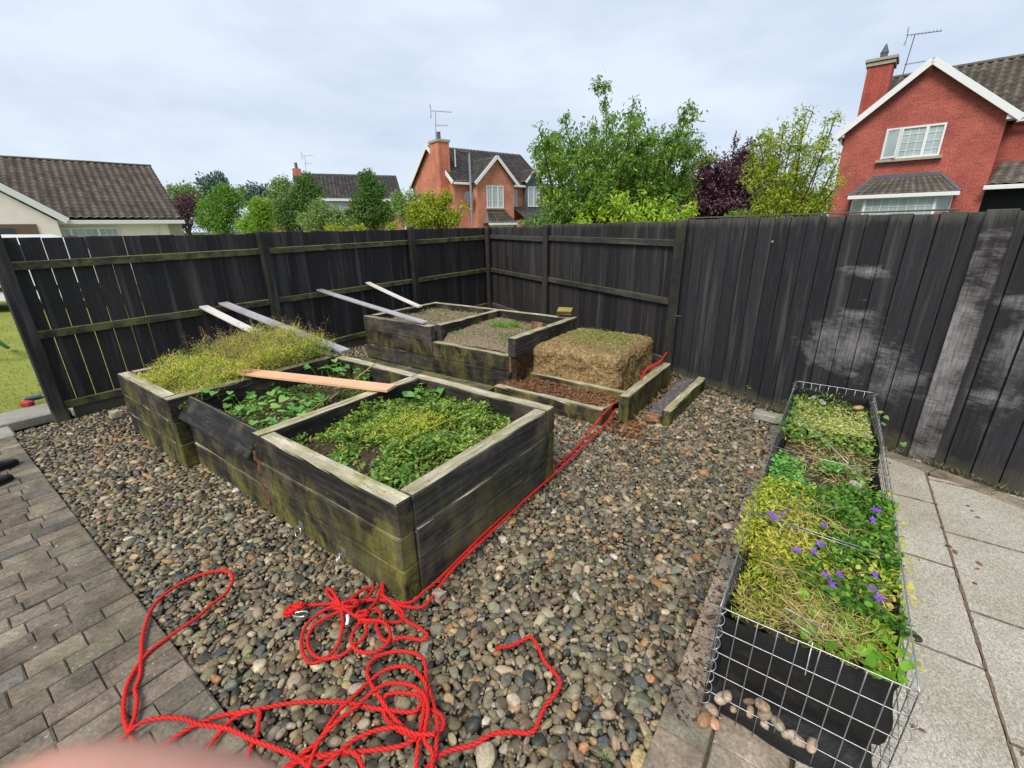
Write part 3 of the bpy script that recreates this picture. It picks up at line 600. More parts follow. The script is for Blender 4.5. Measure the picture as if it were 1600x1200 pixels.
# second bed
bB = thing('raised_bed', W(-2.0, 3.5, 0), 'smaller three-box raised bed of black sleepers standing towards the back corner', 'raised bed', 'sleeper raised beds')
H = [-.02, .19, .39, .59]; b0 = 2.76
for k in range(3):
    sleeper(bB, -3.92, b0+.05-.006*(k-1), -2.58, b0+.05-.006*(k-1), H[k], H[k+1], m=M['sl'] if k == 1 else M['sl_pale']); sleeper(bB, -3.87, b0+.105, -3.87, 4.1, H[k], H[k+1])
    sleeper(bB, -3.92, 4.15, -1.30 if k == 2 else -1.3, 4.15, H[k], H[k+1])
    if k < 2: sleeper(bB, -2.575, b0+.05+.004*k, -1.36, b0+.05+.004*k, H[k], H[k+1], m=M['sl_black'] if k == 0 else M['sl'])
sleeper(bB, -2.55, b0+.105, -2.55, 4.1, H[2], H[3]+.003); sleeper(bB, -2.55, b0+.105, -2.55, 4.1, H[1], H[2])
sleeper(bB, -1.33, b0+.0, -1.33, b0+.72, H[2]-.01, H[3]+.01, m=M['sl_pale']); sleeper(bB, -1.33, b0+.724, -1.33, 4.22, H[2]-.01, H[3]+.005, m=M['sl'])
sleeper(bB, -1.33, 3.2, -1.33, 4.2, H[1], H[2]-.012); sleeper(bB, -1.33, 3.0, -1.33, 4.2, H[0], H[1])
roughblock(bB, 'rotten_upright', W(-1.33, b0+.20, .24), (.095, .34, .34), (ax3, by3, Z3), M['rotd'], .016, 7, 22)
roughblock(bB, 'raw_end', W(-1.355, b0+.05, .29), (.012, .095, .19), (ax3, by3, Z3), M['raw'], .004, 5, 40)
sleeper(bB, -1.28, 3.08, .0, 3.06, -.02, .13, w=.075, m=M['sl']); sleeper(bB, .04, 2.64, .04, 3.92, -.02, .25, m=M['sl']); 
# loose pieces
def loose(name, p0, p1, w, h, m, label, cat, jit=.002, up=Z3, grp=None, seg=10, bev=.007):
    mb = MB(); mb.beam(p0, p1, w, h, bev=bev, seg=seg, jit=jit, up=up); return tag(newobj(name, mb, m), label, cat, grp)
loose('loose_sleeper', W(-3.75, 2.42, .03), W(-1.40, 2.46, .03), .19, .11, M['sl_black'], 'flat black sleeper lying on the pebbles between the two raised beds', 'sleeper')
# rotten sleeper in front with hollow of mulch
rt = thing('rotten_sleeper', W(-.7, 2.6, 0), 'hollow rotten sleeper filled with brown wood mulch in front of the exposed soil block', 'sleeper')
mb = MB(); mb.beam(W(-1.36, 2.50, .055), W(-.09, 2.50, .055), .085, .16, bev=.012, seg=12, jit=.004); newobj('outer_shell', mb, M['sl'], rt)
mb = MB(); mb.beam(W(-.19, 2.63, .045), W(-.09, 2.63, .045), .17, .15, bev=.012, seg=3, jit=.005); newobj('sound_end', mb, M['sl'], rt)
from mathutils import noise as mn
def bumpy(a0, a1, b0, b1, zf, n=60, m_=30, amp=.02, sc=12, clump=0):
    P = np.zeros((n, m_, 3))
    for i in range(n):
        for j in range(m_):
            a = a0+(a1-a0)*i/(n-1); b = b0+(b1-b0)*j/(m_-1); p = W(a, b)
            z = zf(a, b) + amp*mn.fractal(Vector((p[0]*sc, p[1]*sc, 3.3)), .8, 2.1, 4)
            P[i, j] = [p[0], p[1], z]
    return P
mb = MB(); mb.grid(bumpy(-1.37, -.12, 2.535, 3.03, lambda a, b: .09+.03*math.sin((b-2.53)*6.28/.5), 110, 40, .022, 25)); newobj('mulch_fill', mb, M['rot'], rt)
def chips(mb, n, area, zf, lo, hi, cols, tilt=.7):
    for _ in range(n):
        a = random.uniform(area[0], area[1]); b = random.uniform(area[2], area[3]); l = random.uniform(lo, hi); w = l*random.uniform(.15, .4); th = w*.35
        p = W(a, b, zf(a, b)+th); d = np.array([random.gauss(0, 1), random.gauss(0, 1), random.gauss(0, tilt*.5)]); d /= np.linalg.norm(d)
        u = np.array([random.gauss(0, .3), random.gauss(0, .3), 1]); s_ = np.cross(u, d); s_ /= np.linalg.norm(s_); u = np.cross(d, s_)
        c = np.array(random.choice(cols))*random.uniform(.6, 1.3)
        V = [p+d*l/2*x+s_*w/2*y*(1 if x < 0 else .6)+u*th/2*z for x in (-1, 1) for y in (-1, 1) for z in (-1, 1)]
        mb.add(V, [[0,1,3,2],[4,6,7,5],[0,4,5,1],[2,3,7,6],[0,2,6,4],[1,5,7,3]], col=c)
RC = [(.10, .045, .02), (.18, .08, .035), (.26, .12, .05), (.06, .03, .02), (.34, .17, .08), (.2, .15, .1)]
M['chip'] = mat_attrcol('wood_chip', .9, .1, 60, .3)
mb = MB(); chips(mb, 1500, (-1.37, -.15, 2.55, 2.98), lambda a, b: .10+.02*math.sin((b-2.53)*6.28/.5)+random.uniform(-.01, .012), .01, .045, RC); newobj('wood_crumbs', mb, M['chip'], rt)
mb = MB(); chips(mb, 170, (-.05, .28, 2.35, 2.7), lambda a, b: .0, .015, .06, RC[1:5]); chips(mb, 60, (.2, .5, 1.9, 2.5), lambda a, b: .0, .01, .05, RC[1:5]); chips(mb, 120, (.1, .3, 2.7, 3.9), lambda a, b: .03, .02, .06, RC)
tag(newobj('wood_splinters', mb, M['chip']), 'orange-brown rotten wood splinters scattered on the pebbles by the loose sleeper', 'splinters', kind='stuff')
# right loose rotten sleeper
rs2 = thing('rotten_sleeper', W(.33, 3.4, 0), 'short rotten sleeper with a mossy strip lying on the pebbles beside the tall black fence', 'sleeper')
mb = MB(); mb.beam(W(.39, 2.80, .05), W(.42, 4.0, .05), .085, .15, bev=.01, seg=10, jit=.004); newobj('sound_strip', mb, M['sl'], rs2)
roughblock(rs2, 'rotten_core', W(.285, 3.4, .035), (.13, 1.2, .11), (ax3, by3, Z3), mat_soil('grey_rotten_wood', [(.25, (.03, .028, .03)), (.5, (.11, .10, .105)), (.7, (.26, .22, .19))], 22, .012), .022, 14, 14)
roughblock(rs2, 'split_end', W(.28, 2.80, .035), (.12, .05, .09), (ax3, by3, Z3), M['raw'], .014, 7, 30)
# small blocks
def blk(c, sz, rot, m, label, tilt=0):
    R = Matrix.Rotation(rot, 3, 'Z') @ Matrix.Rotation(tilt, 3, 'X'); A = np.array(R.transposed()); mb = MB(); mb.box(c, sz, A, bev=.005); return tag(newobj('wood_block', mb, m), label, 'wood block')
M['sl_yellow'] = mat_sleeper('lichen_block', dark=(.12, .09, .03), green=.9, topc=((.26, .22, .05), (.42, .36, .10)), gcol=(.30, .24, .03))
blk(W(-1.45, 4.17, .665), (.2, .14, .055), -.3, M['sl_yellow'], 'yellow lichen-covered wood block on the back corner of the second raised bed', .25)
p = W(-1.42, 3.45, .55); mb = MB(); mb.beam(p+np.array([-.02, 0, -.09]), p+np.array([.015, .03, .09]), .155, .10, up=by3, bev=.004, seg=2)
bk_ = newobj('wood_block', mb, [mat_sleeper('cut_block', dark=(.2, .11, .05), green=.1, topc=((.10, .10, .10), (.17, .17, .17)))]); tag(bk_, 'grey-topped offcut block standing in the soil against the divider of the second bed', 'wood block')
# ---- planks leaning on the left fence rail
M['plank_grey'] = mat_plain('silver_grey_plank', (.40, .38, .39), .75, .2)
def mat_plank(name, a, b, stain):
    t = NT(name, .7, .2); g = t.attr('gc'); n = t.noise(g, 7, 6, .7, .6, sc=(.5, 12, 12)); n2 = t.noise(g, 2.5, 4, .6); c = t.ramp(n, [(.3, a), (.7, b)]); c = t.mix(t.math('MULTIPLY', t.ramp(n2, [(.5, 0), (.72, 1)]), .6), c, stain); t.color(c); t.bump(n, .4, .002); return t.m
M['plank_grey'] = mat_plank('silver_grey_plank', (.27, .26, .28), (.50, .49, .52), (.16, .13, .12))
M['plank_white'] = mat_plank('bleached_plank', (.55, .52, .49), (.78, .75, .71), (.38, .34, .30))
M['plank_new'] = mat_plank('fresh_pine_plank', (.62, .33, .19), (.80, .50, .32), (.50, .26, .15))
def plank(px0, z0_, px1, z1_, w, h, m, label, lenx=1.0):
    p0 = G(px0[0], px0[1], z0_); p1 = G(px1[0], px1[1], z1_); mb = MB(); mb.beam(p0, p0+(p1-p0)*lenx, w, h, bev=.002, seg=10, jit=.0008, sag=.006); return tag(newobj('timber_plank', mb, m), label, 'plank', 'planks resting on the fence rail')
def railpt(b, z, off=.04): return W(-4.67+off, b, z)
def plank2(p0, p1, w, h, m, label): mb = MB(); mb.beam(p0, p1, w, h, bev=.002, seg=10, jit=.0008, sag=.006); return tag(newobj('timber_plank', mb, m), label, 'plank', 'planks leaning on the fence rail')
plank2(W(-4.66, 1.08, .905), W(-3.35, 1.24, .60), .10, .022, M['plank_white'], 'short white bleached plank from the fence rail down into the grassy box')
plank2(W(-4.66, 1.30, .915), W(-2.45, 1.45, .592), .11, .024, M['plank_grey'], 'grey weathered plank from the fence rail down to the back edge of the nearest bed')
plank2(W(-4.66, 2.60, .925), W(-2.70, 2.80, .617), .10, .022, M['plank_grey'], 'grey plank from the fence rail down to the front corner of the second bed')
plank2(W(-4.66, 3.45, .940), W(-3.60, 3.56, .625), .09, .022, M['plank_white'], 'pale bleached plank leaning from the fence rail into the far box of the second bed')
mb = MB(); mb.beam(G(348, 577, .60), G(612, 607, .585), .13, .022, bev=.002, seg=8, jit=.0006); tag(newobj('timber_plank', mb, M['plank_new']), 'fresh orange pine plank lying across the middle box of the nearest bed', 'plank')
# nail marks on tilted sleeper
# canes
M['cane'] = mat_plain('bamboo_cane', (.42, .27, .13), .6, .3, var=.3, nscale=30)
mb = MB(); mb.tube([G(586, 568, .63), G(548, 598, .55), G(515, 624, .47)], [.006, .006, .006], 8); tag(newobj('bamboo_cane', mb, M['cane']), 'thin brown cane leaning over the back edge of the middle box beneath the pine plank', 'cane')
mb = MB(); mb.tube([G(525, 613, .44), G(490, 638, .50), G(470, 652, .565)], [.005, .0055, .006], 8); tag(newobj('bamboo_cane', mb, M['cane']), 'straw-coloured cane resting on the divider between the near and middle boxes', 'cane')
# ---- soil in the beds
M['soil'] = mat_soil('dark_garden_soil', [(.25, (.018, .012, .008)), (.5, (.075, .052, .035)), (.75, (.16, .12, .08))], 34)
M['soil_dry'] = mat_soil('dry_brown_soil', [(.25, (.09, .065, .042)), (.5, (.22, .17, .115)), (.72, (.36, .29, .21))], 40)
z1f = lambda a, b: .415+.03*math.exp(-((a+.7)**2+(b-.75)**2)/.18)
z2f = lambda a, b: .37+.02*math.sin(a*5)
z3f = lambda a, b: .47+.05*math.sin(b*2.)
def soil(name, area, zf, m, label, amp=.016, n=70):
    mb = MB(); mb.grid(bumpy(*area, zf, n, n, amp, 16)); return tag(newobj(name, mb, m, smooth=True), label, 'soil', kind='stuff')
soil('soil', (-1.27, -.09, .09, 1.34), z1f, M['soil'], 'dark soil heaped in the nearest box')
soil('soil', (-2.38, -1.35, .1, 1.34), z2f, M['soil'], 'dark soil in the middle box of the nearest bed')
soil('soil', (-3.57, -2.46, .01, 1.34), z3f, M['soil'], 'soil under the long grass in the left box')
soil('soil', (-3.83, -2.58, 2.85, 4.11), lambda a, b: .50, M['soil_dry'], 'brown littered soil in the back box of the second bed')
zB2 = lambda a, b: .385+.09*min(1, max(0, (b-2.86)/.12))+.02*math.sin(a*4+b*3)
soil('soil', (-2.52, -1.37, 2.83, 4.11), zB2, M['soil_dry'], 'gritty brown soil spilling over the low front of the second bed', .012, 90)
soil('soil', (-1.29, .0, 3.08, 4.4), lambda a, b: .03, M['soil_dry'], 'loose soil around the foot of the soil block')
# exposed soil block
import bmesh
bm = bmesh.new(); bmesh.ops.create_cube(bm, size=1); bmesh.ops.subdivide_edges(bm, edges=bm.edges[:], cuts=64, use_grid_fill=True)
V = []; cc = (-.775, 3.70); hs_ = np.array([.545, .59, .255]); rr_ = .085
for v in bm.verts:
    p0 = np.array(v.co[:])*2*hs_; inn0 = np.clip(p0, -(hs_-rr_), hs_-rr_); dd0 = p0-inn0; L0 = np.linalg.norm(dd0)
    if L0 > 1e-6: p0 = inn0+dd0/L0*rr_
    k = 1-.10*p0[2]; p = W(cc[0]+p0[0]*k, cc[1]+p0[1]*k, .20+p0[2]); q = Vector(p)
    r_ = mn.noise_vector(q*6)*.026 + mn.noise_vector(q*18)*.018 + mn.noise_vector(q*50)*.010
    V.append(p+np.array(r_[:])*(1.0 if p0[2] < .2 else .6))
bm.verts.ensure_lookup_table(); F = [[x.index for x in f.verts] for f in bm.faces]; bm.free(); mb = MB(); mb.add(V, F)
M['block'] = mat_soil('rooty_soil', [(.30, (.085, .056, .024)), (.5, (.29, .20, .088)), (.68, (.54, .41, .22))], 30, .03)
tag(newobj('soil_block', mb, M['block'], smooth=False), 'freestanding block of root-bound soil left where the box sides were taken away', 'soil block')
# litter on soil surfaces
LC = [(.32, .25, .16), (.2, .14, .08), (.4, .34, .25), (.12, .08, .05), (.27, .2, .16), (.45, .42, .36)]
mb = MB(); chips(mb, 900, (-3.8, -2.62, 2.88, 4.08), lambda a, b: .515+random.uniform(-.008, .012), .008, .035, LC); chips(mb, 1100, (-2.5, -1.4, 2.86, 4.08), lambda a, b: zB2(a, b)+random.uniform(-.006, .01), .006, .028, LC)
chips(mb, 900, (-1.24, -.27, 3.2, 4.25), lambda a, b: .452+random.uniform(-.004, .01), .006, .025, LC)
chips(mb, 500, (-1.25, -.1, .12, 1.3), lambda a, b: z1f(a, b)+.01, .006, .025, LC); chips(mb, 500, (-2.35, -1.38, .12, 1.3), lambda a, b: z2f(a, b)+.01, .006, .03, LC)
tag(newobj('soil_litter', mb, M['chip']), 'small dry chips and root litter lying on the soil of the beds', 'litter', kind='stuff')
# ------------------------------------------------------------------ red rope
def catmull(P, step=.012):
    P = np.array(P, float); Q = np.vstack([2*P[0]-P[1], P, 2*P[-1]-P[-2]]); out = []
    for i in range(1, len(Q)-2):
        p0, p1, p2, p3 = Q[i-1:i+3]; n = max(2, int(np.linalg.norm(p2-p1)/step))
        for k in range(n):
            t_ = k/n; out.append(.5*((2*p1)+(-p0+p2)*t_+(2*p0-5*p1+4*p2-p3)*t_*t_+(-p0+3*p1-3*p2+p3)*t_**3))
    out.append(Q[-2]); return np.array(out)
t = NT('red_rope', .72, .22); g = t.attr('gc'); n = t.noise(t.pos(), 300, 3); n2 = t.noise(t.pos(), 6, 3); c = t.ramp(n, [(.3, (.58, .014, .014)), (.7, (.82, .036, .028))]); c = t.mix(1., c, t.ramp(n2, [(.3, .78), (.7, 1.08)]), 'MULTIPLY'); c = t.mix(t.math('MULTIPLY', t.sep(g)[2], .85), c, (.16, .004, .006)); t.bump(n, .6, .002); t.color(c); M['rope'] = t.m  # strand grooves darkened in the colour to stand in for their shade
R0 = .0072
_rz = [0]
def rope_pts(pts, base=.016, over=None, amp=.004):
    out = []; _rz[0] += 1; ph = _rz[0]*1.7
    for i, p in enumerate(pts):
        z = base + amp*math.sin(i*1.3+ph) + (over or 0) + (p[2] if len(p) > 2 else 0)
        out.append(G(p[0], p[1], z))
    return out
def z6(L_): return [(160+.3375*p[0], 860+.3375*p[1], *p[2:]) for p in L_]
def z7(L_): return [(600+.3125*p[0], 860+.3125*p[1], *p[2:]) for p in L_]
def z2_(L_): return [(380+.325*p[0], 580+.325*p[1], *p[2:]) for p in L_]
ropes = []
A_ = z6([(-40, 1000), (35, 920), (100, 862), (125, 830), (150, 770), (160, 690), (152, 640), (172, 590), (180, 490), (190, 380), (230, 270), (300, 195), (400, 135), (500, 100), (570, 95), (600, 115), (600, 150), (570, 200), (500, 255), (440, 310), (330, 385), (240, 450), (185, 505), (130, 590), (105, 660), (98, 760), (120, 840), (150, 900), (190, 950), (260, 1050)])
B_ = z6([(160, 1060), (235, 945), (300, 890), (430, 810), (550, 765), (700, 740), (850, 710), (1000, 700), (1130, 705), (1250, 730), (1370, 745), (1450, 745), (1480, 690), (1440, 665), (1340, 660), (1303, 690), (1310, 770), (1370, 830), (1450, 860), (1540, 850), (1580, 810), (1565, 760), (1500, 740), (1478, 800), (1462, 900), (1450, 1040)])
C_ = z6([(35, 925), (125, 838), (200, 790), (290, 775), (380, 780), (450, 805), (580, 825), (700, 880), (800, 915), (900, 960), (960, 1010)])
D2 = z6([(400, 1060), (470, 945), (540, 850), (620, 770), (720, 738), (724, 790), (712, 860), (680, 930), (640, 1060)])
E_ = z6([(790, 1060), (870, 985), (950, 925), (1010, 870), (1080, 760), (1160, 680), (1250, 595), (1330, 545), (1420, 540), (1480, 590), (1500, 640), (1490, 720), (1478, 800), (1460, 860), (1380, 905), (1250, 925), (1100, 940), (960, 955), (860, 1010), (820, 1070)])
F_ = z6([(950, 1030), (1000, 890), (1090, 790), (1180, 720), (1270, 640), (1340, 615), (1430, 625), (1490, 670), (1508, 740), (1490, 870), (1530, 940), (1520, 1040)])
G_ = z6([(990, 1020), (1090, 940), (1160, 880), (1260, 835), (1370, 820), (1450, 850), (1540, 850)])
G2 = z6([(1000, 960), (1120, 930), (1180, 950), (1215, 1030)])
H_ = z6([(1480, 870), (1420, 840), (1350, 775), (1290, 690), (1240, 610), (1228, 550), (1260, 500), (1340, 470), (1430, 472), (1490, 510), (1500, 600), (1530, 700), (1552, 800), (1548, 870), (1540, 960), (1510, 1050)])
I_ = z7([(560, 490), (640, 475), (700, 445), (735, 435), (765, 470), (800, 550), (850, 610), (882, 655), (862, 710), (800, 790), (745, 905), (640, 908), (540, 920), (450, 970), (350, 995), (270, 1030), (190, 1120)])
J_ = z6([(930, 255), (1000, 250), (1080, 245), (1200, 233), (1300, 230), (1400, 250)]) + z2_([(690, 1100), (800, 1112), (880, 1050), (950, 990), (1150, 790), (1350, 600), (1480, 480)]) + [(902, 698), (935, 657, .10), (945, 645, .16), (962, 628, .14)]
J2 = [(1001, 592, .25), (1012, 577, .27), (1030, 567, .29), (1037, 558, .30), (1042, 551, .31), (1040, 553, .30), (1034, 562, .29), (1018, 572, .28), (1003, 583, .25)]
K_ = [(962, 640, .10), (942, 667, .0), (905, 704)] + z2_([(1490, 500), (1360, 615), (1160, 805), (1010, 950), (920, 1070), (860, 1132), (760, 1128)]) + z6([(1340, 240), (1300, 205), (1300, 145), (1270, 230), (1210, 300), (1192, 328), (1280, 332), (1380, 328), (1392, 290), (1345, 245), (1290, 200)])
L_2 = z6([(1090, 245), (1050, 210), (1038, 180), (1060, 185), (1095, 240), (1113, 330), (1090, 440), (1030, 500), (970, 522), (930, 480), (923, 400), (958, 330), (1040, 270), (1130, 240), (1200, 185), (1250, 170), (1245, 195), (1180, 255), (1080, 290), (990, 340), (953, 400), (960, 460), (1010, 500), (1100, 488), (1170, 440), (1218, 390), (1225, 310), (1260, 270), (1290, 300), (1270, 350), (1290, 400), (1320, 420), (1400, 402), (1480, 415), (1505, 395), (1470, 360), (1400, 320), (1340, 250)])
M_2 = z6([(1210, 315), (1165, 370), (1155, 430), (1190, 468), (1260, 470), (1320, 430), (1332, 380), (1300, 330), (1200, 318), (1120, 272), (1070, 270)])
rr = thing('rope', G(560, 1000, 0), 'long bright red twisted rope tangled over the pebbles and led back past the raised bed', 'rope')
def rope_obj(P, base=.016, over=0, amp=.004):
    c = catmull(catmull(rope_pts(P, base, over, amp), .02), .003); mb = MB(); mb.tube(c, R0, 12, twist=95); return newobj('rope_strand', mb, M['rope'], rr, smooth=True)
for k, (P, ov) in enumerate(((A_, .0), (B_, .004), (C_, .014), (D2, .006), (E_, .012), (F_, .020), (G_, .028), (G2, .02), (H_, .007), (I_, .002), (J_, .006), (K_, .014), (L_2, .010), (M_2, .024))): rope_obj(P, .012, ov)
rope_obj(J2, 0., .02, .0)
# knots
def knot(px, py, z, s, n=5):
    mb = MB(); c = G(px, py, z); rs_ = np.random.RandomState(int(px))
    P = [c+np.array([math.cos(t*2.1)*s*(1+.3*math.sin(t*3)), math.sin(t*2.1)*s*.7, .010*math.sin(t*3.3)+.004]) for t in np.linspace(0, 6.28*1.3, 40)]
    mb.tube(P, R0, 10, twist=95); newobj('knot', mb, M['rope'], rr, smooth=True)
knot(*z6([(885, 275)])[0], .03, .022); knot(*z6([(910, 262)])[0], .035, .018); knot(*z6([(865, 290)])[0], .028, .016); knot(*z6([(1150, 255)])[0], .04, .03); knot(*z6([(1205, 300)])[0], .04, .022)
# snap hooks
def hook(name, px, py, ang, s, label, m):
    c = G(px, py, .03); u = np.array([math.cos(ang), math.sin(ang), .1]); v = np.array([-math.sin(ang), math.cos(ang), .0]); mb = MB()
    P = [c+u*s*1.5*math.cos(t)+v*s*.6*math.sin(t)*(1+.25*math.cos(t)) for t in np.linspace(.5, 5.6, 28)]
    mb.tube(catmull(P, .006), .0042, 8); t_ = newobj(name, mb, m, smooth=True); return tag(t_, label, 'hook')
hook('snap_hook', *z6([(915, 295)])[0], -.1, .026, 'bright metal hook tied into the knotted left end of the red rope', M['steel'])
# white snap clip at the tangle
cp = thing('rope_clip', G(*z6([(1135, 320)])[0], .02), 'white metal clip under the red rope tangle near the bed corner', 'clip')
p = G(*z6([(1135, 300)])[0], .025); q = G(*z6([(1132, 345)])[0], .015); mb = MB(); mb.tube(catmull([p, (p+q)/2+[.004, 0, .006], q], .006), [.004, .006, .009, .011, .010, .008, .006, .004, .003][:1]*1 if 0 else .008, 10); newobj('clip_body', mb, M['white'], cp, smooth=True)
# brick fragment by the corner
roughblock(None, 'stone_fragment', G(686, 930, .012), (.055, .05, .04), (ax3, by3, Z3), mat_plain('pink_grit_stone', (.42, .33, .27), .9, .1, var=.4, nscale=60), .008, 6, 30)
tag(bpy.data.objects['stone_fragment'], 'pinkish rough stone fragment beside the bed corner under the rope', 'stone')
roughblock(None, 'stone_fragment', G(180, 647, .02), (.10, .08, .06), (ax3, by3, Z3), mat_plain('pale_yellow_stone', (.42, .40, .26), .9, .1, var=.3, nscale=30), .01, 5, 20)
tag(bpy.data.objects['stone_fragment.001'], 'pale yellow squared stone on the pebbles near the left fence', 'stone')
# pale pebbles that stand out
mb = MB(); P_ = G(758, 1180, .0); pebble_into(mb, P_[0], P_[1], .0, .035, 3, (.5, .6), (.42, .36, .25)); tag(newobj('large_pebble', mb, M['pebble'], smooth=True), 'large smooth cream pebble at the bottom edge below the rope tail', 'pebble')
# dry stems on the gravel to the left
M['straw'] = mat_plain('dry_stem', (.34, .24, .11), .8, .15, var=.3)
for i, pts in enumerate(([(205, 690), (225, 698), (248, 700), (262, 683), (270, 672)], [(200, 692), (222, 690), (240, 695)], [(240, 727), (262, 722), (275, 708)])):
    mb = MB(); mb.tube(catmull([G(x, y, .02+.02*(k % 2)) for k, (x, y) in enumerate(pts)], .02), .003, 6); tag(newobj('dry_stem', mb, M['straw'], smooth=True), ('long curled dry plant stem on the pebbles beside the left box', 'short dry twig crossing the curled stem on the pebbles', 'dry straw piece on the pebbles below the left box')[i], 'stem', 'dry stems on the pebbles')
mb = MB(); mb.tube(catmull([G(x, y, .015) for x, y in ((838, 902), (850, 890), (868, 880), (884, 878))], .02), .0025, 6); tag(newobj('twig', mb, mat_plain('red_twig', (.16, .03, .025), .6)), 'thin dark red twig on the pebbles right of the rope', 'twig')
# ------------------------------------------------------------------ leaves
rl = np.random.RandomState(11)
def unit(v): return v/(np.linalg.norm(v, axis=-1, keepdims=True)+1e-9)
def leaf_mesh(mb, P, D, N, Ln, Wd, kind='diamond', rnd=None):
    """many leaves at once. P base (n,3), D direction, N up"""
    n = len(P); D = unit(D); S = unit(np.cross(D, N)); U = np.cross(S, D)
    Ln = np.broadcast_to(Ln, n)[:, None]; Wd = np.broadcast_to(Wd, n)[:, None]
    if kind == 'diamond': prof = [(0, 0, 0), (.45, .5, .10), (1, 0, -.05), (.45, -.5, .10)]; F = [[0, 1, 2, 3]]
    elif kind == 'blade': prof = [(0, .5, 0), (.5, .35, .12), (1, 0, -.1), (.5, -.35, .12), (0, -.5, 0)]; F = [[0, 4, 3, 1], [1, 3, 2, 2]]; 
    elif kind == 'round': prof = [(0, 0, 0), (.12, .42, .04), (.5, .55, .08), (.85, .32, .02), (1, 0, -.04), (.85, -.32, .02), (.5, -.55, .08), (.12, -.42, .04)]; F = [[0, 1, 2, 3, 4, 5, 6, 7]]
    elif kind == 'heart': prof = [(.12, 0, -.02), (-.06, .28, .05), (.2, .54, .10), (.6, .42, .07), (1.02, 0, -.12), (.6, -.42, .07), (.2, -.54, .10), (-.06, -.28, .05), (.5, 0, -.04)]; F = [[0, 1, 2, 8], [8, 2, 3, 4], [8, 4, 5, 6], [0, 8, 6, 7]]
    elif kind == 'oval': prof = [(0, 0, 0), (.25, .38, .08), (.65, .40, .06), (1, 0, -.12), (.65, -.40, .06), (.25, -.38, .08), (.5, 0, -.01)]; F = [[0, 1, 6, 5], [1, 2, 3, 6], [6, 3, 4, 5]]
    k = len(prof); V = np.stack([P + D*Ln*a + S*Wd*b + U*Ln*c for a, b, c in prof], 1).reshape(-1, 3)
    base = (np.arange(n)*k)[:, None]
    r = rl.rand(n) if rnd is None else rnd; R = np.repeat(r, k)
    first = True
    if kind == 'blade':
        allf = np.vstack([np.hstack([base+i for i in (0, 4, 3, 1)])]); allt = np.hstack([base+i for i in (1, 3, 2)])
        mb.add(V, [list(q) for q in allf]+[list(q) for q in allt], rnd=R); return
    Fs = np.vstack([np.hstack([base+i for i in f]) for f in F]); mb.add(V, Fs, rnd=R)
def rand_dir(n, up=.4, spread=1.):
    th = rl.uniform(0, 2*math.pi, n); D = np.column_stack([np.cos(th)*spread, np.sin(th)*spread, np.full(n, up)+rl.normal(0, .25, n)]); return unit(D)
def rand_nrm(n, t=.5): return unit(np.column_stack([rl.normal(0, t, n), rl.normal(0, t, n), np.ones(n)]))
GREEN = [(.15, (.055, .13, .03)), (.4, (.125, .26, .05)), (.65, (.24, .38, .075)), (.9, (.42, .50, .10))]
DEEP = [(.15, (.035, .105, .018)), (.5, (.085, .22, .03)), (.9, (.20, .38, .05))]
LIME = [(.1, (.22, .33, .025)), (.45, (.43, .52, .05)), (.7, (.64, .60, .09)), (.9, (.68, .54, .15))]
STRAW = [(.1, (.24, .21, .05)), (.4, (.42, .34, .11)), (.65, (.62, .48, .22)), (.9, (.68, .54, .30))]
BROAD = [(.15, (.08, .23, .05)), (.5, (.16, .38, .09)), (.9, (.29, .52, .13))]
PALE = [(.1, (.25, .33, .06)), (.5, (.48, .50, .17)), (.9, (.66, .63, .32))]
M['weed'] = mat_leaf('weed_leaf', GREEN); M['deep'] = mat_leaf('deep_green_leaf', DEEP); M['lime'] = mat_leaf('yellow_green_leaf', LIME); M['strawl'] = mat_leaf('straw_blade', STRAW, trans=.2)
M['broad'] = mat_leaf('broad_leaf', BROAD, .45, .3); M['lime2'] = mat_leaf('moss_leaf', [(.1, (.16, .24, .02)), (.5, (.34, .42, .04)), (.9, (.55, .52, .08))]); M['pale'] = mat_leaf('variegated_leaf', PALE); M['freshgrass'] = mat_leaf('fresh_grass', [(.2, (.10, .26, .02)), (.8, (.22, .46, .04))])
M['seed'] = mat_leaf('dry_seed_head', [(.2, (.20, .13, .06)), (.8, (.42, .32, .18))], trans=.15)
def fr(x, y, s=1.0, o=0): return mn.fractal(Vector((x*s+o, y*s, o*1.7)), .8, 2.1, 3)
def cover(mb, n, area, zf, hf, ll, lw, kind='diamond', dens=None, up=.4, tilt=.5, seed=0):
    P = []; k = 0
    while len(P) < n and k < n*20:
        k += 1; a = rl.uniform(area[0], area[1]); b = rl.uniform(area[2], area[3])
        if dens is not None and rl.rand() > dens(a, b): continue
        p = W(a, b); h = hf(a, b)*rl.rand()**.6; P.append([p[0], p[1], zf(a, b)+h])
    P = np.array(P); m = len(P)
    leaf_mesh(mb, P, rand_dir(m, up), rand_nrm(m, tilt), rl.uniform(*ll, m), rl.uniform(*lw, m), kind)
def stems(mb, n, area, zf, lo, hi, r=.0015, lean=.35, dens=None, curl=.2):
    ends = []
    for _ in range(n):
        a = rl.uniform(area[0], area[1]); b = rl.uniform(area[2], area[3])
        if dens is not None and rl.rand() > dens(a, b): continue
        p = W(a, b, zf(a, b)); h = rl.uniform(lo, hi); d = np.array([rl.normal(0, lean), rl.normal(0, lean), 1.]); e = p+d*h; m = (p+e)/2+np.array([rl.normal(0, curl), rl.normal(0, curl), .1])*h*.5
        mb.tube([p, m, e], [r, r*.8, r*.5], 4, cap=False, rnd=rl.rand()); ends.append(e)
    return ends
def stuffobj(name, mb, m, label, cat): return tag(newobj(name, mb, m), label, cat, kind='stuff')
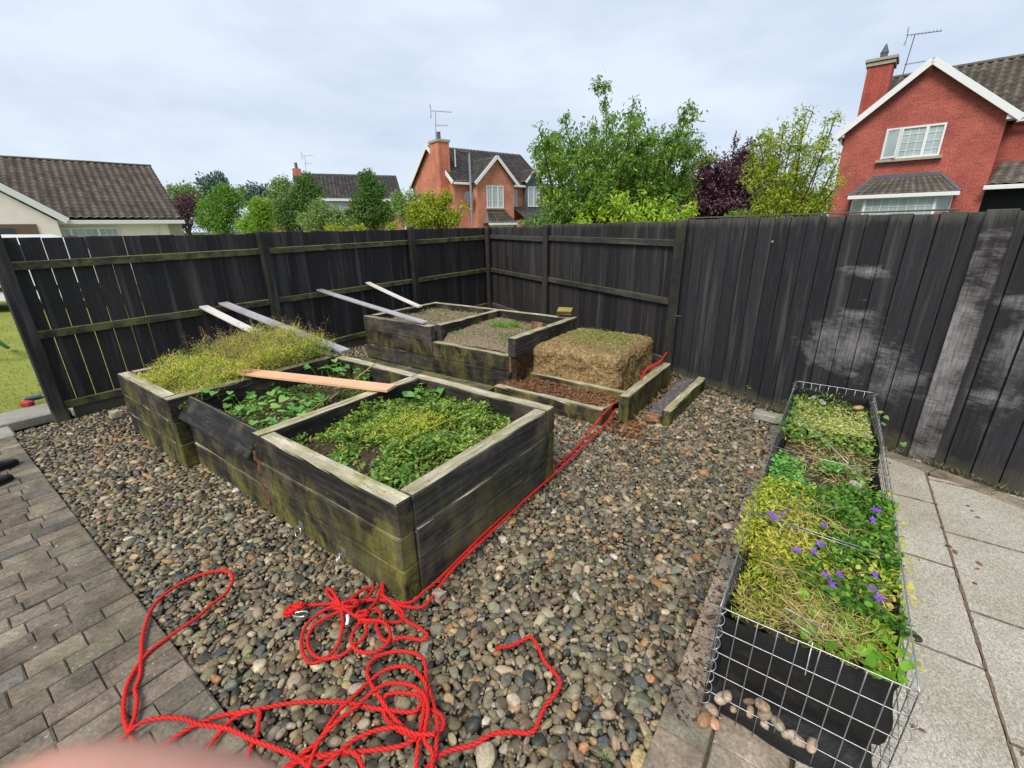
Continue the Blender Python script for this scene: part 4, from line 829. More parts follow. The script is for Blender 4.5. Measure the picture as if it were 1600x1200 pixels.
# box 1: low weed mat
a1 = (-1.24, -.12, .12, 1.31)
d1 = lambda a, b: min(1, max(.05, 1.0-((a+.70)/.60)**2*.6-((b-.74)/.68)**2*.45 + 1.5*fr(a, b, 4, 2)))
h1 = lambda a, b: max(.01, .07*d1(a, b)+.11*fr(a, b, 5, 5))
mb = MB(); cover(mb, 8200, a1, z1f, h1, (.016, .038), (.008, .017), dens=d1, tilt=.8); cover(mb, 5200, a1, z1f, h1, (.02, .046), (.013, .027), 'oval', dens=d1)
stuffobj('weeds', mb, M['weed'], 'dense mat of small green weeds growing in the nearest box', 'weeds')
mb = MB(); cover(mb, 2600, a1, z1f, lambda a, b: h1(a, b)*1.15, (.010, .02), (.007, .013), dens=lambda a, b: d1(a, b)*(fr(a, b, 5, 9) > -.05)); cover(mb, 1500, (-.95, -.5, .4, 1.0), lambda a, b: z1f(a, b)+.04, lambda a, b: .05, (.02, .05), (.003, .006), dens=lambda a, b: math.exp(-((a+.68)**2+(b-.72)**2)/.035))
stuffobj('weed_tips', mb, M['lime'], 'yellow-green young tips and pale stems mixed through the weed mat of the nearest box', 'weeds')
def broadplant(name, spots, m, label, cat, grp=None, kind='heart'):
    mb = MB(); st = MB(); S0 = spots
    for (a, b, z, s, h) in S0:
        p = W(a, b, z); th = rl.uniform(0, 6.28); e = p+np.array([math.cos(th)*h*.4, math.sin(th)*h*.4, h]); st.tube([p-[0, 0, .02], (p+e)/2+[0, 0, h*.15], e], [.003, .0025, .002], 5, rnd=.4)
        leaf_mesh(mb, np.array([e]), np.array([[math.cos(th), math.sin(th), -.15]]), rand_nrm(1, .28), s, s*rl.uniform(.85, 1.05), kind)
    t_ = thing(name, W(S0[0][0], S0[0][1], S0[0][2]), label, cat, grp); newobj('leaves', mb, m, t_); newobj('stalks', st, M['weed'], t_)['kind'] = 'stuff'; return t_
# broad plants in box 1
def ab_at(px, py, z): return AB(G(px, py, z))
def spots(L_, z, s0, s1, h0, h1_):
    out = []
    for (px, py) in [(x+rl.normal(0, 6)*(k > 0), y+rl.normal(0, 3)*(k > 0)) for k in range(3) for x, y in L_]:
        a, b = ab_at(px, py, z+.04); out.append((a, b, z, rl.uniform(s0, s1), rl.uniform(h0, h1_)))
    return out
broadplant('broadleaf_plant', spots([(640, 608), (656, 612), (672, 614), (690, 612), (648, 620), (628, 618)], .44, .05, .085, .05, .10), M['broad'], 'broad heart-leaved seedlings at the back corner of the nearest box below the pine plank end', 'plant')
broadplant('broadleaf_plant', spots([(612, 712), (624, 706), (634, 722), (618, 728), (602, 742), (645, 716), (600, 725), (640, 735)], .42, .035, .06, .02, .06), M['broad'], 'small bright broad-leaved seedlings near the front corner of the nearest box', 'plant')
broadplant('broadleaf_plant', spots([(528, 712), (538, 718), (545, 708)], .42, .03, .045, .02, .05), M['broad'], 'tiny broad seedling by the front edge of the nearest box', 'plant')
# box 2: heart leaves
hl = [(350, 628), (365, 622), (378, 630), (392, 622), (405, 632), (420, 620), (432, 628), (445, 618), (398, 645), (412, 650), (428, 645), (440, 640), (455, 632), (468, 626), (450, 650), (466, 644), (482, 636), (496, 630), (510, 626), (478, 650), (380, 642), (435, 612), (462, 610), (420, 606), (490, 622), (505, 640), (345, 618), (360, 634), (410, 662), (425, 660), (440, 656)]
broadplant('heart_leaved_plant', spots(hl[:16], .37, .05, .085, .05, .12), M['broad'], 'spreading heart-leaved plant on the left half of the middle box', 'plant')
broadplant('heart_leaved_plant', spots(hl[16:], .37, .05, .08, .04, .10), M['broad'], 'heart-leaved plant spreading in front of the divider in the middle box', 'plant')
broadplant('heart_leaved_plant', spots([(500, 572), (510, 568), (505, 582), (515, 578), (496, 562), (525, 586), (535, 583), (518, 590), (500, 590), (545, 584)], .40, .05, .085, .08, .16), M['broad'], 'tall cluster of light green leaves at the back of the middle box', 'plant')
broadplant('heart_leaved_plant', spots([(568, 588), (578, 592), (560, 596), (585, 584)], .38, .05, .08, .08, .14), M['broad'], 'round leaves beside the thin cane in the back corner of the middle box', 'plant')
broadplant('heart_leaved_plant', [(-2.36, .22, .52, .06, .05), (-2.40, .12, .54, .06, .04), (-2.33, .3, .5, .05, .05)], M['broad'], 'two pale round leaves trailing over the divider beside the tipped sleeper', 'plant')
a2 = (-2.34, -1.38, .13, 1.31); d2 = lambda a, b: min(1, max(.06, .5+1.0*fr(a, b, 4, 4)))
mb = MB(); cover(mb, 3600, a2, z2f, lambda a, b: .05, (.012, .03), (.007, .018), 'oval', dens=d2); stuffobj('weeds', mb, M['weed'], 'small patchy seedlings between the heart-leaved plants of the middle box', 'weeds')
# box 3: long yellow-green grassy weed
a3 = (-3.58, -2.46, -.02, 1.34); d3 = lambda a, b: min(1, max(.1, .9+.6*fr(a, b, 3, 7)))
h3 = lambda a, b: .14+.14*max(0, (b-.4))+.11*fr(a, b, 4, 1)-.10*max(0, .25-b)/.25
mb = MB(); cover(mb, 12500, a3, z3f, h3, (.025, .06), (.004, .008), dens=d3, up=.8, tilt=.9); stuffobj('long_grass', mb, M['lime'], 'tangled yellow-green grassy weeds filling the left box', 'grass')
mb = MB(); cover(mb, 4200, a3, z3f, lambda a, b: h3(a, b)+.03, (.02, .06), (.003, .006), dens=d3, up=1., tilt=.8); stuffobj('dry_grass', mb, M['strawl'], 'dry straw-coloured stems through the grassy weeds of the left box', 'grass')
mb = MB(); cover(mb, 3500, a3, z3f, lambda a, b: h3(a, b)*.9, (.02, .04), (.01, .018), 'oval', dens=lambda a, b: .9 if fr(a, b, 3, 3) > .12 else .08); stuffobj('green_weeds', mb, M['weed'], 'greener leafy patches within the grassy weeds of the left box', 'weeds')
mb = MB(); en = stems(mb, 420, (-3.6, -2.55, .5, 1.45), lambda a, b: .56, .12, .30, .0014, .35); sd_ = MB()
en = np.array(en); idx = rl.randint(0, len(en), 4200); P = en[idx]+rl.normal(0, .018, (4200, 3))+np.array([0, 0, -.012]); leaf_mesh(sd_, P, rand_dir(4200, .5), rand_nrm(4200, .9), .011, .006)
t_ = thing('seeding_grass', W(-3.1, 1.0, .55), 'wispy seed heads rising above the back of the grassy left box', 'grass'); newobj('stalks', mb, M['seed'], t_); newobj('seed_heads', sd_, M['seed'], t_)
mb = MB(); en = stems(mb, 60, (-3.62, -3.3, .35, 1.1), lambda a, b: .52, .06, .16, .0015, .35); en = np.array(en); P = np.repeat(en, 14, 0)+rl.normal(0, .02, (len(en)*14, 3)); leaf_mesh(mb, P, rand_dir(len(P), .3), rand_nrm(len(P), .6), .016, .009); t_ = newobj('tall_weed', mb, M['weed']); tag(t_, 'taller green weed tuft at the far left end of the grassy box', 'weed')
# second bed plants
mb = MB(); cover(mb, 900, (-3.8, -2.65, 2.9, 4.05), lambda a, b: .51, lambda a, b: .03, (.012, .03), (.006, .014), dens=lambda a, b: .7 if fr(a, b, 3, 6) > .1 else .05); cover(mb, 1200, (-2.48, -1.42, 2.92, 4.05), zB2, lambda a, b: .03, (.012, .028), (.006, .014), dens=lambda a, b: .9 if fr(a, b, 3, 2) > .12 else .04)
stuffobj('seedlings', mb, M['weed'], 'scattered seedlings on the brown soil of the second bed', 'seedlings')
def tuft(px, py, z, n, h, sp, label, m='freshgrass'):
    a, b = ab_at(px, py, z); mb = MB(); P = np.array([W(a+rl.normal(0, sp*1.2), b+rl.normal(0, sp*.6), z-.01) for _ in range(n)]); leaf_mesh(mb, P, rand_dir(n, 2.2, .8), rand_nrm(n, .9), rl.uniform(h*.5, h, n), .006, 'blade'); return tag(newobj('grass_tuft', mb, M[m]), label, 'grass tuft')
tuft(780, 512, .48, 150, .15, .05, 'tall bright green grass tuft in the middle box of the second bed'); tuft(803, 510, .48, 200, .09, .045, 'low bright grass tuft beside the offcut block'); tuft(757, 497, .48, 50, .12, .03, 'thin grass tuft at the back divider of the second bed')
mb = MB(); dbk = lambda a, b: .95*math.exp(-(((a+.75)/.36)**2+((b-3.85)/.33)**2))+.25*(fr(a, b, 4, 5) > .15)
cover(mb, 2600, (-1.2, -.3, 3.25, 4.22), lambda a, b: .45, lambda a, b: .03, (.009, .022), (.005, .011), dens=dbk); stuffobj('ground_cover', mb, M['weed'], 'low green ground cover on top of the soil block', 'ground cover')
# small weeds through gravel
mb = MB()
for _ in range(150):
    a, b = rl.uniform(-3.5, 1.15), rl.uniform(-.7, 3.0)
    if not in_gravel(a, b): continue
    n = rl.randint(5, 20); P = np.array([W(a+rl.normal(0, .014), b+rl.normal(0, .014), rl.uniform(-.01, .012)) for _ in range(n)]); leaf_mesh(mb, P, rand_dir(n, .5), rand_nrm(n, .5), rl.uniform(.006, .016, n), .007)
stuffobj('gravel_weeds', mb, M['weed'], 'tiny green weeds sprouting between the pebbles', 'weeds')
mb = MB()
for k in range(2600):
    a = rl.uniform(-4.5, 3.4); 
    if a < -4.0 : b = 3.0; 
    b = wall_b(a) - abs(rl.normal(0, .05))-.02
    p = W(a, b, .0); leaf_mesh(mb, np.array([p]), rand_dir(1, 1.2), rand_nrm(1), rl.uniform(.02, .06), .006)
stuffobj('fence_foot_grass', mb, mat_leaf('dull_grass', [(.2, (.10, .10, .05)), (.8, (.24, .22, .12))], trans=.15), 'sparse dry grass along the foot of the right and back fences', 'grass')
# weeds against the right fence
def tallweed(px, py, h, label, m, nl, seeds=False, lw=(.05, .012)):
    p = G(px, py, 0); st = MB(); lf = MB(); t_ = thing('tall_weed', p, label, 'weed')
    for k in range(4):
        d = np.array([rl.normal(0, .12), rl.normal(0, .12), 1.])*h*rl.uniform(.6, 1); e = p+d; st.tube([p, p+d*.5+rl.normal(0, .015, 3), e], [.003, .0025, .0015], 5, rnd=.3)
        for j in range(nl):
            q = p+d*rl.uniform(.1, 1); leaf_mesh(lf, np.array([q]), rand_dir(1, .35), rand_nrm(1, .3), rl.uniform(.5, 1)*lw[0], lw[1])
        if seeds:
            n = 30; leaf_mesh(lf, e+rl.normal(0, .035, (n, 3)), rand_dir(n, .2), rand_nrm(n, .8), .012, .008, rnd=rl.uniform(.8, 1, n))
    newobj('stem', st, M['weed'], t_); newobj('leaves', lf, m, t_)
tallweed(1167, 622, .17, 'green leafy weed standing against the foot of the right fence', M['weed'], 10)
tallweed(1213, 628, .26, 'taller seeding weed by the right fence just behind the wire planter', M['lime'], 6, True)
tallweed(642, 470, .5, 'ivy shoots climbing the fence post behind the second bed', M['freshgrass'], 5, False, (.07, .05))
mb = MB(); n = 60; P = np.array([W(rl.uniform(-4.5, -3.2), 4.35+rl.uniform(0, 1.2), rl.uniform(.02, .22)) for _ in range(n)]); leaf_mesh(mb, P, rand_dir(n, .3), rand_nrm(n, .5), .07, .06, 'heart'); tag(newobj('ground_ivy', mb, M['freshgrass']), 'bright green weeds growing behind the second bed near the corner', 'weeds')
# ------------------------------------------------------------------ wire gabion planter
GA0, GA1, GB0, GB1, GH = 1.325, 1.845, .30, 3.14, .50
gp = thing('wire_planter', W((GA0+GA1)/2, (GB0+GB1)/2, 0), 'long galvanised wire mesh planter lined with black fabric and overflowing with plants', 'planter')
def wiregrid(name, o, u, v, nu, nv, lu, lv, r=.0019, lean=0, bulge=None):
    mb = MB()
    def pt(s, t):
        q = o+u*s+v*t
        if bulge is not None: q = q+bulge*math.sin(math.pi*s/lu)*math.sin(math.pi*min(1, t/lv)*.9)
        return q
    for i in range(nu+1): mb.tube([pt(lu*i/nu, lv*k/6) for k in range(7)], r, 6)
    for j in range(nv+1): mb.tube([pt(lu*k/24, lv*j/nv) for k in range(25)], r if j < nv else r*1.25, 6)
    return newobj(name, mb, M['galv'], gp, smooth=True)
wiregrid('front_mesh', W(GA0, GB0, .0), ax3, Z3, 9, 5, GA1-GA0, GH)
wiregrid('back_mesh', W(GA0, GB1, .0), ax3, Z3, 9, 5, GA1-GA0, GH+.0)
wiregrid('side_mesh', W(GA0, GB0, .0), by3, Z3, 36, 5, GB1-GB0, GH, bulge=-ax3*.02)
wiregrid('side_mesh', W(GA1, GB0, .0), by3, Z3, 36, 5, GB1-GB0, GH, bulge=ax3*.03)
def spiral(a, b, n=9):
    mb = MB(); P = [W(a, b, .01)+Z3*(GH-.01)*t+ax3*.020*math.cos(t*n*6.28)+by3*.020*math.sin(t*n*6.28) for t in np.linspace(0, 1, n*14)]; mb.tube(P, .0016, 5); newobj('corner_spiral', mb, M['galv'], gp, smooth=True)
for a, b in ((GA0, GB0), (GA1, GB0), (GA0, GB1), (GA1, GB1)): spiral(a, b)
def brace(px, name='brace_wire', r=.002): mb = MB(); mb.tube(px, r, 6); newobj(name, mb, M['galv'], gp, smooth=True)
for b in (1.75, .98, .96): brace([W(GA0-.01, b, GH-.01), W((GA0+GA1)/2, b, GH-.02), W(GA1+.01, b-.02, GH-.015)], r=.0024)
brace([W(GA0, 2.35, GH+.01), W(GA0+.16, 2.1, GH+.03), W(GA0+.36, 1.75, GH-.01)], r=.003)
brace([G(1222, 955, GH+.02), G(1228, 950, GH+.03), G(1290, 985, GH+.01)]); brace([G(1222, 970, GH+.0), G(1228, 965, GH+.02), G(1286, 1003, GH+.01)])
brace([G(1270, 1003, GH+.01), G(1258, 1055, GH-.12), G(1250, 1040, GH-.10)])
for (x0, y0, x1, y1) in ((1078, 932, 1128, 950), (1080, 1038, 1105, 1044), (1148, 750, 1178, 762)): brace([G(x0, y0, .25 if y0 < 1000 else .1), G(x1, y1, .3 if y0 < 1000 else .14)], 'wire_end')
# black fabric liner
t = NT('black_fabric', .62, .3); P = t.pos(); n = t.noise(P, 6, 4, .6, 1.0); n2 = t.noise(P, 120, 3, .7); dd_ = t.noise(P, 9, 5, .7, 0, off=(3, 1, 1)); c = t.mix(t.ramp(dd_, [(.55, 0), (.75, .35)]), (.012, .012, .013), (.09, .085, .075)); t.color(c); t.bump(t.math('ADD', t.math('MULTIPLY', n, 2.), t.math('MULTIPLY', n2, .15)), .5, .02); M['liner'] = t.m
mb = MB(); ring = []; ins = .018; n = 160; nz_ = 14
cor = [(GA0+ins, GB0+ins+.008), (GA1-ins, GB0+ins+.012), (GA1-.02, GB1-.03), (GA0+.02, GB1-.03)]
per = []
for i in range(4):
    p, q = np.array(cor[i]), np.array(cor[(i+1) % 4]); k = 14 if i % 2 == 0 else 60
    for j in range(k): per.append(p+(q-p)*j/k)
per = np.array(per); cen = per.mean(0)
P = np.zeros((nz_+1, len(per)+1, 3))
for zi in range(nz_+1):
    tz = zi/nz_
    for i in range(len(per)+1):
        p = per[i % len(per)]; q = W(p[0], p[1]); out_ = np.array([p[0]-cen[0], (p[1]-cen[1])*.15]); out_ /= np.linalg.norm(out_)+1e-9
        w_ = .016*mn.fractal(Vector((q[0]*5, q[1]*5, tz*2.6)), .8, 2., 3) + .012*math.sin(tz*9+q[0]*8) - .004*math.sin(tz*math.pi)
        w_ += .022 if tz < .2 else (-.022 if tz < .42 else 0)
        P[zi, i] = W(p[0]+out_[0]*w_, p[1]+out_[1]*w_, .012+tz*(GH-.055+.018*mn.noise(Vector((q[0]*4, q[1]*4, 0)))))
mb.grid(P); 
inn_ = P[-1].copy(); c3 = W(cen[0], cen[1]); rim = np.zeros((2, len(per)+1, 3)); rim[0] = P[-1]
d = inn_-c3; d[:, 2] = 0; rim[1] = inn_ - ax3*np.clip((d@ax3), -1, 1)[:, None]*.07 - by3*np.sign(d@by3)[:, None]*.008 - Z3*.11; mb.grid(rim)
newobj('fabric_liner', mb, M['liner'], gp, smooth=True)
uu = lambda a: (a-GA0)/(GA1-GA0)
zg = lambda a, b: .385+.02*math.sin(b*4)
mb = MB(); mb.grid(bumpy(GA0+.05, GA1-.05, GB0+.08, GB1-.04, zg, 20, 90, .02, 14)); tag(newobj('soil', mb, M['soil'], smooth=True), 'dark soil filling the wire planter', 'soil', kind='stuff')
# rounded stones caught between mesh and liner
stones = [((1128, 1091), .024, (.42, .36, .27)), ((1137, 1088), .020, (.46, .38, .28)), ((1147, 1107), .018, (.44, .33, .22)), ((1170, 1096), .017, (.30, .2, .12)), ((1172, 1112), .02, (.40, .30, .2)), ((1191, 1102), .022, (.36, .27, .18)), ((1195, 1117), .021, (.30, .26, .19)), ((1197, 1133), .018, (.40, .32, .27)), ((1215, 1130), .024, (.34, .3, .22)), ((1233, 1147), .021, (.44, .37, .27)), ((1247, 1157), .022, (.38, .29, .23)), ((1268, 1164), .026, (.42, .30, .25))]
for (px, py), r, c in stones:
    d = ray(px, py); q = W(0, GB0+.012); nrm = by3; t_ = ((q-C0)@nrm)/(d@nrm); p = C0+d*t_; mb = MB(); pebble_into(mb, p[0], p[1], p[2], r, 3, (.6, .8), c, .06)
    tag(newobj('rounded_stone', mb, M['pebble'], smooth=True), 'tan rounded stone trapped low between the front mesh and the black liner', 'stone', 'stones behind the front mesh')
# leaning: leaf scraps on mesh
for (px, py, z, r, c, lab) in ((1100, 1125, .012, .028, (.46, .24, .11), 'orange-brown rounded stone on the edging at the planter\'s near left corner'), (1116, 1130, .010, .02, (.42, .24, .15), 'flat reddish stone beside the orange one at the planter corner'), (1112, 1108, .02, .022, (.28, .22, .16), 'brown stone wedged under the planter\'s near left corner'), (1115, 972, .01, .018, (.46, .33, .22), 'small tan stone on the edging beside the planter'), (1432, 997, .005, .022, (.07, .065, .05), 'dark oval pebble lying on the pale slab right of the planter'), (1341, 637, GH-.06, .03, (.52, .34, .18), 'flat orange stone at the far end of the wire planter'), (1338, 757, GH-.06, .03, (.40, .36, .3), 'pale flat stone on the bare soil halfway along the planter')):
    p = G(px, py, z); mb = MB(); pebble_into(mb, p[0], p[1], p[2], r, 3, (.45, .6), c, .05); tag(newobj('rounded_stone', mb, M['pebble'], smooth=True), lab, 'stone')
# planter plants
def ga(f0, f1): return (GA0+(GA1-GA0)*f0, GA0+(GA1-GA0)*f1)
def pl(mb, n, f0, f1, b0, b1, h, ll, lw, kind='diamond', up=.4, tilt=.5, dens=None, over=0):
    cover(mb, n, (GA0+.03-over+(GA1-GA0-.06+2*over)*f0, GA0+.03-over+(GA1-GA0-.06+2*over)*f1, b0, b1), zg, (h if callable(h) else (lambda a, b: h)), ll, lw, kind, dens, up, tilt)
mb = MB(); pl(mb, 5200, .05, .97, 2.22, 2.80, .08, (.012, .026), (.008, .016), 'diamond', dens=lambda a, b: .9 if fr(a, b, 4, 8) > -.12 else .3); stuffobj('variegated_groundcover', mb, M['pale'], 'cream and pale yellow variegated leaves towards the far end of the planter', 'ground cover')
mb = MB(); pl(mb, 1500, .0, 1., 2.02, 2.95, .07, (.014, .028), (.012, .022), 'round', over=.01, dens=lambda a, b: .9 if (fr(a, b, 3, 1) > .08 or a > 1.77 or a < 1.38 or b < 2.24) else .10); stuffobj('leafy_groundcover', mb, M['weed'], 'green rounded leaves edging the variegated patch of the planter', 'ground cover')
mb = MB(); pl(mb, 800, .1, 1., 1.60, 2.1, .03, (.03, .08), (.002, .004), up=.3, tilt=.9); stuffobj('dry_stems', mb, M['strawl'], 'dry stems on the bare soil in the middle of the planter', 'stems')
mb = MB(); pl(mb, 300, .4, .95, 1.75, 1.95, .03, (.015, .03), (.004, .008)); pl(mb, 2600, .0, .95, 1.15, 1.78, .07, (.016, .03), (.012, .022), 'oval', over=.02, dens=lambda a, b: 1/(1+math.exp(-(.30+(1.62-b)*1.6-uu(a)+.9*fr(a, b, 5, 8))*8))); stuffobj('strawberry_leaves', mb, M['broad'], 'bright green toothed leaves on the left side of the planter beyond its middle', 'leaves')
uu = lambda a: (a-GA0)/(GA1-GA0)
bell = lambda a, b: 1/(1+math.exp(-((uu(a)-.48)*7 + 2.2*fr(a, b, 5, 6) - 1.6*max(0, .85-b)*6)))
mb = MB(); pl(mb, 4300, -.03, 1., .72, 1.40, .11, (.014, .032), (.006, .012), over=.04, up=.6, tilt=.9, dens=lambda a, b: max(.16, 1-bell(a, b)*.9)); stuffobj('yellow_groundcover', mb, M['lime'], 'yellow-green spreading foliage spilling over the left side of the planter', 'ground cover')
mb = MB(); pl(mb, 2300, .03, .97, .38, .84, .07, (.035, .085), (.0018, .003), up=.25, tilt=1.2, dens=lambda a, b: .95 if fr(a, b, 4, 3) > -.05 else .12); pl(mb, 700, .1, .8, .80, 1.3, .13, (.04, .10), (.002, .0034), up=.3, tilt=1.2, dens=lambda a, b: .9 if fr(a, b, 4, 12) > .1 else .05); stuffobj('dead_grass', mb, M['strawl'], 'matted dead straw-coloured grass at the near end of the planter', 'grass')
mb = MB(); pl(mb, 3000, .0, 1., .35, .9, .055, (.016, .032), (.004, .008), up=.8, tilt=.9, dens=lambda a, b: .95 if fr(a, b, 4, 3) < .1 else .35); stuffobj('moss', mb, M['lime2'], 'yellow-green mossy growth at the near end of the planter', 'moss')
mb = MB(); pl(mb, 170, .45, 1.02, .36, .62, .06, (.025, .04), (.02, .035), 'round'); stuffobj('round_leaf_weeds', mb, M['freshgrass'], 'a few larger round leaves by the front right corner of the planter', 'weeds')
bf = thing('bellflower_plant', W(1.72, 1.0, .4), 'dark green bellflower with purple flowers on the right side of the planter', 'flowering plant')
mb = MB(); pl(mb, 7500, .2, 1.02, .58, 1.45, lambda a, b: max(.02, .10+.09*fr(a, b, 5, 2)), (.012, .026), (.010, .021), 'round', over=.03, tilt=.7, dens=lambda a, b: max(.04, bell(a, b))); newobj('foliage', mb, M['deep'], bf)
mb = MB(); pl(mb, 150, .3, 1.02, .55, 1.4, .11, (.014, .024), (.012, .02), 'round', over=.05, tilt=.7, dens=bell); newobj('yellowing_leaves', mb, M['lime'], bf)
M['purple'] = mat_leaf('purple_petal', [(.1, (.20, .05, .58)), (.9, (.34, .11, .78))], trans=.3)
flp = [(1364, 797, .62), (1372, 801, .62), (1361, 813, .61), (1206, 805, .6), (1209, 812, .6), (1230, 800, .6), (1219, 805, .59), (1286, 824, .6), (1281, 852, .6), (1288, 901, .6), (1309, 899, .62), (1297, 913, .61), (1362, 922, .6), (1372, 935, .59), (1363, 898, .6), (1245, 862, .6), (1269, 863, .6), (1354, 684, .56), (1283, 780, .56), (1306, 792, .56)]
def flower(parent, p, s, m):
    mb = MB(); ax = unit(np.array([rl.normal(0, .35), rl.normal(-.3, .3), 1.])); u = unit(np.cross(ax, [0.3, 1, 0])); v = np.cross(ax, u)
    for k in range(5):
        th = k*2*math.pi/5; d = u*math.cos(th)+v*math.sin(th); w = np.cross(ax, d)
        V = [p, p+d*s*.35+w*s*.22+ax*s*.45, p+d*s*.75+w*s*.2+ax*s*.62, p+d*s*1.08+ax*s*.62, p+d*s*.75-w*s*.2+ax*s*.62, p+d*s*.35-w*s*.22+ax*s*.45]; mb.add(V, [[0, 1, 2, 3, 4, 5]], rnd=rl.rand())
    return newobj('flower', mb, m, parent)
for (x, y, z) in flp: flower(bf, G(x, y, z-.075), .0175, M['purple'])
M['whitepetal'] = mat_leaf('white_petal', [(.1, (.6, .58, .55)), (.9, (.75, .74, .72))], trans=.2)
wf = thing('white_flower_plant', W(1.5, 2.98, .4), 'small plant with white flower heads at the far end of the planter', 'flowering plant'); mb = MB(); pl(mb, 160, .05, .7, 2.85, 3.08, .09, (.02, .05), (.005, .01), up=1.); newobj('foliage', mb, M['weed'], wf)
for (x, y, z) in ((1271, 621, .54), (1283, 627, .54), (1287, 630, .53)):
    p = G(x, y, z); mb = MB(); mb.tube([p-[0, 0, .14], p], .0015, 5); newobj('stalk', mb, M['weed'], wf)
    mb = MB(); n = 60; D = unit(rl.normal(0, 1, (n, 3))+[0, 0, .6]); leaf_mesh(mb, np.tile(p, (n, 1)), D, rand_nrm(n, 1), .016, .006); newobj('flower', mb, M['whitepetal'], wf)
# climbing shoots on the mesh
mb = MB()
for (x, y, z) in ((1236, 640, .48), (1230, 655, .46), (1228, 668, .44), (1232, 680, .42), (1368, 690, .46), (1372, 700, .42), (1366, 710, .4), (1374, 720, .36), (1368, 650, .5), (1225, 645, .45), (1240, 628, .5)): P = G(x, y, z)+rl.normal(0, .03, (6, 3)); leaf_mesh(mb, P, rand_dir(6, -.2), rand_nrm(6, .7), .035, .03, 'heart')
stuffobj('trailing_shoots', mb, M['weed'], 'round-leaved shoots trailing through the side mesh at the far end of the planter', 'shoots')
mb = MB(); n = 110; P = np.array([W(GA1+abs(rl.normal(0, .035)), rl.uniform(.5, 1.6), rl.uniform(.30, .5)) for _ in range(n)]); leaf_mesh(mb, P, rand_dir(n, -.1), rand_nrm(n, .8), .024, .018, 'oval'); stuffobj('trailing_shoots', mb, M['lime'], 'yellowing shoots hanging out through the right side of the planter', 'shoots')
mb = MB(); n = 500; P = np.array([W(GA1+abs(rl.normal(0, .10)), rl.uniform(1.3, 2.7), rl.uniform(.0, .05)) for _ in range(n)]); leaf_mesh(mb, P, rand_dir(n, .3), rand_nrm(n, 1), .07, .003); stuffobj('straw_litter', mb, M['strawl'], 'dry straw lying on the slabs along the right side of the planter', 'straw')
# leaves fallen on the slabs
M['deadleaf'] = mat_leaf('dead_leaf', [(.1, (.09, .045, .02)), (.9, (.26, .14, .07))], trans=.05)
for i, (x, y) in enumerate(((1482, 853), (1489, 857), (1514, 792), (1519, 797), (1533, 810), (1524, 889), (1536, 885), (1528, 914), (1475, 827), (1456, 786), (1434, 1138), (1428, 1132), (1596, 1172), (1496, 867))):
    mb = MB(); p = G(x, y, .006); leaf_mesh(mb, np.array([p]), rand_dir(1, .1), rand_nrm(1, .3), rl.uniform(.02, .045), .018, 'oval'); tag(newobj('fallen_leaf', mb, M['deadleaf']), 'brown curled dead leaf lying on the pale slabs', 'leaf', 'dead leaves on the slabs')
# dark debris in the edging gap
mb = MB(); chips(mb, 900, (1.2, 1.33, .2, 3.2), lambda a, b: .0+random.uniform(0, .012), .008, .03, [(.05, .035, .02), (.1, .06, .04), (.16, .09, .06)]); tag(newobj('leaf_litter', mb, M['chip']), 'brown leaf litter between the edging bricks and the planter', 'litter', kind='stuff')
# concrete lump / slate at the far end of the edging
mb = MB(); p = G(1195, 650, .02); mb.beam(p-ax3*.1, p+ax3*.16, .13, .07, bev=.012, seg=3, jit=.006); tag(newobj('stone_block', mb, M['oldconc']), 'mossy stone block on the pebbles behind the far left corner of the planter', 'stone')
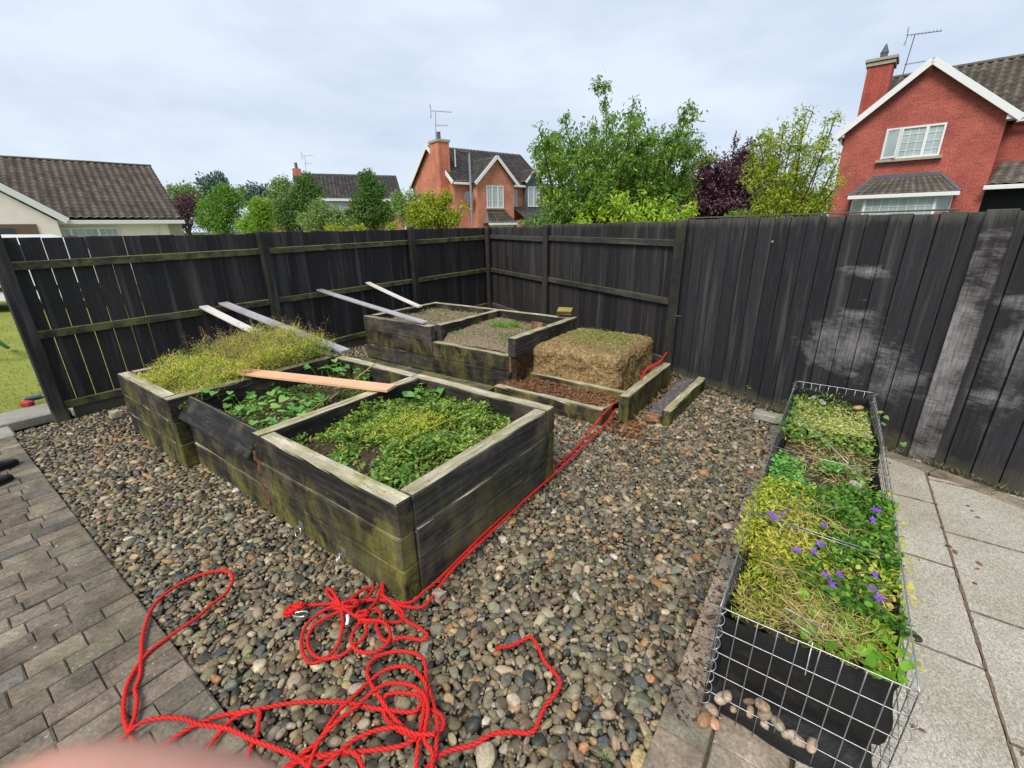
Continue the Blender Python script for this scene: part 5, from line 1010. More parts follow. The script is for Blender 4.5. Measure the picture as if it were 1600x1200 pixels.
# ------------------------------------------------------------------ houses
M['brick'] = mat_brick('orange_brick', (.62, .205, .13), (.50, .155, .10), (.48, .32, .25)); M['brick_red'] = mat_brick('red_brick', (.47, .105, .078), (.36, .078, .062), (.33, .17, .145))
M['render'] = mat_plain('cream_render', (.88, .79, .74), .9, .1, var=.08, nscale=3)
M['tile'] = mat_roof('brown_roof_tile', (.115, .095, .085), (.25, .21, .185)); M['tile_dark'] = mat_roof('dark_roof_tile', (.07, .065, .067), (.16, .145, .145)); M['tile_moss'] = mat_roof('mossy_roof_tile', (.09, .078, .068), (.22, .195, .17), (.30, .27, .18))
M['stone'] = mat_plain('stone_sill', (.40, .36, .29), .9, .1, var=.2)
def V3(*a): return np.array(a, float)
class House:
    def __init__(s, name, c, d, label, cat='house', group=None):
        s.c = np.array([c[0], c[1], 0.]); s.d = unit(np.array([d[0], d[1], 0.])); s.n = np.array([-s.d[1], s.d[0], 0.]); s.o = thing(name, s.c, label, cat, group)
    def p(s, x, y, z): return s.c+s.d*x+s.n*y+Z3*z       # x along the front, y away from the viewer
    def part(s, nm, mb, m, parent=None): return newobj(nm, mb, m, parent or s.o)
    def tiles(s, a, b, c, d, m, tw=.30, ch=.33, th=.035, nm='roof', roll=.035, parent=None, cut=None):
        """a,b eave ends; c,d ridge ends above b,a (world points)"""
        a, b, c, d = [np.array(q, float) for q in (a, b, c, d)]; U = max(np.linalg.norm(b-a), np.linalg.norm(c-d)); Vv = np.linalg.norm(d-a); nrm = unit(np.cross(b-a, d-a)); nrm = nrm if nrm[2] > 0 else -nrm
        nu = max(2, int(U/tw)*5); nv = max(1, int(round(Vv/ch))); us = np.linspace(0, 1, nu+1); mb = MB(); rows = []
        prof = np.array([0, .25, 1., .9, .2]); 
        for r in range(nv):
            r0 = random.uniform(.3, .7)
            for e, (t, off) in enumerate(((r/nv, th), ((r+1)/nv, 0.))):
                L0 = a+(d-a)*t; R0_ = b+(c-b)*t; row = L0[None]+(R0_-L0)[None]*us[:, None]+nrm*(off+roll*prof[np.arange(nu+1) % 5])[:, None]; rows.append(row)
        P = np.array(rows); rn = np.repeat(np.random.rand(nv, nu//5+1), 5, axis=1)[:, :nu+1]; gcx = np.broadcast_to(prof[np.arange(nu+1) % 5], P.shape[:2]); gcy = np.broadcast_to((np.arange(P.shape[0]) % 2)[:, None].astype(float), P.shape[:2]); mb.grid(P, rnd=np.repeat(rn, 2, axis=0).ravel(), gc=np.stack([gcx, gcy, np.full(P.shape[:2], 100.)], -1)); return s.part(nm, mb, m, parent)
    def window(s, x0, x1, z0, z1, y=0., cols=(1, 1), m=None, bars=(3, 4), sill=True, nm='window', parent=None, gl=None):
        F = MB(); dpt = .06; 
        cf = -1
        def bar(xa, xb, za, zb, t=.05, yo=0): F.box(s.p((xa+xb)/2, y-.03+yo, (za+zb)/2), (abs(xb-xa), t, abs(zb-za)), (s.d, s.n, Z3))
        fw = .06; bar(x0, x1, z0, z0+fw); bar(x0, x1, z1-fw, z1); bar(x0, x0+fw, z0+fw, z1-fw); bar(x1-fw, x1, z0+fw, z1-fw)
        tot = sum(cols); x = x0; edges = []
        for i, w in enumerate(cols):
            xe = x+(x1-x0)*w/tot; edges.append((x, xe))
            if i < len(cols)-1: bar(xe-.045, xe+.045, z0+fw, z1-fw, yo=-.002)
            x = xe
        w_ = newobj(nm, F, M['white'], parent or s.o); Gb = MB()
        for xa, xb in edges:
            nb = max(1, int(round((xb-xa)/.26)))
            for k in range(1, nb): xx = xa+(xb-xa)*k/nb; Gb.box(s.p(xx, y-.012, (z0+z1)/2), (.018, .012, z1-z0-2*fw), (s.d, s.n, Z3))
            for k in range(1, bars[1]): zz = z0+(z1-z0)*k/bars[1]; Gb.box(s.p((xa+xb)/2, y-.0135, zz), (xb-xa-.08, .012, .018), (s.d, s.n, Z3))
        newobj('glazing_bars', Gb, M['white'], w_); P_ = MB(); P_.quad(s.p(x0+.05, y-.002, z0+.05), s.p(x1-.05, y-.002, z0+.05), s.p(x1-.05, y-.002, z1-.05), s.p(x0+.05, y-.002, z1-.05)); newobj('pane', P_, gl or M['glass'], w_)
        if sill: S_ = MB(); S_.box(s.p((x0+x1)/2, y-.08, z0-.05), (x1-x0+.22, .2, .09), (s.d, s.n, Z3)); newobj('sill', S_, M['stone'], w_)
        return w_
    def bargeboard(s, pts, t=.16, dpt=.05, out=None, m=None, nm='bargeboard'):
        mb = MB(); out = s.n if out is None else out
        for a, b in zip(pts[:-1], pts[1:]): mb.beam(a, b, dpt, t, up=unit(np.cross(out, np.array(b)-np.array(a))), bev=.005)
        return s.part(nm, mb, m or M['white'])
# ---- right-hand red brick house
e0 = G(1322, 205, 5.1); e1 = G(1578, 175, 5.1)
h = House('brick_house', e0, (e1-e0)[:2], 'red brick two-storey house with white bargeboards rising over the right fence', group='brick houses')
W_ = np.linalg.norm(e1-e0); pk = 6.95; ez = 5.1
mb = MB(); D_ = 9.
mb.poly([h.p(0, 0, -.2), h.p(W_, 0, -.2), h.p(W_, 0, ez), h.p(W_/2-.1, 0, pk), h.p(0, 0, ez)]); mb.quad(h.p(0, D_, -.2), h.p(0, 0, -.2), h.p(0, 0, ez), h.p(0, D_, ez)); mb.quad(h.p(W_, 0, -.2), h.p(W_, 2.2, -.2), h.p(W_, 2.2, ez), h.p(W_, 0, ez))
mb.quad(h.p(W_, 2.2, -.2), h.p(W_+7, 2.2, -.2), h.p(W_+7, 2.2, ez), h.p(W_, 2.2, ez)); mb.quad(h.p(W_+7, D_, -.2), h.p(0, D_, -.2), h.p(0, D_, ez), h.p(W_+7, D_, ez)); h.part('wall', mb, M['brick_red'])
cx = W_/2-.1; sl = (pk-ez)/(cx); sr = (pk-ez)/(W_-cx); ov = .32
h.tiles(h.p(-ov, -.25, ez-ov*sl+.1), h.p(-ov, 5.0, ez-ov*sl+.1), h.p(cx, 5.0, pk+.1), h.p(cx, -.25, pk+.1), M['tile_dark'])
h.tiles(h.p(W_+ov, -.25, ez-ov*sr+.1), h.p(W_+ov, 5., ez-ov*sr+.1), h.p(cx, 5., pk+.1), h.p(cx, -.25, pk+.1), M['tile_dark'])
# main roof behind, ridge parallel to the front
rz = 7.75; ry = 5.3
h.tiles(h.p(-.1, 1.9, ez+.05), h.p(W_+7.3, 1.9, ez+.05), h.p(W_+7.3, ry, rz), h.p(.35, ry, rz), M['tile_moss'], nm='roof', roll=.07, th=.06)
h.tiles(h.p(-.1, D_, ez+.05), h.p(W_+7.3, D_, ez+.05), h.p(W_+7.3, ry, rz), h.p(.35, ry, rz), M['tile_moss'], nm='roof')
mb = MB(); mb.poly([h.p(0, 2.0, ez), h.p(0, ry, rz-.1), h.p(0, D_, ez)]); h.part('wall', mb, M['brick_red'])
mb = MB(); mb.beam(h.p(.3, ry, rz+.05), h.p(W_+7.3, ry, rz+.05), .22, .12, bev=.03, seg=12, jit=.006); h.part('ridge_tiles', mb, M['tile_moss'])
h.bargeboard([h.p(-ov, -.28, ez-ov*sl+.0), h.p(cx, -.28, pk+.02)], .20); h.bargeboard([h.p(W_+ov, -.28, ez-ov*sr+.0), h.p(cx, -.28, pk+.02)], .20)
mb = MB(); mb.beam(h.p(-ov+.05, -.2, ez-.14), h.p(-ov+.05, 5, ez-.14), .1, .1, bev=.02); mb.beam(h.p(W_+ov, 1.85, ez-.03), h.p(W_+7.3, 1.85, ez-.03), .13, .13, bev=.02); mb.box(h.p(W_+ov/2, .0, ez-.16), (ov+.1, .5, .14), (h.d, h.n, Z3)); mb.box(h.p(-ov/2, .0, ez-.19), (ov, .5, .10), (h.d, h.n, Z3)); h.part('gutter', mb, M['white'])
mb = MB(); mb.tube([h.p(-.10, -.05, ez-.25), h.p(-.1, -.05, 0)], .035, 8); h.part('downpipe', mb, M['white'])
# chimney (on the left flank)
ch = MB(); cA, cB = .05, .95; y0, y1 = 2.6, 3.5
ch.box(h.p(.42, 3.2, 3.8), (.84, 1.0, 8.0), (h.d, h.n, Z3)); c_ = h.part('chimney', ch, M['brick_red'])
def shift_gc(o):
    pass
mb = MB(); mb.box(h.p(.42, 3.2, 7.86), (.96, 1.12, .12), (h.d, h.n, Z3)); mb.box(h.p(.42, 3.2, 8.0), (1.06, 1.22, .1), (h.d, h.n, Z3)); newobj('chimney_cap', mb, M['stone'], c_)
mb = MB(); mb.lathe([(.12, 8.02), (.13, 8.3), (.15, 8.32), (.14, 8.35), (.02, 8.65)], h.p(.42, 3.2, 0)*[1, 1, 0], 14); newobj('chimney_pot', mb, M['lead'], c_)
def aerial(parent, base, hgt, ux, s=1., m=None):
    mb = MB(); top = base+Z3*hgt; mb.tube([base, base+Z3*hgt*.5+ux*.05, top+ux*.12], .016*s, 6)
    vy = np.cross(Z3, ux); c = top+ux*.12
    mb.tube([c-ux*.25*s+Z3*.05, c+ux*.75*s-Z3*.04], .013*s, 6)
    for k in range(9): q = c+ux*(-.1+.1*k)*s; mb.tube([q-vy*.16*s, q+vy*.16*s], .006*s, 4); mb.tube([q-Z3*.05, q+Z3*.05], .006*s, 4)
    for k in (-1, 1):
        for j in range(4): q = c-ux*.22*s+Z3*k*(.06+.06*j)*s; mb.tube([q-vy*.22*s, q+vy*.22*s], .006*s, 4)
        mb.tube([c-ux*.2*s, c-ux*.26*s+Z3*k*.28*s], .008*s, 4)
    q = base+Z3*hgt*.55; mb.tube([q, q+ux*.6*s], .010*s, 5)
    for k in range(8): r = q+ux*(.08+.07*k)*s; mb.tube([r-Z3*.05*s, r+Z3*.05*s], .005*s, 4)
    return newobj('tv_aerial', mb, m or M['lead'], parent)
aerial(h.o, h.p(1.15, 3.4, 6.6), 2.2, unit(np.array([.8, -.6, 0])), 1.1)
h.window(1.28, 2.95, 3.95, 5.0, cols=(1.05, 1.6, 1.1)); 
sash = MB(); q0 = h.p(1.31, -.07, 3.98); ud = unit(h.d*.93-h.n*.36); sw, sh = .46, 1.0; nv_ = unit(np.cross(ud, Z3))
for (u0, u1, z0_, z1_) in ((0, sw, 0, .055), (0, sw, sh-.055, sh), (0, .055, .055, sh-.055), (sw-.055, sw, .055, sh-.055)): sash.box(q0+ud*(u0+u1)/2+Z3*(z0_+z1_)/2, (u1-u0, .05, z1_-z0_), (ud, nv_, Z3))
so_ = h.part('open_sash', sash, M['white']); sash = MB(); sash.box(q0+ud*sw/2+Z3*sh/2, (sw-.1, .008, sh-.1), (ud, nv_, Z3)); newobj('pane', sash, M['glass'], so_)

mb = MB(); mb.poly([h.p(cx+.1, -.03, 6.7), h.p(cx+.1, -.03, 6.7)]) if 0 else None
# bay window with hipped lean-to roof
bx0, bx1, bz = .75, 3.62, 2.62; bay = MB(); 
bay.quad(h.p(bx0+.15, -.6, -.2), h.p(bx1-.15, -.6, -.2), h.p(bx1-.15, -.6, bz-.9+.3), h.p(bx0+.15, -.6, bz-.9+.3)); bo = h.part('bay', bay, M['brick_red'])
h.window(bx0+.4, bx1-.4, 1.3, bz-.05, y=-.6, cols=(1,), parent=None, nm='window')
def sidewin(xa, ya, xb, yb, z0, z1):
    a = h.p(xa, ya, z0); b = h.p(xb, yb, z0); u = unit(b-a); nn = np.cross(u, Z3); mb = MB(); L2 = np.linalg.norm(b-a)
    mb.beam(a+Z3*.03, b+Z3*.03, .05, .06, bev=0.002); mb.beam(a+Z3*(z1-z0-.03), b+Z3*(z1-z0-.03), .05, .06, bev=.002); mb.beam(a, a+Z3*(z1-z0), .06, .05, up=nn, bev=.002); mb.beam(b, b+Z3*(z1-z0), .06, .05, up=nn, bev=.002)
    w_ = newobj('window', mb, M['white'], h.o); g_ = MB(); g_.quad(a, b, b+Z3*(z1-z0), a+Z3*(z1-z0)); newobj('pane', g_, M['glass'], w_)
sidewin(bx0, -.15, bx0+.4, -.6, 1.3, bz-.05); sidewin(bx1-.4, -.6, bx1, -.15, 1.3, bz-.05)
bt = 3.3; P1, P2, P3, P4 = h.p(bx0-.15, -.8, bz+.05), h.p(bx1+.15, -.8, bz+.05), h.p(bx1-.45, .02, bt), h.p(bx0+.45, .02, bt)
h.tiles(P1, P2, P3, P4, M['tile_moss'], tw=.22, ch=.22, th=.02, roll=.02, nm='bay_roof')
mb = MB(); mb.poly([P2, h.p(bx1+.15, .0, bz+.05), P3]); h.part('bay_hip', mb, M['tile_moss']); mb = MB(); mb.poly([P1, P4, h.p(bx0-.15, 0, bz+.05)]); h.part('bay_hip', mb, M['tile_moss'])
mb = MB(); mb.beam(P2+Z3*.02, P3+Z3*.04, .14, .05, bev=.01, seg=3, jit=.004); mb.beam(P1+Z3*.02, P4+Z3*.04, .14, .05, bev=.01, seg=3, jit=.004); mb.beam(P4+Z3*.05+h.n*-.02, P3+Z3*.05+h.n*-.02, .06, .14, bev=.01); h.part('lead_flashing', mb, M['lead'])
mb = MB(); mb.beam(P1-Z3*.05-h.n*.03, P2-Z3*.05-h.n*.03, .1, .13, bev=.01); mb.box(h.p((bx0+bx1)/2, -.38, bz-.02), (bx1-bx0, .72, .06), (h.d, h.n, Z3)); h.part('bay_fascia', mb, M['white'])
# wing: lean-to over the garage opening
h.tiles(h.p(W_-.05, -.3, 2.85), h.p(W_+5, -.3, 2.85), h.p(W_+5, 2.2, 3.75), h.p(W_+.35, 2.2, 3.75), M['tile_moss'], nm='garage_roof')
mb = MB(); mb.beam(h.p(W_-.1, -.35, 2.78), h.p(W_+5, -.35, 2.78), .12, .14, bev=.01); h.part('garage_fascia', mb, M['white'])
mb = MB(); mb.quad(h.p(W_+.03, 1.2, -.2), h.p(W_+5, 1.2, -.2), h.p(W_+5, 1.2, 2.75), h.p(W_+.03, 1.2, 2.75)); h.part('garage_opening_shade', mb, M['dark'])  # flat dark sheet standing in for the shade inside the garage opening
# ---- middle distance brick house
C2 = DY(713, 357, 36.)
h = House('brick_house', C2, (.8, .6), 'orange brick house with front gable and tall side chimney behind the garden trees', group='brick houses')
ez, rz, Dp, Ln = 5.1, 7.75, 7.0, 8.8
mb = MB(); mb.quad(h.p(0, 0, -1), h.p(Ln, 0, -1), h.p(Ln, 0, ez), h.p(0, 0, ez)); mb.poly([h.p(0, Dp, -1), h.p(0, 0, -1), h.p(0, 0, ez), h.p(0, Dp/2, rz), h.p(0, Dp, ez)]); mb.quad(h.p(Ln, Dp, -1), h.p(0, Dp, -1), h.p(0, Dp, ez), h.p(Ln, Dp, ez))
mb.poly([h.p(Ln, 0, -1), h.p(Ln, Dp, -1), h.p(Ln, Dp, ez), h.p(Ln, Dp/2, rz), h.p(Ln, 0, ez)]); gx0, gx1, gy = 1.5, 5.0, -.8; gp_ = 6.75
mb.poly([h.p(gx0, gy, -1), h.p(gx1, gy, -1), h.p(gx1, gy, ez), h.p((gx0+gx1)/2, gy, gp_-.1), h.p(gx0, gy, ez)]); mb.quad(h.p(gx0, 0, -1), h.p(gx0, gy, -1), h.p(gx0, gy, ez), h.p(gx0, 0, ez)); h.part('wall', mb, M['brick'])
s_ = (rz-ez)/(Dp/2); o_ = .3
h.tiles(h.p(-.25, -o_, ez-o_*s_+.08), h.p(Ln+.25, -o_, ez-o_*s_+.08), h.p(Ln+.25, Dp/2, rz+.08), h.p(-.25, Dp/2, rz+.08), M['tile_dark'], tw=.33, ch=.36)
h.tiles(h.p(-.25, Dp+o_, ez-o_*s_+.08), h.p(Ln+.25, Dp+o_, ez-o_*s_+.08), h.p(Ln+.25, Dp/2, rz+.08), h.p(-.25, Dp/2, rz+.08), M['tile_dark'], tw=.33, ch=.36)
gc = (gx0+gx1)/2; gs = (gp_-ez)/(gc-gx0)
h.tiles(h.p(gx0-o_, gy-.25, ez-o_*gs+.06), h.p(gx0-o_, 2.4, ez-o_*gs+.06), h.p(gc, 2.4, gp_+.06), h.p(gc, gy-.25, gp_+.06), M['tile_dark']); h.tiles(h.p(gx1+o_, gy-.25, ez-o_*gs+.06), h.p(gx1+o_, 2.4, ez-o_*gs+.06), h.p(gc, 2.4, gp_+.06), h.p(gc, gy-.25, gp_+.06), M['tile_dark'])
h.bargeboard([h.p(gx0-o_, gy-.28, ez-o_*gs-.02), h.p(gc, gy-.28, gp_)], .24, .06); h.bargeboard([h.p(gx1+o_, gy-.28, ez-o_*gs-.02), h.p(gc, gy-.28, gp_)], .24, .06)
h.bargeboard([h.p(-.28, -o_, ez-o_*s_), h.p(-.28, Dp/2, rz)], .26, .06, out=h.d); h.bargeboard([h.p(-.28, Dp+o_, ez-o_*s_), h.p(-.28, Dp/2, rz)], .26, .06, out=h.d)
mb = MB(); mb.beam(h.p(-.2, -o_-.05, ez-.25), h.p(gx0-.3, -o_-.05, ez-.25), .12, .16, bev=.01); h.part('gutter', mb, M['white']); mb = MB(); mb.beam(h.p(gx1+.3, -o_-.05, ez-.25), h.p(Ln+.3, -o_-.05, ez-.25), .12, .16, bev=.01); h.part('gutter', mb, M['white'])
mb = MB(); mb.tube([h.p(gx0-.15, -.08, ez-.2), h.p(gx0-.15, -.08, -.5)], .05, 8); h.part('downpipe', mb, M['white'])
mb = MB(); mb.tube([h.p(gx0-.75, .9, ez+1.0), h.p(gx0-.75, .9, ez+2.2)], .05, 8); h.part('vent_pipe', mb, M['white'])
mb = MB(); mb.box(h.p(-.3, 1.35, 3.4), (.9, 1.35, 8.6), (h.d, h.n, Z3)); c_ = h.part('chimney', mb, M['brick']); mb = MB(); mb.box(h.p(-.3, 1.35, 7.75), (1.05, 1.5, .16), (h.d, h.n, Z3)); newobj('chimney_cap', mb, M['stone'], c_)
mb = MB(); mb.lathe([(.16, 7.8), (.15, 8.35), (.17, 8.4)], h.p(-.3, 1.35, 0)*[1, 1, 0], 12); newobj('chimney_pot', mb, M['lead'], c_)
aerial(c_, h.p(-.3, 1.8, 7.8), 2.0, unit(np.array([.95, .1, 0])), 1.6, M['galv'])
h.window(2.35, 3.95, 3.15, 4.75, y=gy, cols=(1, 1, 1), bars=(2, 3)); h.window(2.2, 4.3, .2, 1.95, y=gy-.65, cols=(1, 1.6, 1), bars=(3, 3)); h.window(4.9+.4, 5.9, 3.2, 4.6, y=0, cols=(1,), bars=(2, 3))
mb = MB(); mb.box(h.p(3.25, gy-.33, -.4), (2.4, .64, 1.2), (h.d, h.n, Z3)); h.part('bay', mb, M['brick'])
P1, P2, P3, P4 = h.p(1.9, gy-.9, 2.05), h.p(4.6, gy-.9, 2.05), h.p(4.1, gy+.02, 2.95), h.p(2.4, gy+.02, 2.95); h.tiles(P1, P2, P3, P4, M['tile_moss'], nm='bay_roof'); mb = MB(); mb.poly([P2, h.p(4.6, gy, 2.05), P3]); h.part('bay_hip', mb, M['tile_moss']); mb = MB(); mb.poly([P1, P4, h.p(1.9, gy, 2.05)]); h.part('bay_hip', mb, M['tile_moss']); mb = MB(); mb.beam(P1-Z3*.08, P2-Z3*.08, .1, .16, bev=.01); h.part('bay_fascia', mb, M['white'])
# small side window on the gable
mb = MB(); q = h.p(-.04, 4.4-1.2, 4.0); mb.box(q, (.08, .5, .9), (h.d, h.n, Z3)); o = h.part('window', mb, M['white']); mb = MB(); mb.box(q-h.d*.03, (.08, .36, .74), (h.d, h.n, Z3)); newobj('pane', mb, M['glass'], o)
# dormer bay at the right and low roof
mb = MB(); mb.box(h.p(7.3, -.25, 4.1), (1.5, .5, 2.1), (h.d, h.n, Z3)); dr = h.part('dormer', mb, M['lead']); h.window(6.68, 7.92, 3.3, 4.85, y=-.5, cols=(1, 1), bars=(2, 3), sill=False)
h.tiles(h.p(6.3, -.7, 5.15), h.p(6.3, 1.5, 5.15), h.p(7.3, 1.5, 6.2), h.p(7.3, -.7, 6.2), M['tile_dark'], nm='dormer_roof'); h.tiles(h.p(8.3, -.7, 5.15), h.p(8.3, 1.5, 5.15), h.p(7.3, 1.5, 6.2), h.p(7.3, -.7, 6.2), M['tile_dark'], nm='dormer_roof')
mb = MB(); mb.poly([h.p(6.45, -.52, 5.1), h.p(8.15, -.52, 5.1), h.p(7.3, -.52, 6.05)]); newobj('gable', mb, M['lead'], dr); h.bargeboard([h.p(6.3, -.73, 5.1), h.p(7.3, -.73, 6.15)], .16, .05); h.bargeboard([h.p(8.3, -.73, 5.1), h.p(7.3, -.73, 6.15)], .16, .05)
h.tiles(h.p(5.3, -1.9, 2.35), h.p(9.2, -1.9, 2.35), h.p(8.9, .0, 3.3), h.p(5.3, .0, 3.3), M['tile_dark'], nm='porch_roof'); mb = MB(); mb.beam(h.p(5.3, -1.95, 2.25), h.p(9.2, -1.95, 2.25), .1, .16, bev=.01); h.part('porch_fascia', mb, M['white'])
mb = MB(); mb.box(h.p(7.1, -.8, .7), (3.4, 1.6, 3.1), (h.d, h.n, Z3)); h.part('porch', mb, M['brick']); h.window(6.6, 8.3, .4, 2.0, y=-1.61, cols=(1, 1, 1), bars=(2, 3))
# satellite dish
mb = MB(); c = h.p(.95, -.45, 3.9); ax_ = unit(np.array([.25, -1, .35])); u = unit(np.cross(Z3, ax_)); v = np.cross(ax_, u); mb.lathe([(.40, .10), (.3, .05), (.15, .01), (.02, 0)], c, 20, axes=[u, v, ax_]); dsh = h.part('satellite_dish', mb, M['lead']); mb = MB(); mb.tube([c-ax_*.02, h.p(.95, 0, 3.8)], .025, 6); mb.tube([c-v*.3, c+ax_*.4], .015, 5); newobj('dish_arm', mb, M['lead'], dsh)
# ---- far brick house with dark roof
E1 = DY(505, 311, 55.)
h = House('brick_house', E1, (.93, .37), 'distant orange brick house with a plain dark roof between two green trees', group='brick houses'); ez, rz = float(E1[2]), float(E1[2])+3.0
mb = MB(); x0, x1, Dp = -2.6, 9., 7.; mb.quad(h.p(x0, 0, -1), h.p(x1, 0, -1), h.p(x1, 0, ez), h.p(x0, 0, ez)); mb.poly([h.p(x0, Dp, -1), h.p(x0, 0, -1), h.p(x0, 0, ez), h.p(x0, Dp/2, rz), h.p(x0, Dp, ez)]); mb.poly([h.p(x1, 0, -1), h.p(x1, Dp, -1), h.p(x1, Dp, ez), h.p(x1, Dp/2, rz), h.p(x1, 0, ez)]); h.part('wall', mb, M['brick'])
h.tiles(h.p(x0-.3, -.3, ez), h.p(x1, -.3, ez), h.p(x1, Dp/2, rz), h.p(x0-.3, Dp/2, rz), M['tile_dark'], tw=.4, ch=.4); h.tiles(h.p(x0-.3, Dp+.3, ez), h.p(x1, Dp+.3, ez), h.p(x1, Dp/2, rz), h.p(x0-.3, Dp/2, rz), M['tile_dark'], tw=.4, ch=.4)
mb = MB(); mb.beam(h.p(x0-.3, -.36, ez-.1), h.p(x1, -.36, ez-.1), .15, .28, bev=.01); h.part('gutter', mb, M['white']); h.window(.0, 2.6, ez-1.9, ez-.35, cols=(1, 1, 1), bars=(2, 3))
mb = MB(); mb.box(h.p(x0+.2, Dp/2, rz), (.9, 1.0, .9), (h.d, h.n, Z3)); c_ = h.part('chimney', mb, M['brick']); mb = MB(); mb.lathe([(.18, rz+.4), (.16, rz+1.1)], h.p(x0+.2, Dp/2, 0)*[1, 1, 0], 10); newobj('chimney_pot', mb, M['lead'], c_); aerial(c_, h.p(x0+1.2, Dp/2, rz), 1.9, unit(np.array([.9, .1, 0])), 1.5, M['galv'])
# small gable left of it, another roof
E2 = DY(418, 311, 75.); h = House('brick_house', E2, (.9, .43), 'small distant brick gable peeping between the trees at the left', group='brick houses'); z0 = E2[2]
mb = MB(); mb.poly([h.p(-3, 0, -1), h.p(3, 0, -1), h.p(3, 0, z0-2.4), h.p(0, 0, z0), h.p(-3, 0, z0-2.4)]); mb.quad(h.p(3, 0, -1), h.p(3, 8, -1), h.p(3, 8, z0-2.4), h.p(3, 0, z0-2.4)); h.part('wall', mb, M['brick']); h.tiles(h.p(3.4, -.3, z0-2.7), h.p(3.4, 8, z0-2.7), h.p(0, 8, z0+.1), h.p(0, -.3, z0+.1), M['tile_dark'], tw=.4, ch=.4); h.tiles(h.p(-3.4, -.3, z0-2.7), h.p(-3.4, 8, z0-2.7), h.p(0, 8, z0+.1), h.p(0, -.3, z0+.1), M['tile_dark'], tw=.4, ch=.4)
h.bargeboard([h.p(-3.3, -.35, z0-2.6), h.p(0, -.35, z0+.05), h.p(3.3, -.35, z0-2.6)], .3, .08)
E3 = DY(1030, 300, 60.); h = House('brick_house', E3, (.97, .2), 'distant brick house mostly hidden behind the big green tree', group='brick houses'); mb = MB(); z0 = 5.2; mb.quad(h.p(-9, 0, -1), h.p(9, 0, -1), h.p(9, 0, z0), h.p(-9, 0, z0)); h.part('wall', mb, M['brick']); h.tiles(h.p(-9, -.3, z0), h.p(9, -.3, z0), h.p(9, 3.5, z0+2.6), h.p(-9, 3.5, z0+2.6), M['tile_dark'], tw=.5, ch=.5); mb = MB(); mb.beam(h.p(-9, -.35, z0-.1), h.p(9, -.35, z0-.1), .15, .25); h.part('gutter', mb, M['white']); h.window(-6.5, -4.5, 3, 4.4); h.window(2, 4, 3, 4.4)
# ---- cream bungalow
E1 = DY(286, 345, 24.); ez = float(E1[2])
h = House('bungalow', E1, (-.733, -.68), 'cream rendered bungalow with brown tiled roof behind the left fence', 'bungalow'); h.n = -h.n
# now x runs left/towards the viewer, n away
if h.n[1] < 0: h.n = -h.n
rz = ez+3.05; w = 6.2; LN = 17.
mb = MB(); mb.quad(h.p(.3, .3, -.2), h.p(LN, .3, -.2), h.p(LN, .3, ez), h.p(.3, .3, ez)); mb.poly([h.p(.3, .3, -.2), h.p(.3, 2*w-.3, -.2), h.p(.3, 2*w-.3, ez), h.p(.3, w, rz-.15), h.p(.3, .3, ez)]); h.part('wall', mb, M['render'])
h.tiles(h.p(0, 0, ez+.05), h.p(LN, 0, ez+.05), h.p(LN, w, rz), h.p(0, w, rz), M['tile'], tw=.30, ch=.38, th=.10, roll=.055); h.tiles(h.p(0, 2*w, ez+.05), h.p(LN, 2*w, ez+.05), h.p(LN, w, rz), h.p(0, w, rz), M['tile'], tw=.30, ch=.34)
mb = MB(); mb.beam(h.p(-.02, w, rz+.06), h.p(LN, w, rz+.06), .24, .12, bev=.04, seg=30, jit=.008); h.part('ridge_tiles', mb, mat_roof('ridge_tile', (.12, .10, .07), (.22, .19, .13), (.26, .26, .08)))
mb = MB(); mb.beam(h.p(-.05, -.06, ez-.05), h.p(LN, -.06, ez-.05), .12, .17, bev=.01); h.part('gutter', mb, M['white']); mb = MB(); mb.tube([h.p(1.1, .1, ez), h.p(1.1, .25, ez-.3), h.p(1.1, .25, -.1)], .04, 8); h.part('downpipe', mb, M['white'])
mb = MB(); mb.box(h.p(.35, .27, ez-.6), (.55, .08, 1.05), (h.d, h.n, Z3)); h.part('stone_quoin', mb, M['stone']); 
h.window(2.6, 5.0, .7, ez-.28, y=.25, cols=(1, 1.3, 1), bars=(2, 4), nm='window')
# projecting gable wing
gx = 4.25; wy = -.9; s0 = .84; gw = 6.
mb = MB(); mb.poly([h.p(gx+.35, wy, -.2), h.p(gx+gw, wy, -.2), h.p(gx+gw, wy, ez), h.p(gx+.35+gw/2, wy, ez+s0*gw/2*.95), h.p(gx+.35, wy, ez)]); mb.quad(h.p(gx+.35, .3, -.2), h.p(gx+.35, wy, -.2), h.p(gx+.35, wy, ez), h.p(gx+.35, .3, ez)); h.part('wall', mb, M['render'])
h.bargeboard([h.p(gx, wy-.15, ez-.02), h.p(gx+gw/2+.2, wy-.15, ez+s0*gw/2)], .26, .08); mb = MB(); mb.poly([h.p(gx-.02, wy-.12, ez+.10), h.p(gx+gw/2, wy-.12, ez+.12+s0*gw/2), h.p(gx+gw/2, 3.2, ez+.12+s0*gw/2), h.p(gx-.02, .4, ez+.1)]); h.part('wing_roof', mb, M['tile'])
mb = MB(); mb.box(h.p(gx+2.2, wy-.01, 1.05), (2.4, .05, 2.2), (h.d, h.n, Z3)); o = h.part('porch_opening', mb, mat_plain('porch_brown', (.16, .11, .08), .8)); mb = MB(); mb.box(h.p(gx+2.35, wy-.04, 1.0), (1.3, .05, 2.0), (h.d, h.n, Z3)); newobj('door', mb, M['glass_dark'], o)
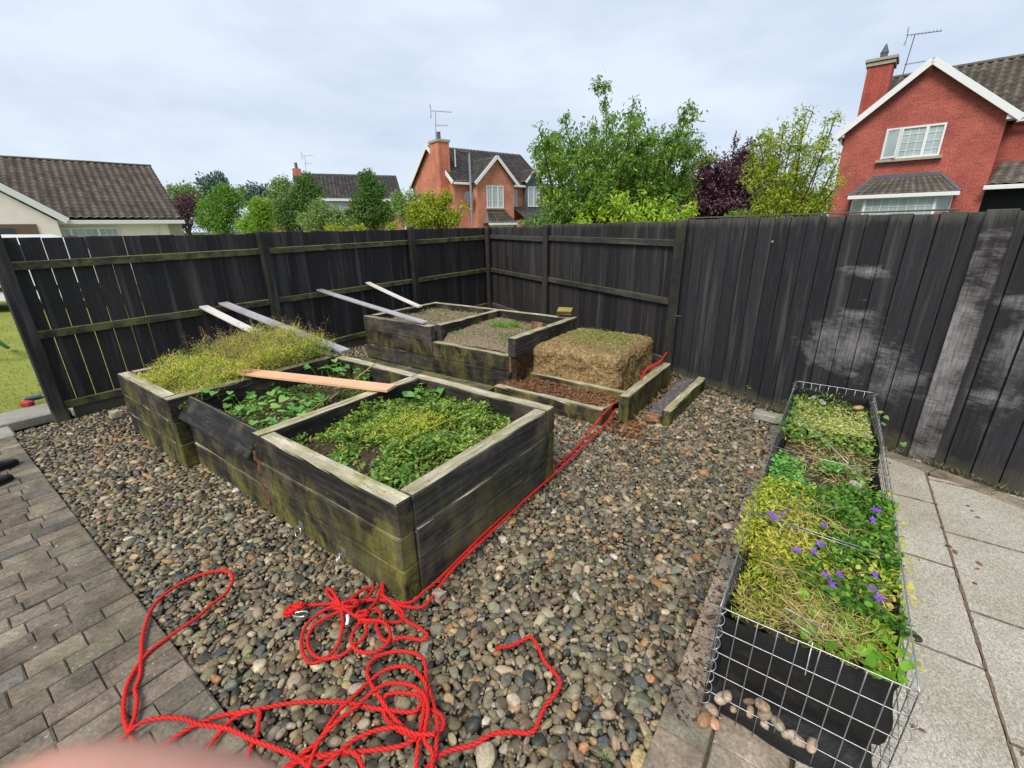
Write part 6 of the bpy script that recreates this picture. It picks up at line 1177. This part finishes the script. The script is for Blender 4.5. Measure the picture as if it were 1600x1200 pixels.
# ------------------------------------------------------------------ parked white van beyond the lawn
def loft_car(name, c, d, Ln, Hh, Wd, label):
    d = unit(np.array([d[0], d[1], 0.])); n = np.array([-d[1], d[0], 0.]); t_ = thing(name, c, label, 'van')
    prof = [(0, .45), (.0, .85), (.12, 1.02), (.95, 1.12), (1.35, Hh-.22), (1.8, Hh-.03), (Ln-1.0, Hh), (Ln-.35, Hh-.12), (Ln-.12, 1.1), (Ln, .8), (Ln, .4), (Ln-.2, .28), (.2, .28)]
    mb = MB(); k = len(prof); V = []; secs = (-.5, -.49, -.4, 0, .4, .49, .5)
    for s_ in secs:
        for (x, z) in prof:
            zz = z - (.06 if abs(s_) == .5 else 0)*(1 if z > 1 else 0); xx = x; yy = s_*Wd*(1-.16*max(0, (z-1.0)/(Hh-1.0))) ; V.append(np.array(c)+d*xx+n*yy+Z3*zz)
    F = []
    for i in range(len(secs)-1):
        for j in range(k): F.append([i*k+j, i*k+(j+1) % k, (i+1)*k+(j+1) % k, (i+1)*k+j])
    F.append(list(range(k))[::-1]); F.append([(len(secs)-1)*k+j for j in range(k)]); mb.add(V, F); newobj('body', mb, mat_plain('white_car_paint', (.72, .74, .76), .25, .5, var=.03), t_, smooth=False)
    for sg in (-1, 1):
        mb = MB(); f = lambda x, z: np.array(c)+d*x+n*sg*(Wd*.5*(1-.16*max(0, (z-1.0)/(Hh-1.0)))+.008)+Z3*z
        for xa, xb, xc, xd in ((1.35, 2.35, 2.35, 1.72), (2.45, 3.4, 3.4, 2.45), (3.5, Ln-.55, Ln-.75, 3.5)): mb.poly([f(xa, 1.12), f(xb, 1.12), f(xc, Hh-.25), f(xd, Hh-.25)])
        newobj('side_windows', mb, M['glass_dark'], t_); mb = MB(); mb.beam(np.array(c)+d*.4+n*sg*Wd*.505+Z3*.55, np.array(c)+d*(Ln-.3)+n*sg*Wd*.505+Z3*.55, .02, .10, up=Z3); newobj('side_strip', mb, M['dark'], t_)
        for x in (.85, Ln-.9):
            q = np.array(c)+d*x+n*sg*(Wd*.5-.09)+Z3*.33; mb = MB(); mb.lathe([(.2, -.1), (.31, -.1), (.33, -.07), (.33, .08), (.31, .11), (.2, .11)], q, 28, axes=[d, Z3, n*sg]); wh = newobj('wheel', mb, M['dark'], t_); mb = MB(); mb.lathe([(.2, .10), (.19, .12), (.05, .09), (.02, .12)], q, 10, axes=[d, Z3, n*sg]); newobj('rim', mb, M['galv'], wh)
    for sg in (-1, 1): mb = MB(); mb.box(np.array(c)+d*.02+n*sg*Wd*.38+Z3*.75, (.06, .3, .16), (d, n, Z3), bev=.01); newobj('headlight', mb, M['glass'], t_)
vp = DY(176, 368, 12.2); loft_car('parked_van', (vp[0]+.1, vp[1]+.3, -.03), (-.85, -.35), 4.6, 1.80, 1.8, 'white van parked beyond the lawn, seen through the gaps of the left fence')
# ---- lawn bits
M['toy'] = mat_plain('green_plastic', (.01, .22, .16), .4, .4)
mb = MB(); a = G(-45, 560, .0); b = G(-10, 535, .28); c = G(12, 543, .02); mb.tube(catmull([a, b, c], .03), .03, 8); tag(newobj('plastic_toy', mb, M['toy'], smooth=True), 'green plastic toy leg standing on the lawn at the left edge', 'toy')
st = thing('garden_tool', G(50, 628, 0), 'small blue and red power tool lying on the lawn edge by the fence post', 'garden tool')
mb = MB(); mb.beam(G(38, 625, .05), G(70, 618, .06), .05, .05, bev=.015, seg=3, jit=.002); newobj('tool_body', mb, mat_plain('blue_plastic', (.04, .08, .13), .5), st); mb = MB(); mb.box(G(43, 631, .03), (.11, .07, .06), bev=.012); newobj('battery', mb, mat_plain('red_plastic', (.4, .03, .03), .5), st); mb = MB(); mb.tube(catmull([G(68, 618, .08), G(73, 614, .13), G(77, 622, .05)], .02), .012, 8); newobj('handle', mb, M['plank_grey'], st)
# shoes at the left edge
M['shoe'] = mat_plain('black_shoe_rubber', (.022, .021, .022), .5, .35, var=.4, nscale=25); M['sole'] = mat_plain('shoe_sole', (.012, .012, .012), .7)
def shoe(tip, heel_dir, label):
    d = unit(np.array([heel_dir[0], heel_dir[1], 0])); n = np.array([-d[1], d[0], 0]); t_ = thing('shoe', np.array(tip)*[1, 1, 0]-d*.14, label, 'shoe', 'pair of black shoes'); L_ = .29
    xs = [0, .012, .04, .08, .12, .17, .22, .27, .29]; wd = [.012, .028, .043, .050, .048, .040, .036, .034, .02]; hs = [.03, .045, .055, .062, .078, .098, .10, .10, .09]
    def build(zlo, hf, wk):
        mb = MB(); V = []; k = 14
        for x, w, hh in zip(xs, wd, hs):
            for j in range(k):
                a = 2*math.pi*j/k; cy, cz = math.cos(a), math.sin(a); cy = math.copysign(abs(cy)**.7, cy); cz = math.copysign(abs(cz)**.7, cz); H_ = hf(hh); V.append(np.array(tip)*[1, 1, 0]-d*x+n*cy*w*wk+Z3*(zlo+(H_-zlo)*(cz+1)/2))
        F = [[i*k+j, i*k+(j+1) % k, (i+1)*k+(j+1) % k, (i+1)*k+j] for i in range(len(xs)-1) for j in range(k)]; F += [list(range(k))[::-1], [(len(xs)-1)*k+j for j in range(k)]]; mb.add(V, F); return mb
    newobj('upper', build(.016, lambda q: q, 1.), M['shoe'], t_, smooth=True); newobj('sole', build(.002, lambda q: .02, 1.07), M['sole'], t_, smooth=True)
sd0 = G(26, 716, .03)-G(0, 726, .03); shoe(G(27, 718, .03), sd0, 'black shoe on the brick path at the left edge, the farther of the pair'); shoe(G(19, 742, .03), sd0, 'black shoe on the brick path at the left edge, the nearer of the pair')
# ---- street lamps
def lamp(px, yt, Y, hgt_px, label, armdir):
    top = DY(px, yt, Y); mb = MB(); t_ = thing('street_lamp', (top[0], top[1], -.1), label, 'street lamp', 'street lamps'); b = np.array([top[0], top[1], -.1]); mb.tube([b, b+Z3*1.5, b+Z3*1.51, top], [.085*Y/20, .085*Y/20, .055*Y/20, .04*Y/20], 10); newobj('pole', mb, M['galv'], t_)
    mb = MB(); u = unit(np.array([armdir, -.3, 0])); mb.beam(top, top+u*.35*Y/20+Z3*.05, .13*Y/20, .07*Y/20, bev=.01); newobj('lamp_head', mb, M['lead'], t_)
lamp(733, 238, 26., 0, 'tall grey lamp post standing in front of the orange brick house', -1); lamp(481, 299, 38., 0, 'distant grey street lamp between the conical hedge trees', -1)
# ------------------------------------------------------------------ trees
def crownpts(blobs, n, shell=.55):
    out = []; vol = np.array([b[3]*b[4]*b[5] for b in blobs])**.8; cnt = (n*vol/vol.sum()).astype(int)
    for b, k in zip(blobs, cnt):
        D = unit(rl.normal(0, 1, (k, 3))); r = (shell+(1-shell)*rl.rand(k)**.7)[:, None]; out.append(np.array(b[:3])+D*r*np.array(b[3:6]))
    return np.vstack(out)
def dense_tree(name, base, blobs, n, ls, m, label, cat='tree', group='trees beyond the fence', trunk=.12, ragged=.12, kind='diamond'):
    t_ = thing(name, base, label, cat, group); mb = MB(); P = crownpts(blobs, n//5, .35); 
    P = np.array([p for p in P]); C = np.repeat(P, 5, 0)+rl.normal(0, ragged, (len(P)*5, 3)); out = unit(C-np.array([base[0], base[1], 0])-Z3*np.mean([b[2] for b in blobs]))
    D = unit(out*.5+rl.normal(0, .6, C.shape)+Z3*.3); N = unit(rl.normal(0, .6, C.shape)+Z3*.6+out*.5); mb_r = np.repeat(rl.rand(len(P)), 5)*.6+rl.rand(len(C))*.4
    leaf_mesh(mb, C, D, N, rl.uniform(.7, 1.3, len(C))*ls, rl.uniform(.5, .75, len(C))*ls, kind, rnd=mb_r); newobj('crown', mb, m, t_)
    tk = MB(); top = max(b[2] for b in blobs); tk.tube([np.array(base)-Z3*.2, np.array([base[0], base[1], top*.5]), np.array([base[0], base[1], top*.85])], [trunk, trunk*.7, trunk*.25], 8)
    for _ in range(10):
        p = P[rl.randint(len(P))]; s0 = np.array([base[0], base[1], max(.5, p[2]*.5)]); tk.tube([s0, (s0+p)/2+rl.normal(0, .1, 3), p], [trunk*.4, trunk*.25, trunk*.08], 5)
    newobj('trunk', tk, M['bark'], t_); return t_
M['bark'] = mat_plain('tree_bark', (.11, .085, .06), .9, .1, var=.4, nscale=12)
M['t_dark'] = mat_leaf('dark_hedge_leaf', [(.1, (.04, .09, .025)), (.5, (.085, .18, .045)), (.9, (.18, .31, .06))], trans=.25); M['t_mid'] = mat_leaf('mid_tree_leaf', [(.1, (.06, .14, .03)), (.5, (.14, .29, .045)), (.9, (.28, .43, .07))]); M['t_mid2'] = mat_leaf('light_tree_leaf', [(.1, (.10, .20, .03)), (.5, (.22, .38, .05)), (.9, (.40, .52, .09))]); M['t_grey'] = mat_leaf('greyish_tree_leaf', [(.1, (.10, .17, .06)), (.5, (.21, .31, .11)), (.9, (.36, .46, .18))])
M['t_blue'] = mat_leaf('far_cypress_leaf', [(.1, (.08, .13, .12)), (.9, (.18, .26, .21))], trans=.1); M['t_purple'] = mat_leaf('copper_leaf', [(.1, (.06, .03, .045)), (.5, (.13, .06, .09)), (.9, (.26, .14, .18))], trans=.2); M['t_olive'] = mat_leaf('yellowing_leaf', [(.1, (.12, .19, .03)), (.5, (.30, .38, .05)), (.9, (.56, .50, .07))]); M['t_red'] = mat_leaf('reddish_leaf', [(.1, (.12, .05, .03)), (.5, (.26, .09, .05)), (.9, (.22, .22, .05))])
M['t_bright'] = mat_leaf('cherry_leaf', [(.08, (.040, .10, .025)), (.4, (.10, .21, .045)), (.7, (.20, .33, .065)), (.95, (.40, .47, .10))], trans=.4); M['t_lime'] = mat_leaf('bright_cherry_leaf', [(.1, (.20, .37, .04)), (.6, (.38, .54, .06)), (.95, (.60, .58, .08))], trans=.4)
def blob(px, py, Y, rx, ry, dy=None):      # px/py centre, radii in photo pixels
    c = DY(px, py, Y); s = Y*.94/690; return (c[0], c[1], c[2], rx*s, (dy or rx)*s, ry*s*1.05)
def bt(name, Y, bl, n, ls, m, label, **k):
    bl = [(x, y, rx*.86, ry*.86) for x, y, rx, ry in bl]+[(x+math.cos(t)*rx*.8, y-abs(math.sin(t))*ry*.85, rx*.34, ry*.40) for x, y, rx, ry in bl for t in rl.uniform(0, 3.14, 4)]
    B = [blob(x, y, Y, rx, ry) for x, y, rx, ry in bl]; cx_ = np.mean([b[0] for b in B]); dense_tree(name, (cx_, Y, -.1), B, n, ls, m, label, **k)
bt('cypress_tree', 90, [(330, 292, 22, 14), (338, 285, 12, 10), (322, 310, 20, 18)], 2600, .55, M['t_blue'], 'blue-green distant cypress tree with a flat top, left of centre', ragged=.4)
bt('cypress_tree', 95, [(400, 302, 24, 10), (396, 312, 28, 12)], 1800, .6, M['t_blue'], 'distant dark tree crown just right of the flat-topped cypress', ragged=.4)
bt('tree', 60, [(285, 303, 20, 11), (292, 318, 22, 16)], 2400, .35, M['t_grey'], 'pale green tree behind the bungalow gable end', ragged=.3)
bt('purple_tree', 38, [(288, 335, 25, 24), (300, 322, 16, 18), (272, 350, 20, 20)], 4500, .16, M['t_purple'], 'small dark purple tree beside the end of the bungalow', ragged=.15)
bt('tree', 34, [(345, 325, 30, 27), (362, 315, 22, 20), (328, 335, 20, 25), (350, 350, 36, 20)], 8000, .16, M['t_mid'], 'round green garden tree right of the purple tree', ragged=.15)
bt('tree', 26, [(405, 340, 22, 22), (408, 325, 14, 14), (400, 355, 26, 15)], 5500, .13, M['t_mid2'], 'lighter green small rounded tree left of the lamp', ragged=.1)
bt('tree', 42, [(448, 310, 24, 26), (440, 295, 14, 14), (432, 335, 22, 26)], 5000, .2, M['t_grey'], 'pale bushy tree in front of the small distant gable', ragged=.2)
bt('hornbeam_tree', 30, [(482, 320, 24, 30), (478, 290, 14, 16), (462, 335, 24, 28), (450, 345, 20, 24)], 9000, .13, M['t_dark'], 'dark upright hedge tree around the distant lamp', ragged=.12)
bt('tree', 24, [(505, 340, 26, 20), (492, 350, 24, 16), (525, 352, 24, 14), (500, 325, 12, 12)], 5500, .11, M['t_grey'], 'soft grey-green shrubby tree below the plain dark roof', ragged=.1)
bt('hornbeam_tree', 28, [(580, 330, 32, 30), (577, 300, 22, 26), (574, 282, 11, 14), (560, 345, 24, 20), (600, 345, 22, 22)], 13000, .12, M['t_dark'], 'dark conical hornbeam tree left of the orange brick house', ragged=.1)
bt('tree', 25, [(640, 330, 24, 26), (628, 315, 12, 14), (655, 345, 25, 18)], 5500, .11, M['t_grey'], 'wispy grey-green tree at the left end of the orange brick house', ragged=.12)
bt('shrub', 16, [(672, 335, 32, 18), (700, 345, 22, 12), (690, 318, 14, 10), (672, 312, 8, 10), (698, 308, 7, 9), (725, 325, 6, 4), (655, 348, 18, 10)], 7500, .085, M['t_olive'], 'yellow-green shrub in front of the orange brick house', cat='shrub', ragged=.07)
bt('shrub', 14, [(520, 358, 16, 6), (610, 356, 12, 5), (560, 358, 14, 4)], 900, .06, M['t_olive'], 'shoots showing just above the left fence', cat='shrub', ragged=.05)
bt('shrub', 45, [(862, 312, 16, 18), (872, 330, 20, 18)], 3000, .12, M['t_red'], 'reddish-brown shrub at the left foot of the big green tree', cat='shrub', ragged=.1)
# airy trees from limbs
def airy(name, base, tips, mleaf, nleaf, ls, label, group='trees beyond the fence', trunk=.1, twigs=9, spread=.35, droop=-.35, kind='oval', m2=None, fork=.45, cat='tree', fmin=.12, fill=None, nfill=0):
    t_ = thing(name, base, label, cat, group); tk = MB(); L1, L2 = MB(), MB(); base = np.array(base, float); nodes = []
    top = np.max([t[2] for t in tips]); 
    for tip in tips:
        tip = np.array(tip); fz = base[2]+ (tip[2]-base[2])*rl.uniform(fmin, fork); f = base+Z3*(fz-base[2])+np.array([tip[0]-base[0], tip[1]-base[1], 0])*.06
        mid = f+(tip-f)*.5+np.array([(tip[0]-base[0])*.12, (tip[1]-base[1])*.12, -.0])+rl.normal(0, .08, 3); c = catmull([base, f, mid, tip], .15); n = len(c); tk.tube(c, np.linspace(trunk*.5, .008, n), 6); i0 = int(n*.35)
        for k in range(twigs):
            i = rl.randint(i0, n); p = c[i]; l = spread*(.5+1.0*(n-i)/n)*rl.uniform(.6, 1.3); d = unit(np.array([tip[0]-base[0], tip[1]-base[1], 0])*.15+rl.normal(0, 1, 3)*[1, 1, .45]+Z3*.35); e = p+d*l; tk.tube([p, (p+e)/2+Z3*.03, e], [.010, .006, .003], 4, cap=False); nodes += [(p+(e-p)*t, d) for t in np.linspace(.35, 1.05, 5)]
        nodes += [(c[i], unit(c[min(n-1, i+1)]-c[max(0, i-1)])) for i in range(int(n*.55), n)]
    k = max(1, nleaf//len(nodes)); P = np.array([q[0] for q in nodes]); Dn = np.array([q[1] for q in nodes]); P = np.repeat(P, k, 0)+rl.normal(0, .055, (len(nodes)*k, 3)); Dn = np.repeat(Dn, k, 0); D = unit(Dn*.5+rl.normal(0, .6, P.shape)+Z3*droop); N = unit(rl.normal(0, .5, P.shape)+Z3)
    sel = rl.rand(len(P)) < (.18 if m2 else 0); rr_ = np.repeat(rl.rand(len(nodes)), k)*.5+rl.rand(len(P))*.5
    if fill:
        Q = crownpts([blob(*q) for q in fill], nfill//6, .25); Q = np.repeat(Q, 6, 0)+rl.normal(0, .07, (len(Q)*6, 3)); leaf_mesh(L1, Q, unit(rl.normal(0, .7, Q.shape)+Z3*droop), unit(rl.normal(0, .5, Q.shape)+Z3), rl.uniform(.7, 1.2, len(Q))*ls, ls*.42, kind)
    leaf_mesh(L1, P[~sel], D[~sel], N[~sel], rl.uniform(.7, 1.2, (~sel).sum())*ls, ls*.42, kind, rnd=rr_[~sel]); newobj('crown', L1, mleaf, t_)
    if sel.any(): leaf_mesh(L2, P[sel], D[sel], N[sel], rl.uniform(.7, 1.2, sel.sum())*ls, ls*.42, kind, rnd=rr_[sel]); newobj('light_leaves', L2, m2, t_)
    newobj('trunk', tk, M['bark'], t_)
Yc = 10.5; tips = []
for (x, y) in ((945, 135), (990, 155), (985, 200), (930, 205), (882, 190), (905, 225), (842, 200), (862, 218), (845, 250), (852, 268), (868, 300), (880, 235), (1070, 172), (1045, 215), (1095, 215), (1080, 240), (1040, 225), (1020, 215), (1010, 245), (1050, 265), (970, 225), (940, 230), (910, 250), (1100, 235), (1040, 290), (880, 330), (885, 320), (1000, 225), (960, 235)): tips.append(DY(x, y, Yc+rl.uniform(-1.6, 1.6)))
for (x, y) in ((900, 300), (950, 290), (1000, 290), (1040, 300), (925, 270), (975, 260), (1020, 270), (870, 280), (960, 320), (910, 330), (1010, 325), (1050, 320), (890, 340), (940, 345), (985, 340)): tips.append(DY(x, y, Yc-1.2+rl.uniform(-.6, .8)))
bs = DY(962, 330, Yc+.3); airy('cherry_tree', (bs[0], bs[1], -.1), tips, M['t_bright'], 52000, .088, 'large spreading bright green tree rising behind the back fence', trunk=.13, twigs=15, spread=.5, m2=M['t_lime'], droop=-.55, fill=[(895, 235, Yc, 48, 36), (960, 225, Yc, 50, 40), (1030, 240, Yc, 46, 38), (1065, 235, Yc, 26, 26), (945, 285, Yc, 85, 42), (1030, 285, Yc, 40, 36), (860, 215, Yc, 22, 16), (865, 262, Yc, 28, 20), (985, 190, Yc, 22, 20)], nfill=8000)
tips = [DY(x, y, 8.6+rl.uniform(-.5, .5)) for x, y in ((930, 325), (955, 318), (975, 312), (990, 325), (1010, 335), (1035, 330), (1060, 338), (1075, 325), (1050, 320), (915, 340), (1020, 318), (1082, 335), (900, 345), (960, 345), (1000, 348))]
bs = DY(985, 350, 8.7); airy('yellow_shrub', (bs[0], bs[1], -.1), tips, M['t_lime'], 5200, .11, 'yellow-green leafy shrub just above the back fence below the large tree', trunk=.05, twigs=7, spread=.28, cat='shrub')
tips = [DY(x, y, 15+rl.uniform(-1, 1)) for x, y in ((1105, 245), (1120, 260), (1160, 235), (1150, 255), (1175, 245), (1090, 275), (1080, 300), (1110, 290), (1140, 285), (1170, 285), (1075, 320), (1100, 320), (1130, 315), (1160, 315), (1185, 300), (1195, 270), (1065, 305), (1058, 285), (1210, 255), (1215, 285), (1205, 310), (1100, 255), (1145, 240), (1185, 235), (1150, 330), (1115, 335), (1180, 325), (1135, 300), (1120, 275), (1165, 265))]
bs = DY(1135, 335, 15); airy('purple_tree', (bs[0], bs[1], -.1), tips, M['t_purple'], 32000, .11, 'dark purple-leaved tree between the large green tree and the yellowing one', trunk=.10, twigs=13, spread=.65, droop=-.1, fill=[(1090, 285, 15, 32, 34), (1150, 275, 15, 38, 36), (1190, 285, 15, 28, 34), (1130, 315, 15, 70, 30)], nfill=9000)
tips = [DY(x, y, 9.5+rl.uniform(-.8, .8)) for x, y in ((1270, 175), (1258, 185), (1225, 200), (1238, 215), (1290, 195), (1305, 185), (1185, 215), (1200, 235), (1212, 255), (1180, 265), (1310, 250), (1300, 275), (1285, 240), (1260, 230), (1245, 255), (1225, 280), (1195, 295), (1275, 285), (1310, 290), (1190, 320), (1215, 315), (1250, 300), (1290, 310), (1175, 240), (1205, 205))]
bs = DY(1237, 332, 9.5); airy('acacia_tree', (bs[0], bs[1], -.1), tips, M['t_olive'], 20000, .066, 'airy yellow-green tree with a pale trunk left of the red brick house', trunk=.06, twigs=15, spread=.32, droop=-.2, m2=M['t_lime'], fork=.55, fmin=.4)
bt('shrub', 13, [(1160, 342, 24, 8), (1190, 338, 18, 9), (1200, 325, 14, 12)], 2200, .07, M['t_mid'], 'mixed green shrub behind the back fence under the yellowing tree', cat='shrub', ragged=.06); bt('shrub', 12.5, [(1165, 343, 16, 5), (1205, 342, 12, 5), (1280, 330, 14, 4)], 700, .06, M['t_red'], 'orange-red leafy shrub tops above the right fence', cat='shrub', ragged=.05)
bt('hedge', 30, [(830, 352, 24, 8), (880, 345, 40, 14), (1100, 335, 50, 20), (1220, 320, 60, 24), (1290, 318, 40, 16)], 7000, .2, M['t_dark'], 'dark hedge mass behind the purple and yellowing trees', cat='hedge', ragged=.15)
# dark dome shapes behind the left fence, taken for clipped shrubs
for px in (110, 147):
    c = DY(px, 372, 14.); mb = MB(); mb.lathe([(.30, 0), (.31, c[2]-.25), (.27, c[2]-.08), (.16, c[2]+.04), (.02, c[2]+.08)], (c[0], c[1], 0), 18); tag(newobj('dark_dome', mb, M['dark'], smooth=True), 'dark domed top standing behind the left fence, ' + ('nearer the bungalow porch' if px == 110 else 'below the bungalow window'), 'bin', 'dark domes')
# ------------------------------------------------------------------ fingertip close to the lens
def camp(x, y, dist): r = ray(x, y); return C0+r/np.linalg.norm(r)*dist
t = NT('finger_skin', .5, .4); n = t.noise(t.pos(), 400, 3); t.color(t.ramp(n, [(.3, (.62, .30, .22)), (.7, (.70, .36, .28))])); t.b.inputs['Subsurface Weight'].default_value = .15; t.b.inputs['Subsurface Radius'].default_value = (.004, .002, .001); M['skin'] = t.m
fp = [camp(400, 1452, .052), camp(345, 1414, .052), camp(235, 1394, .052), camp(120, 1402, .053), camp(0, 1430, .056), camp(-150, 1540, .064), camp(-320, 1640, .078)]
mb = MB(); c = catmull(fp, .0015); s_ = np.linspace(0, 1, len(c)); r_ = .0080*np.minimum(1, np.sqrt(np.clip(1-(1-np.clip(s_/.14, 0, 1))**2, .02, 1)))*(1+.05*np.cos(s_*18)); mb.tube(c, r_, 20); tag(newobj('finger', mb, M['skin'], smooth=True), 'out-of-focus pink fingertip intruding at the bottom left corner', 'finger')
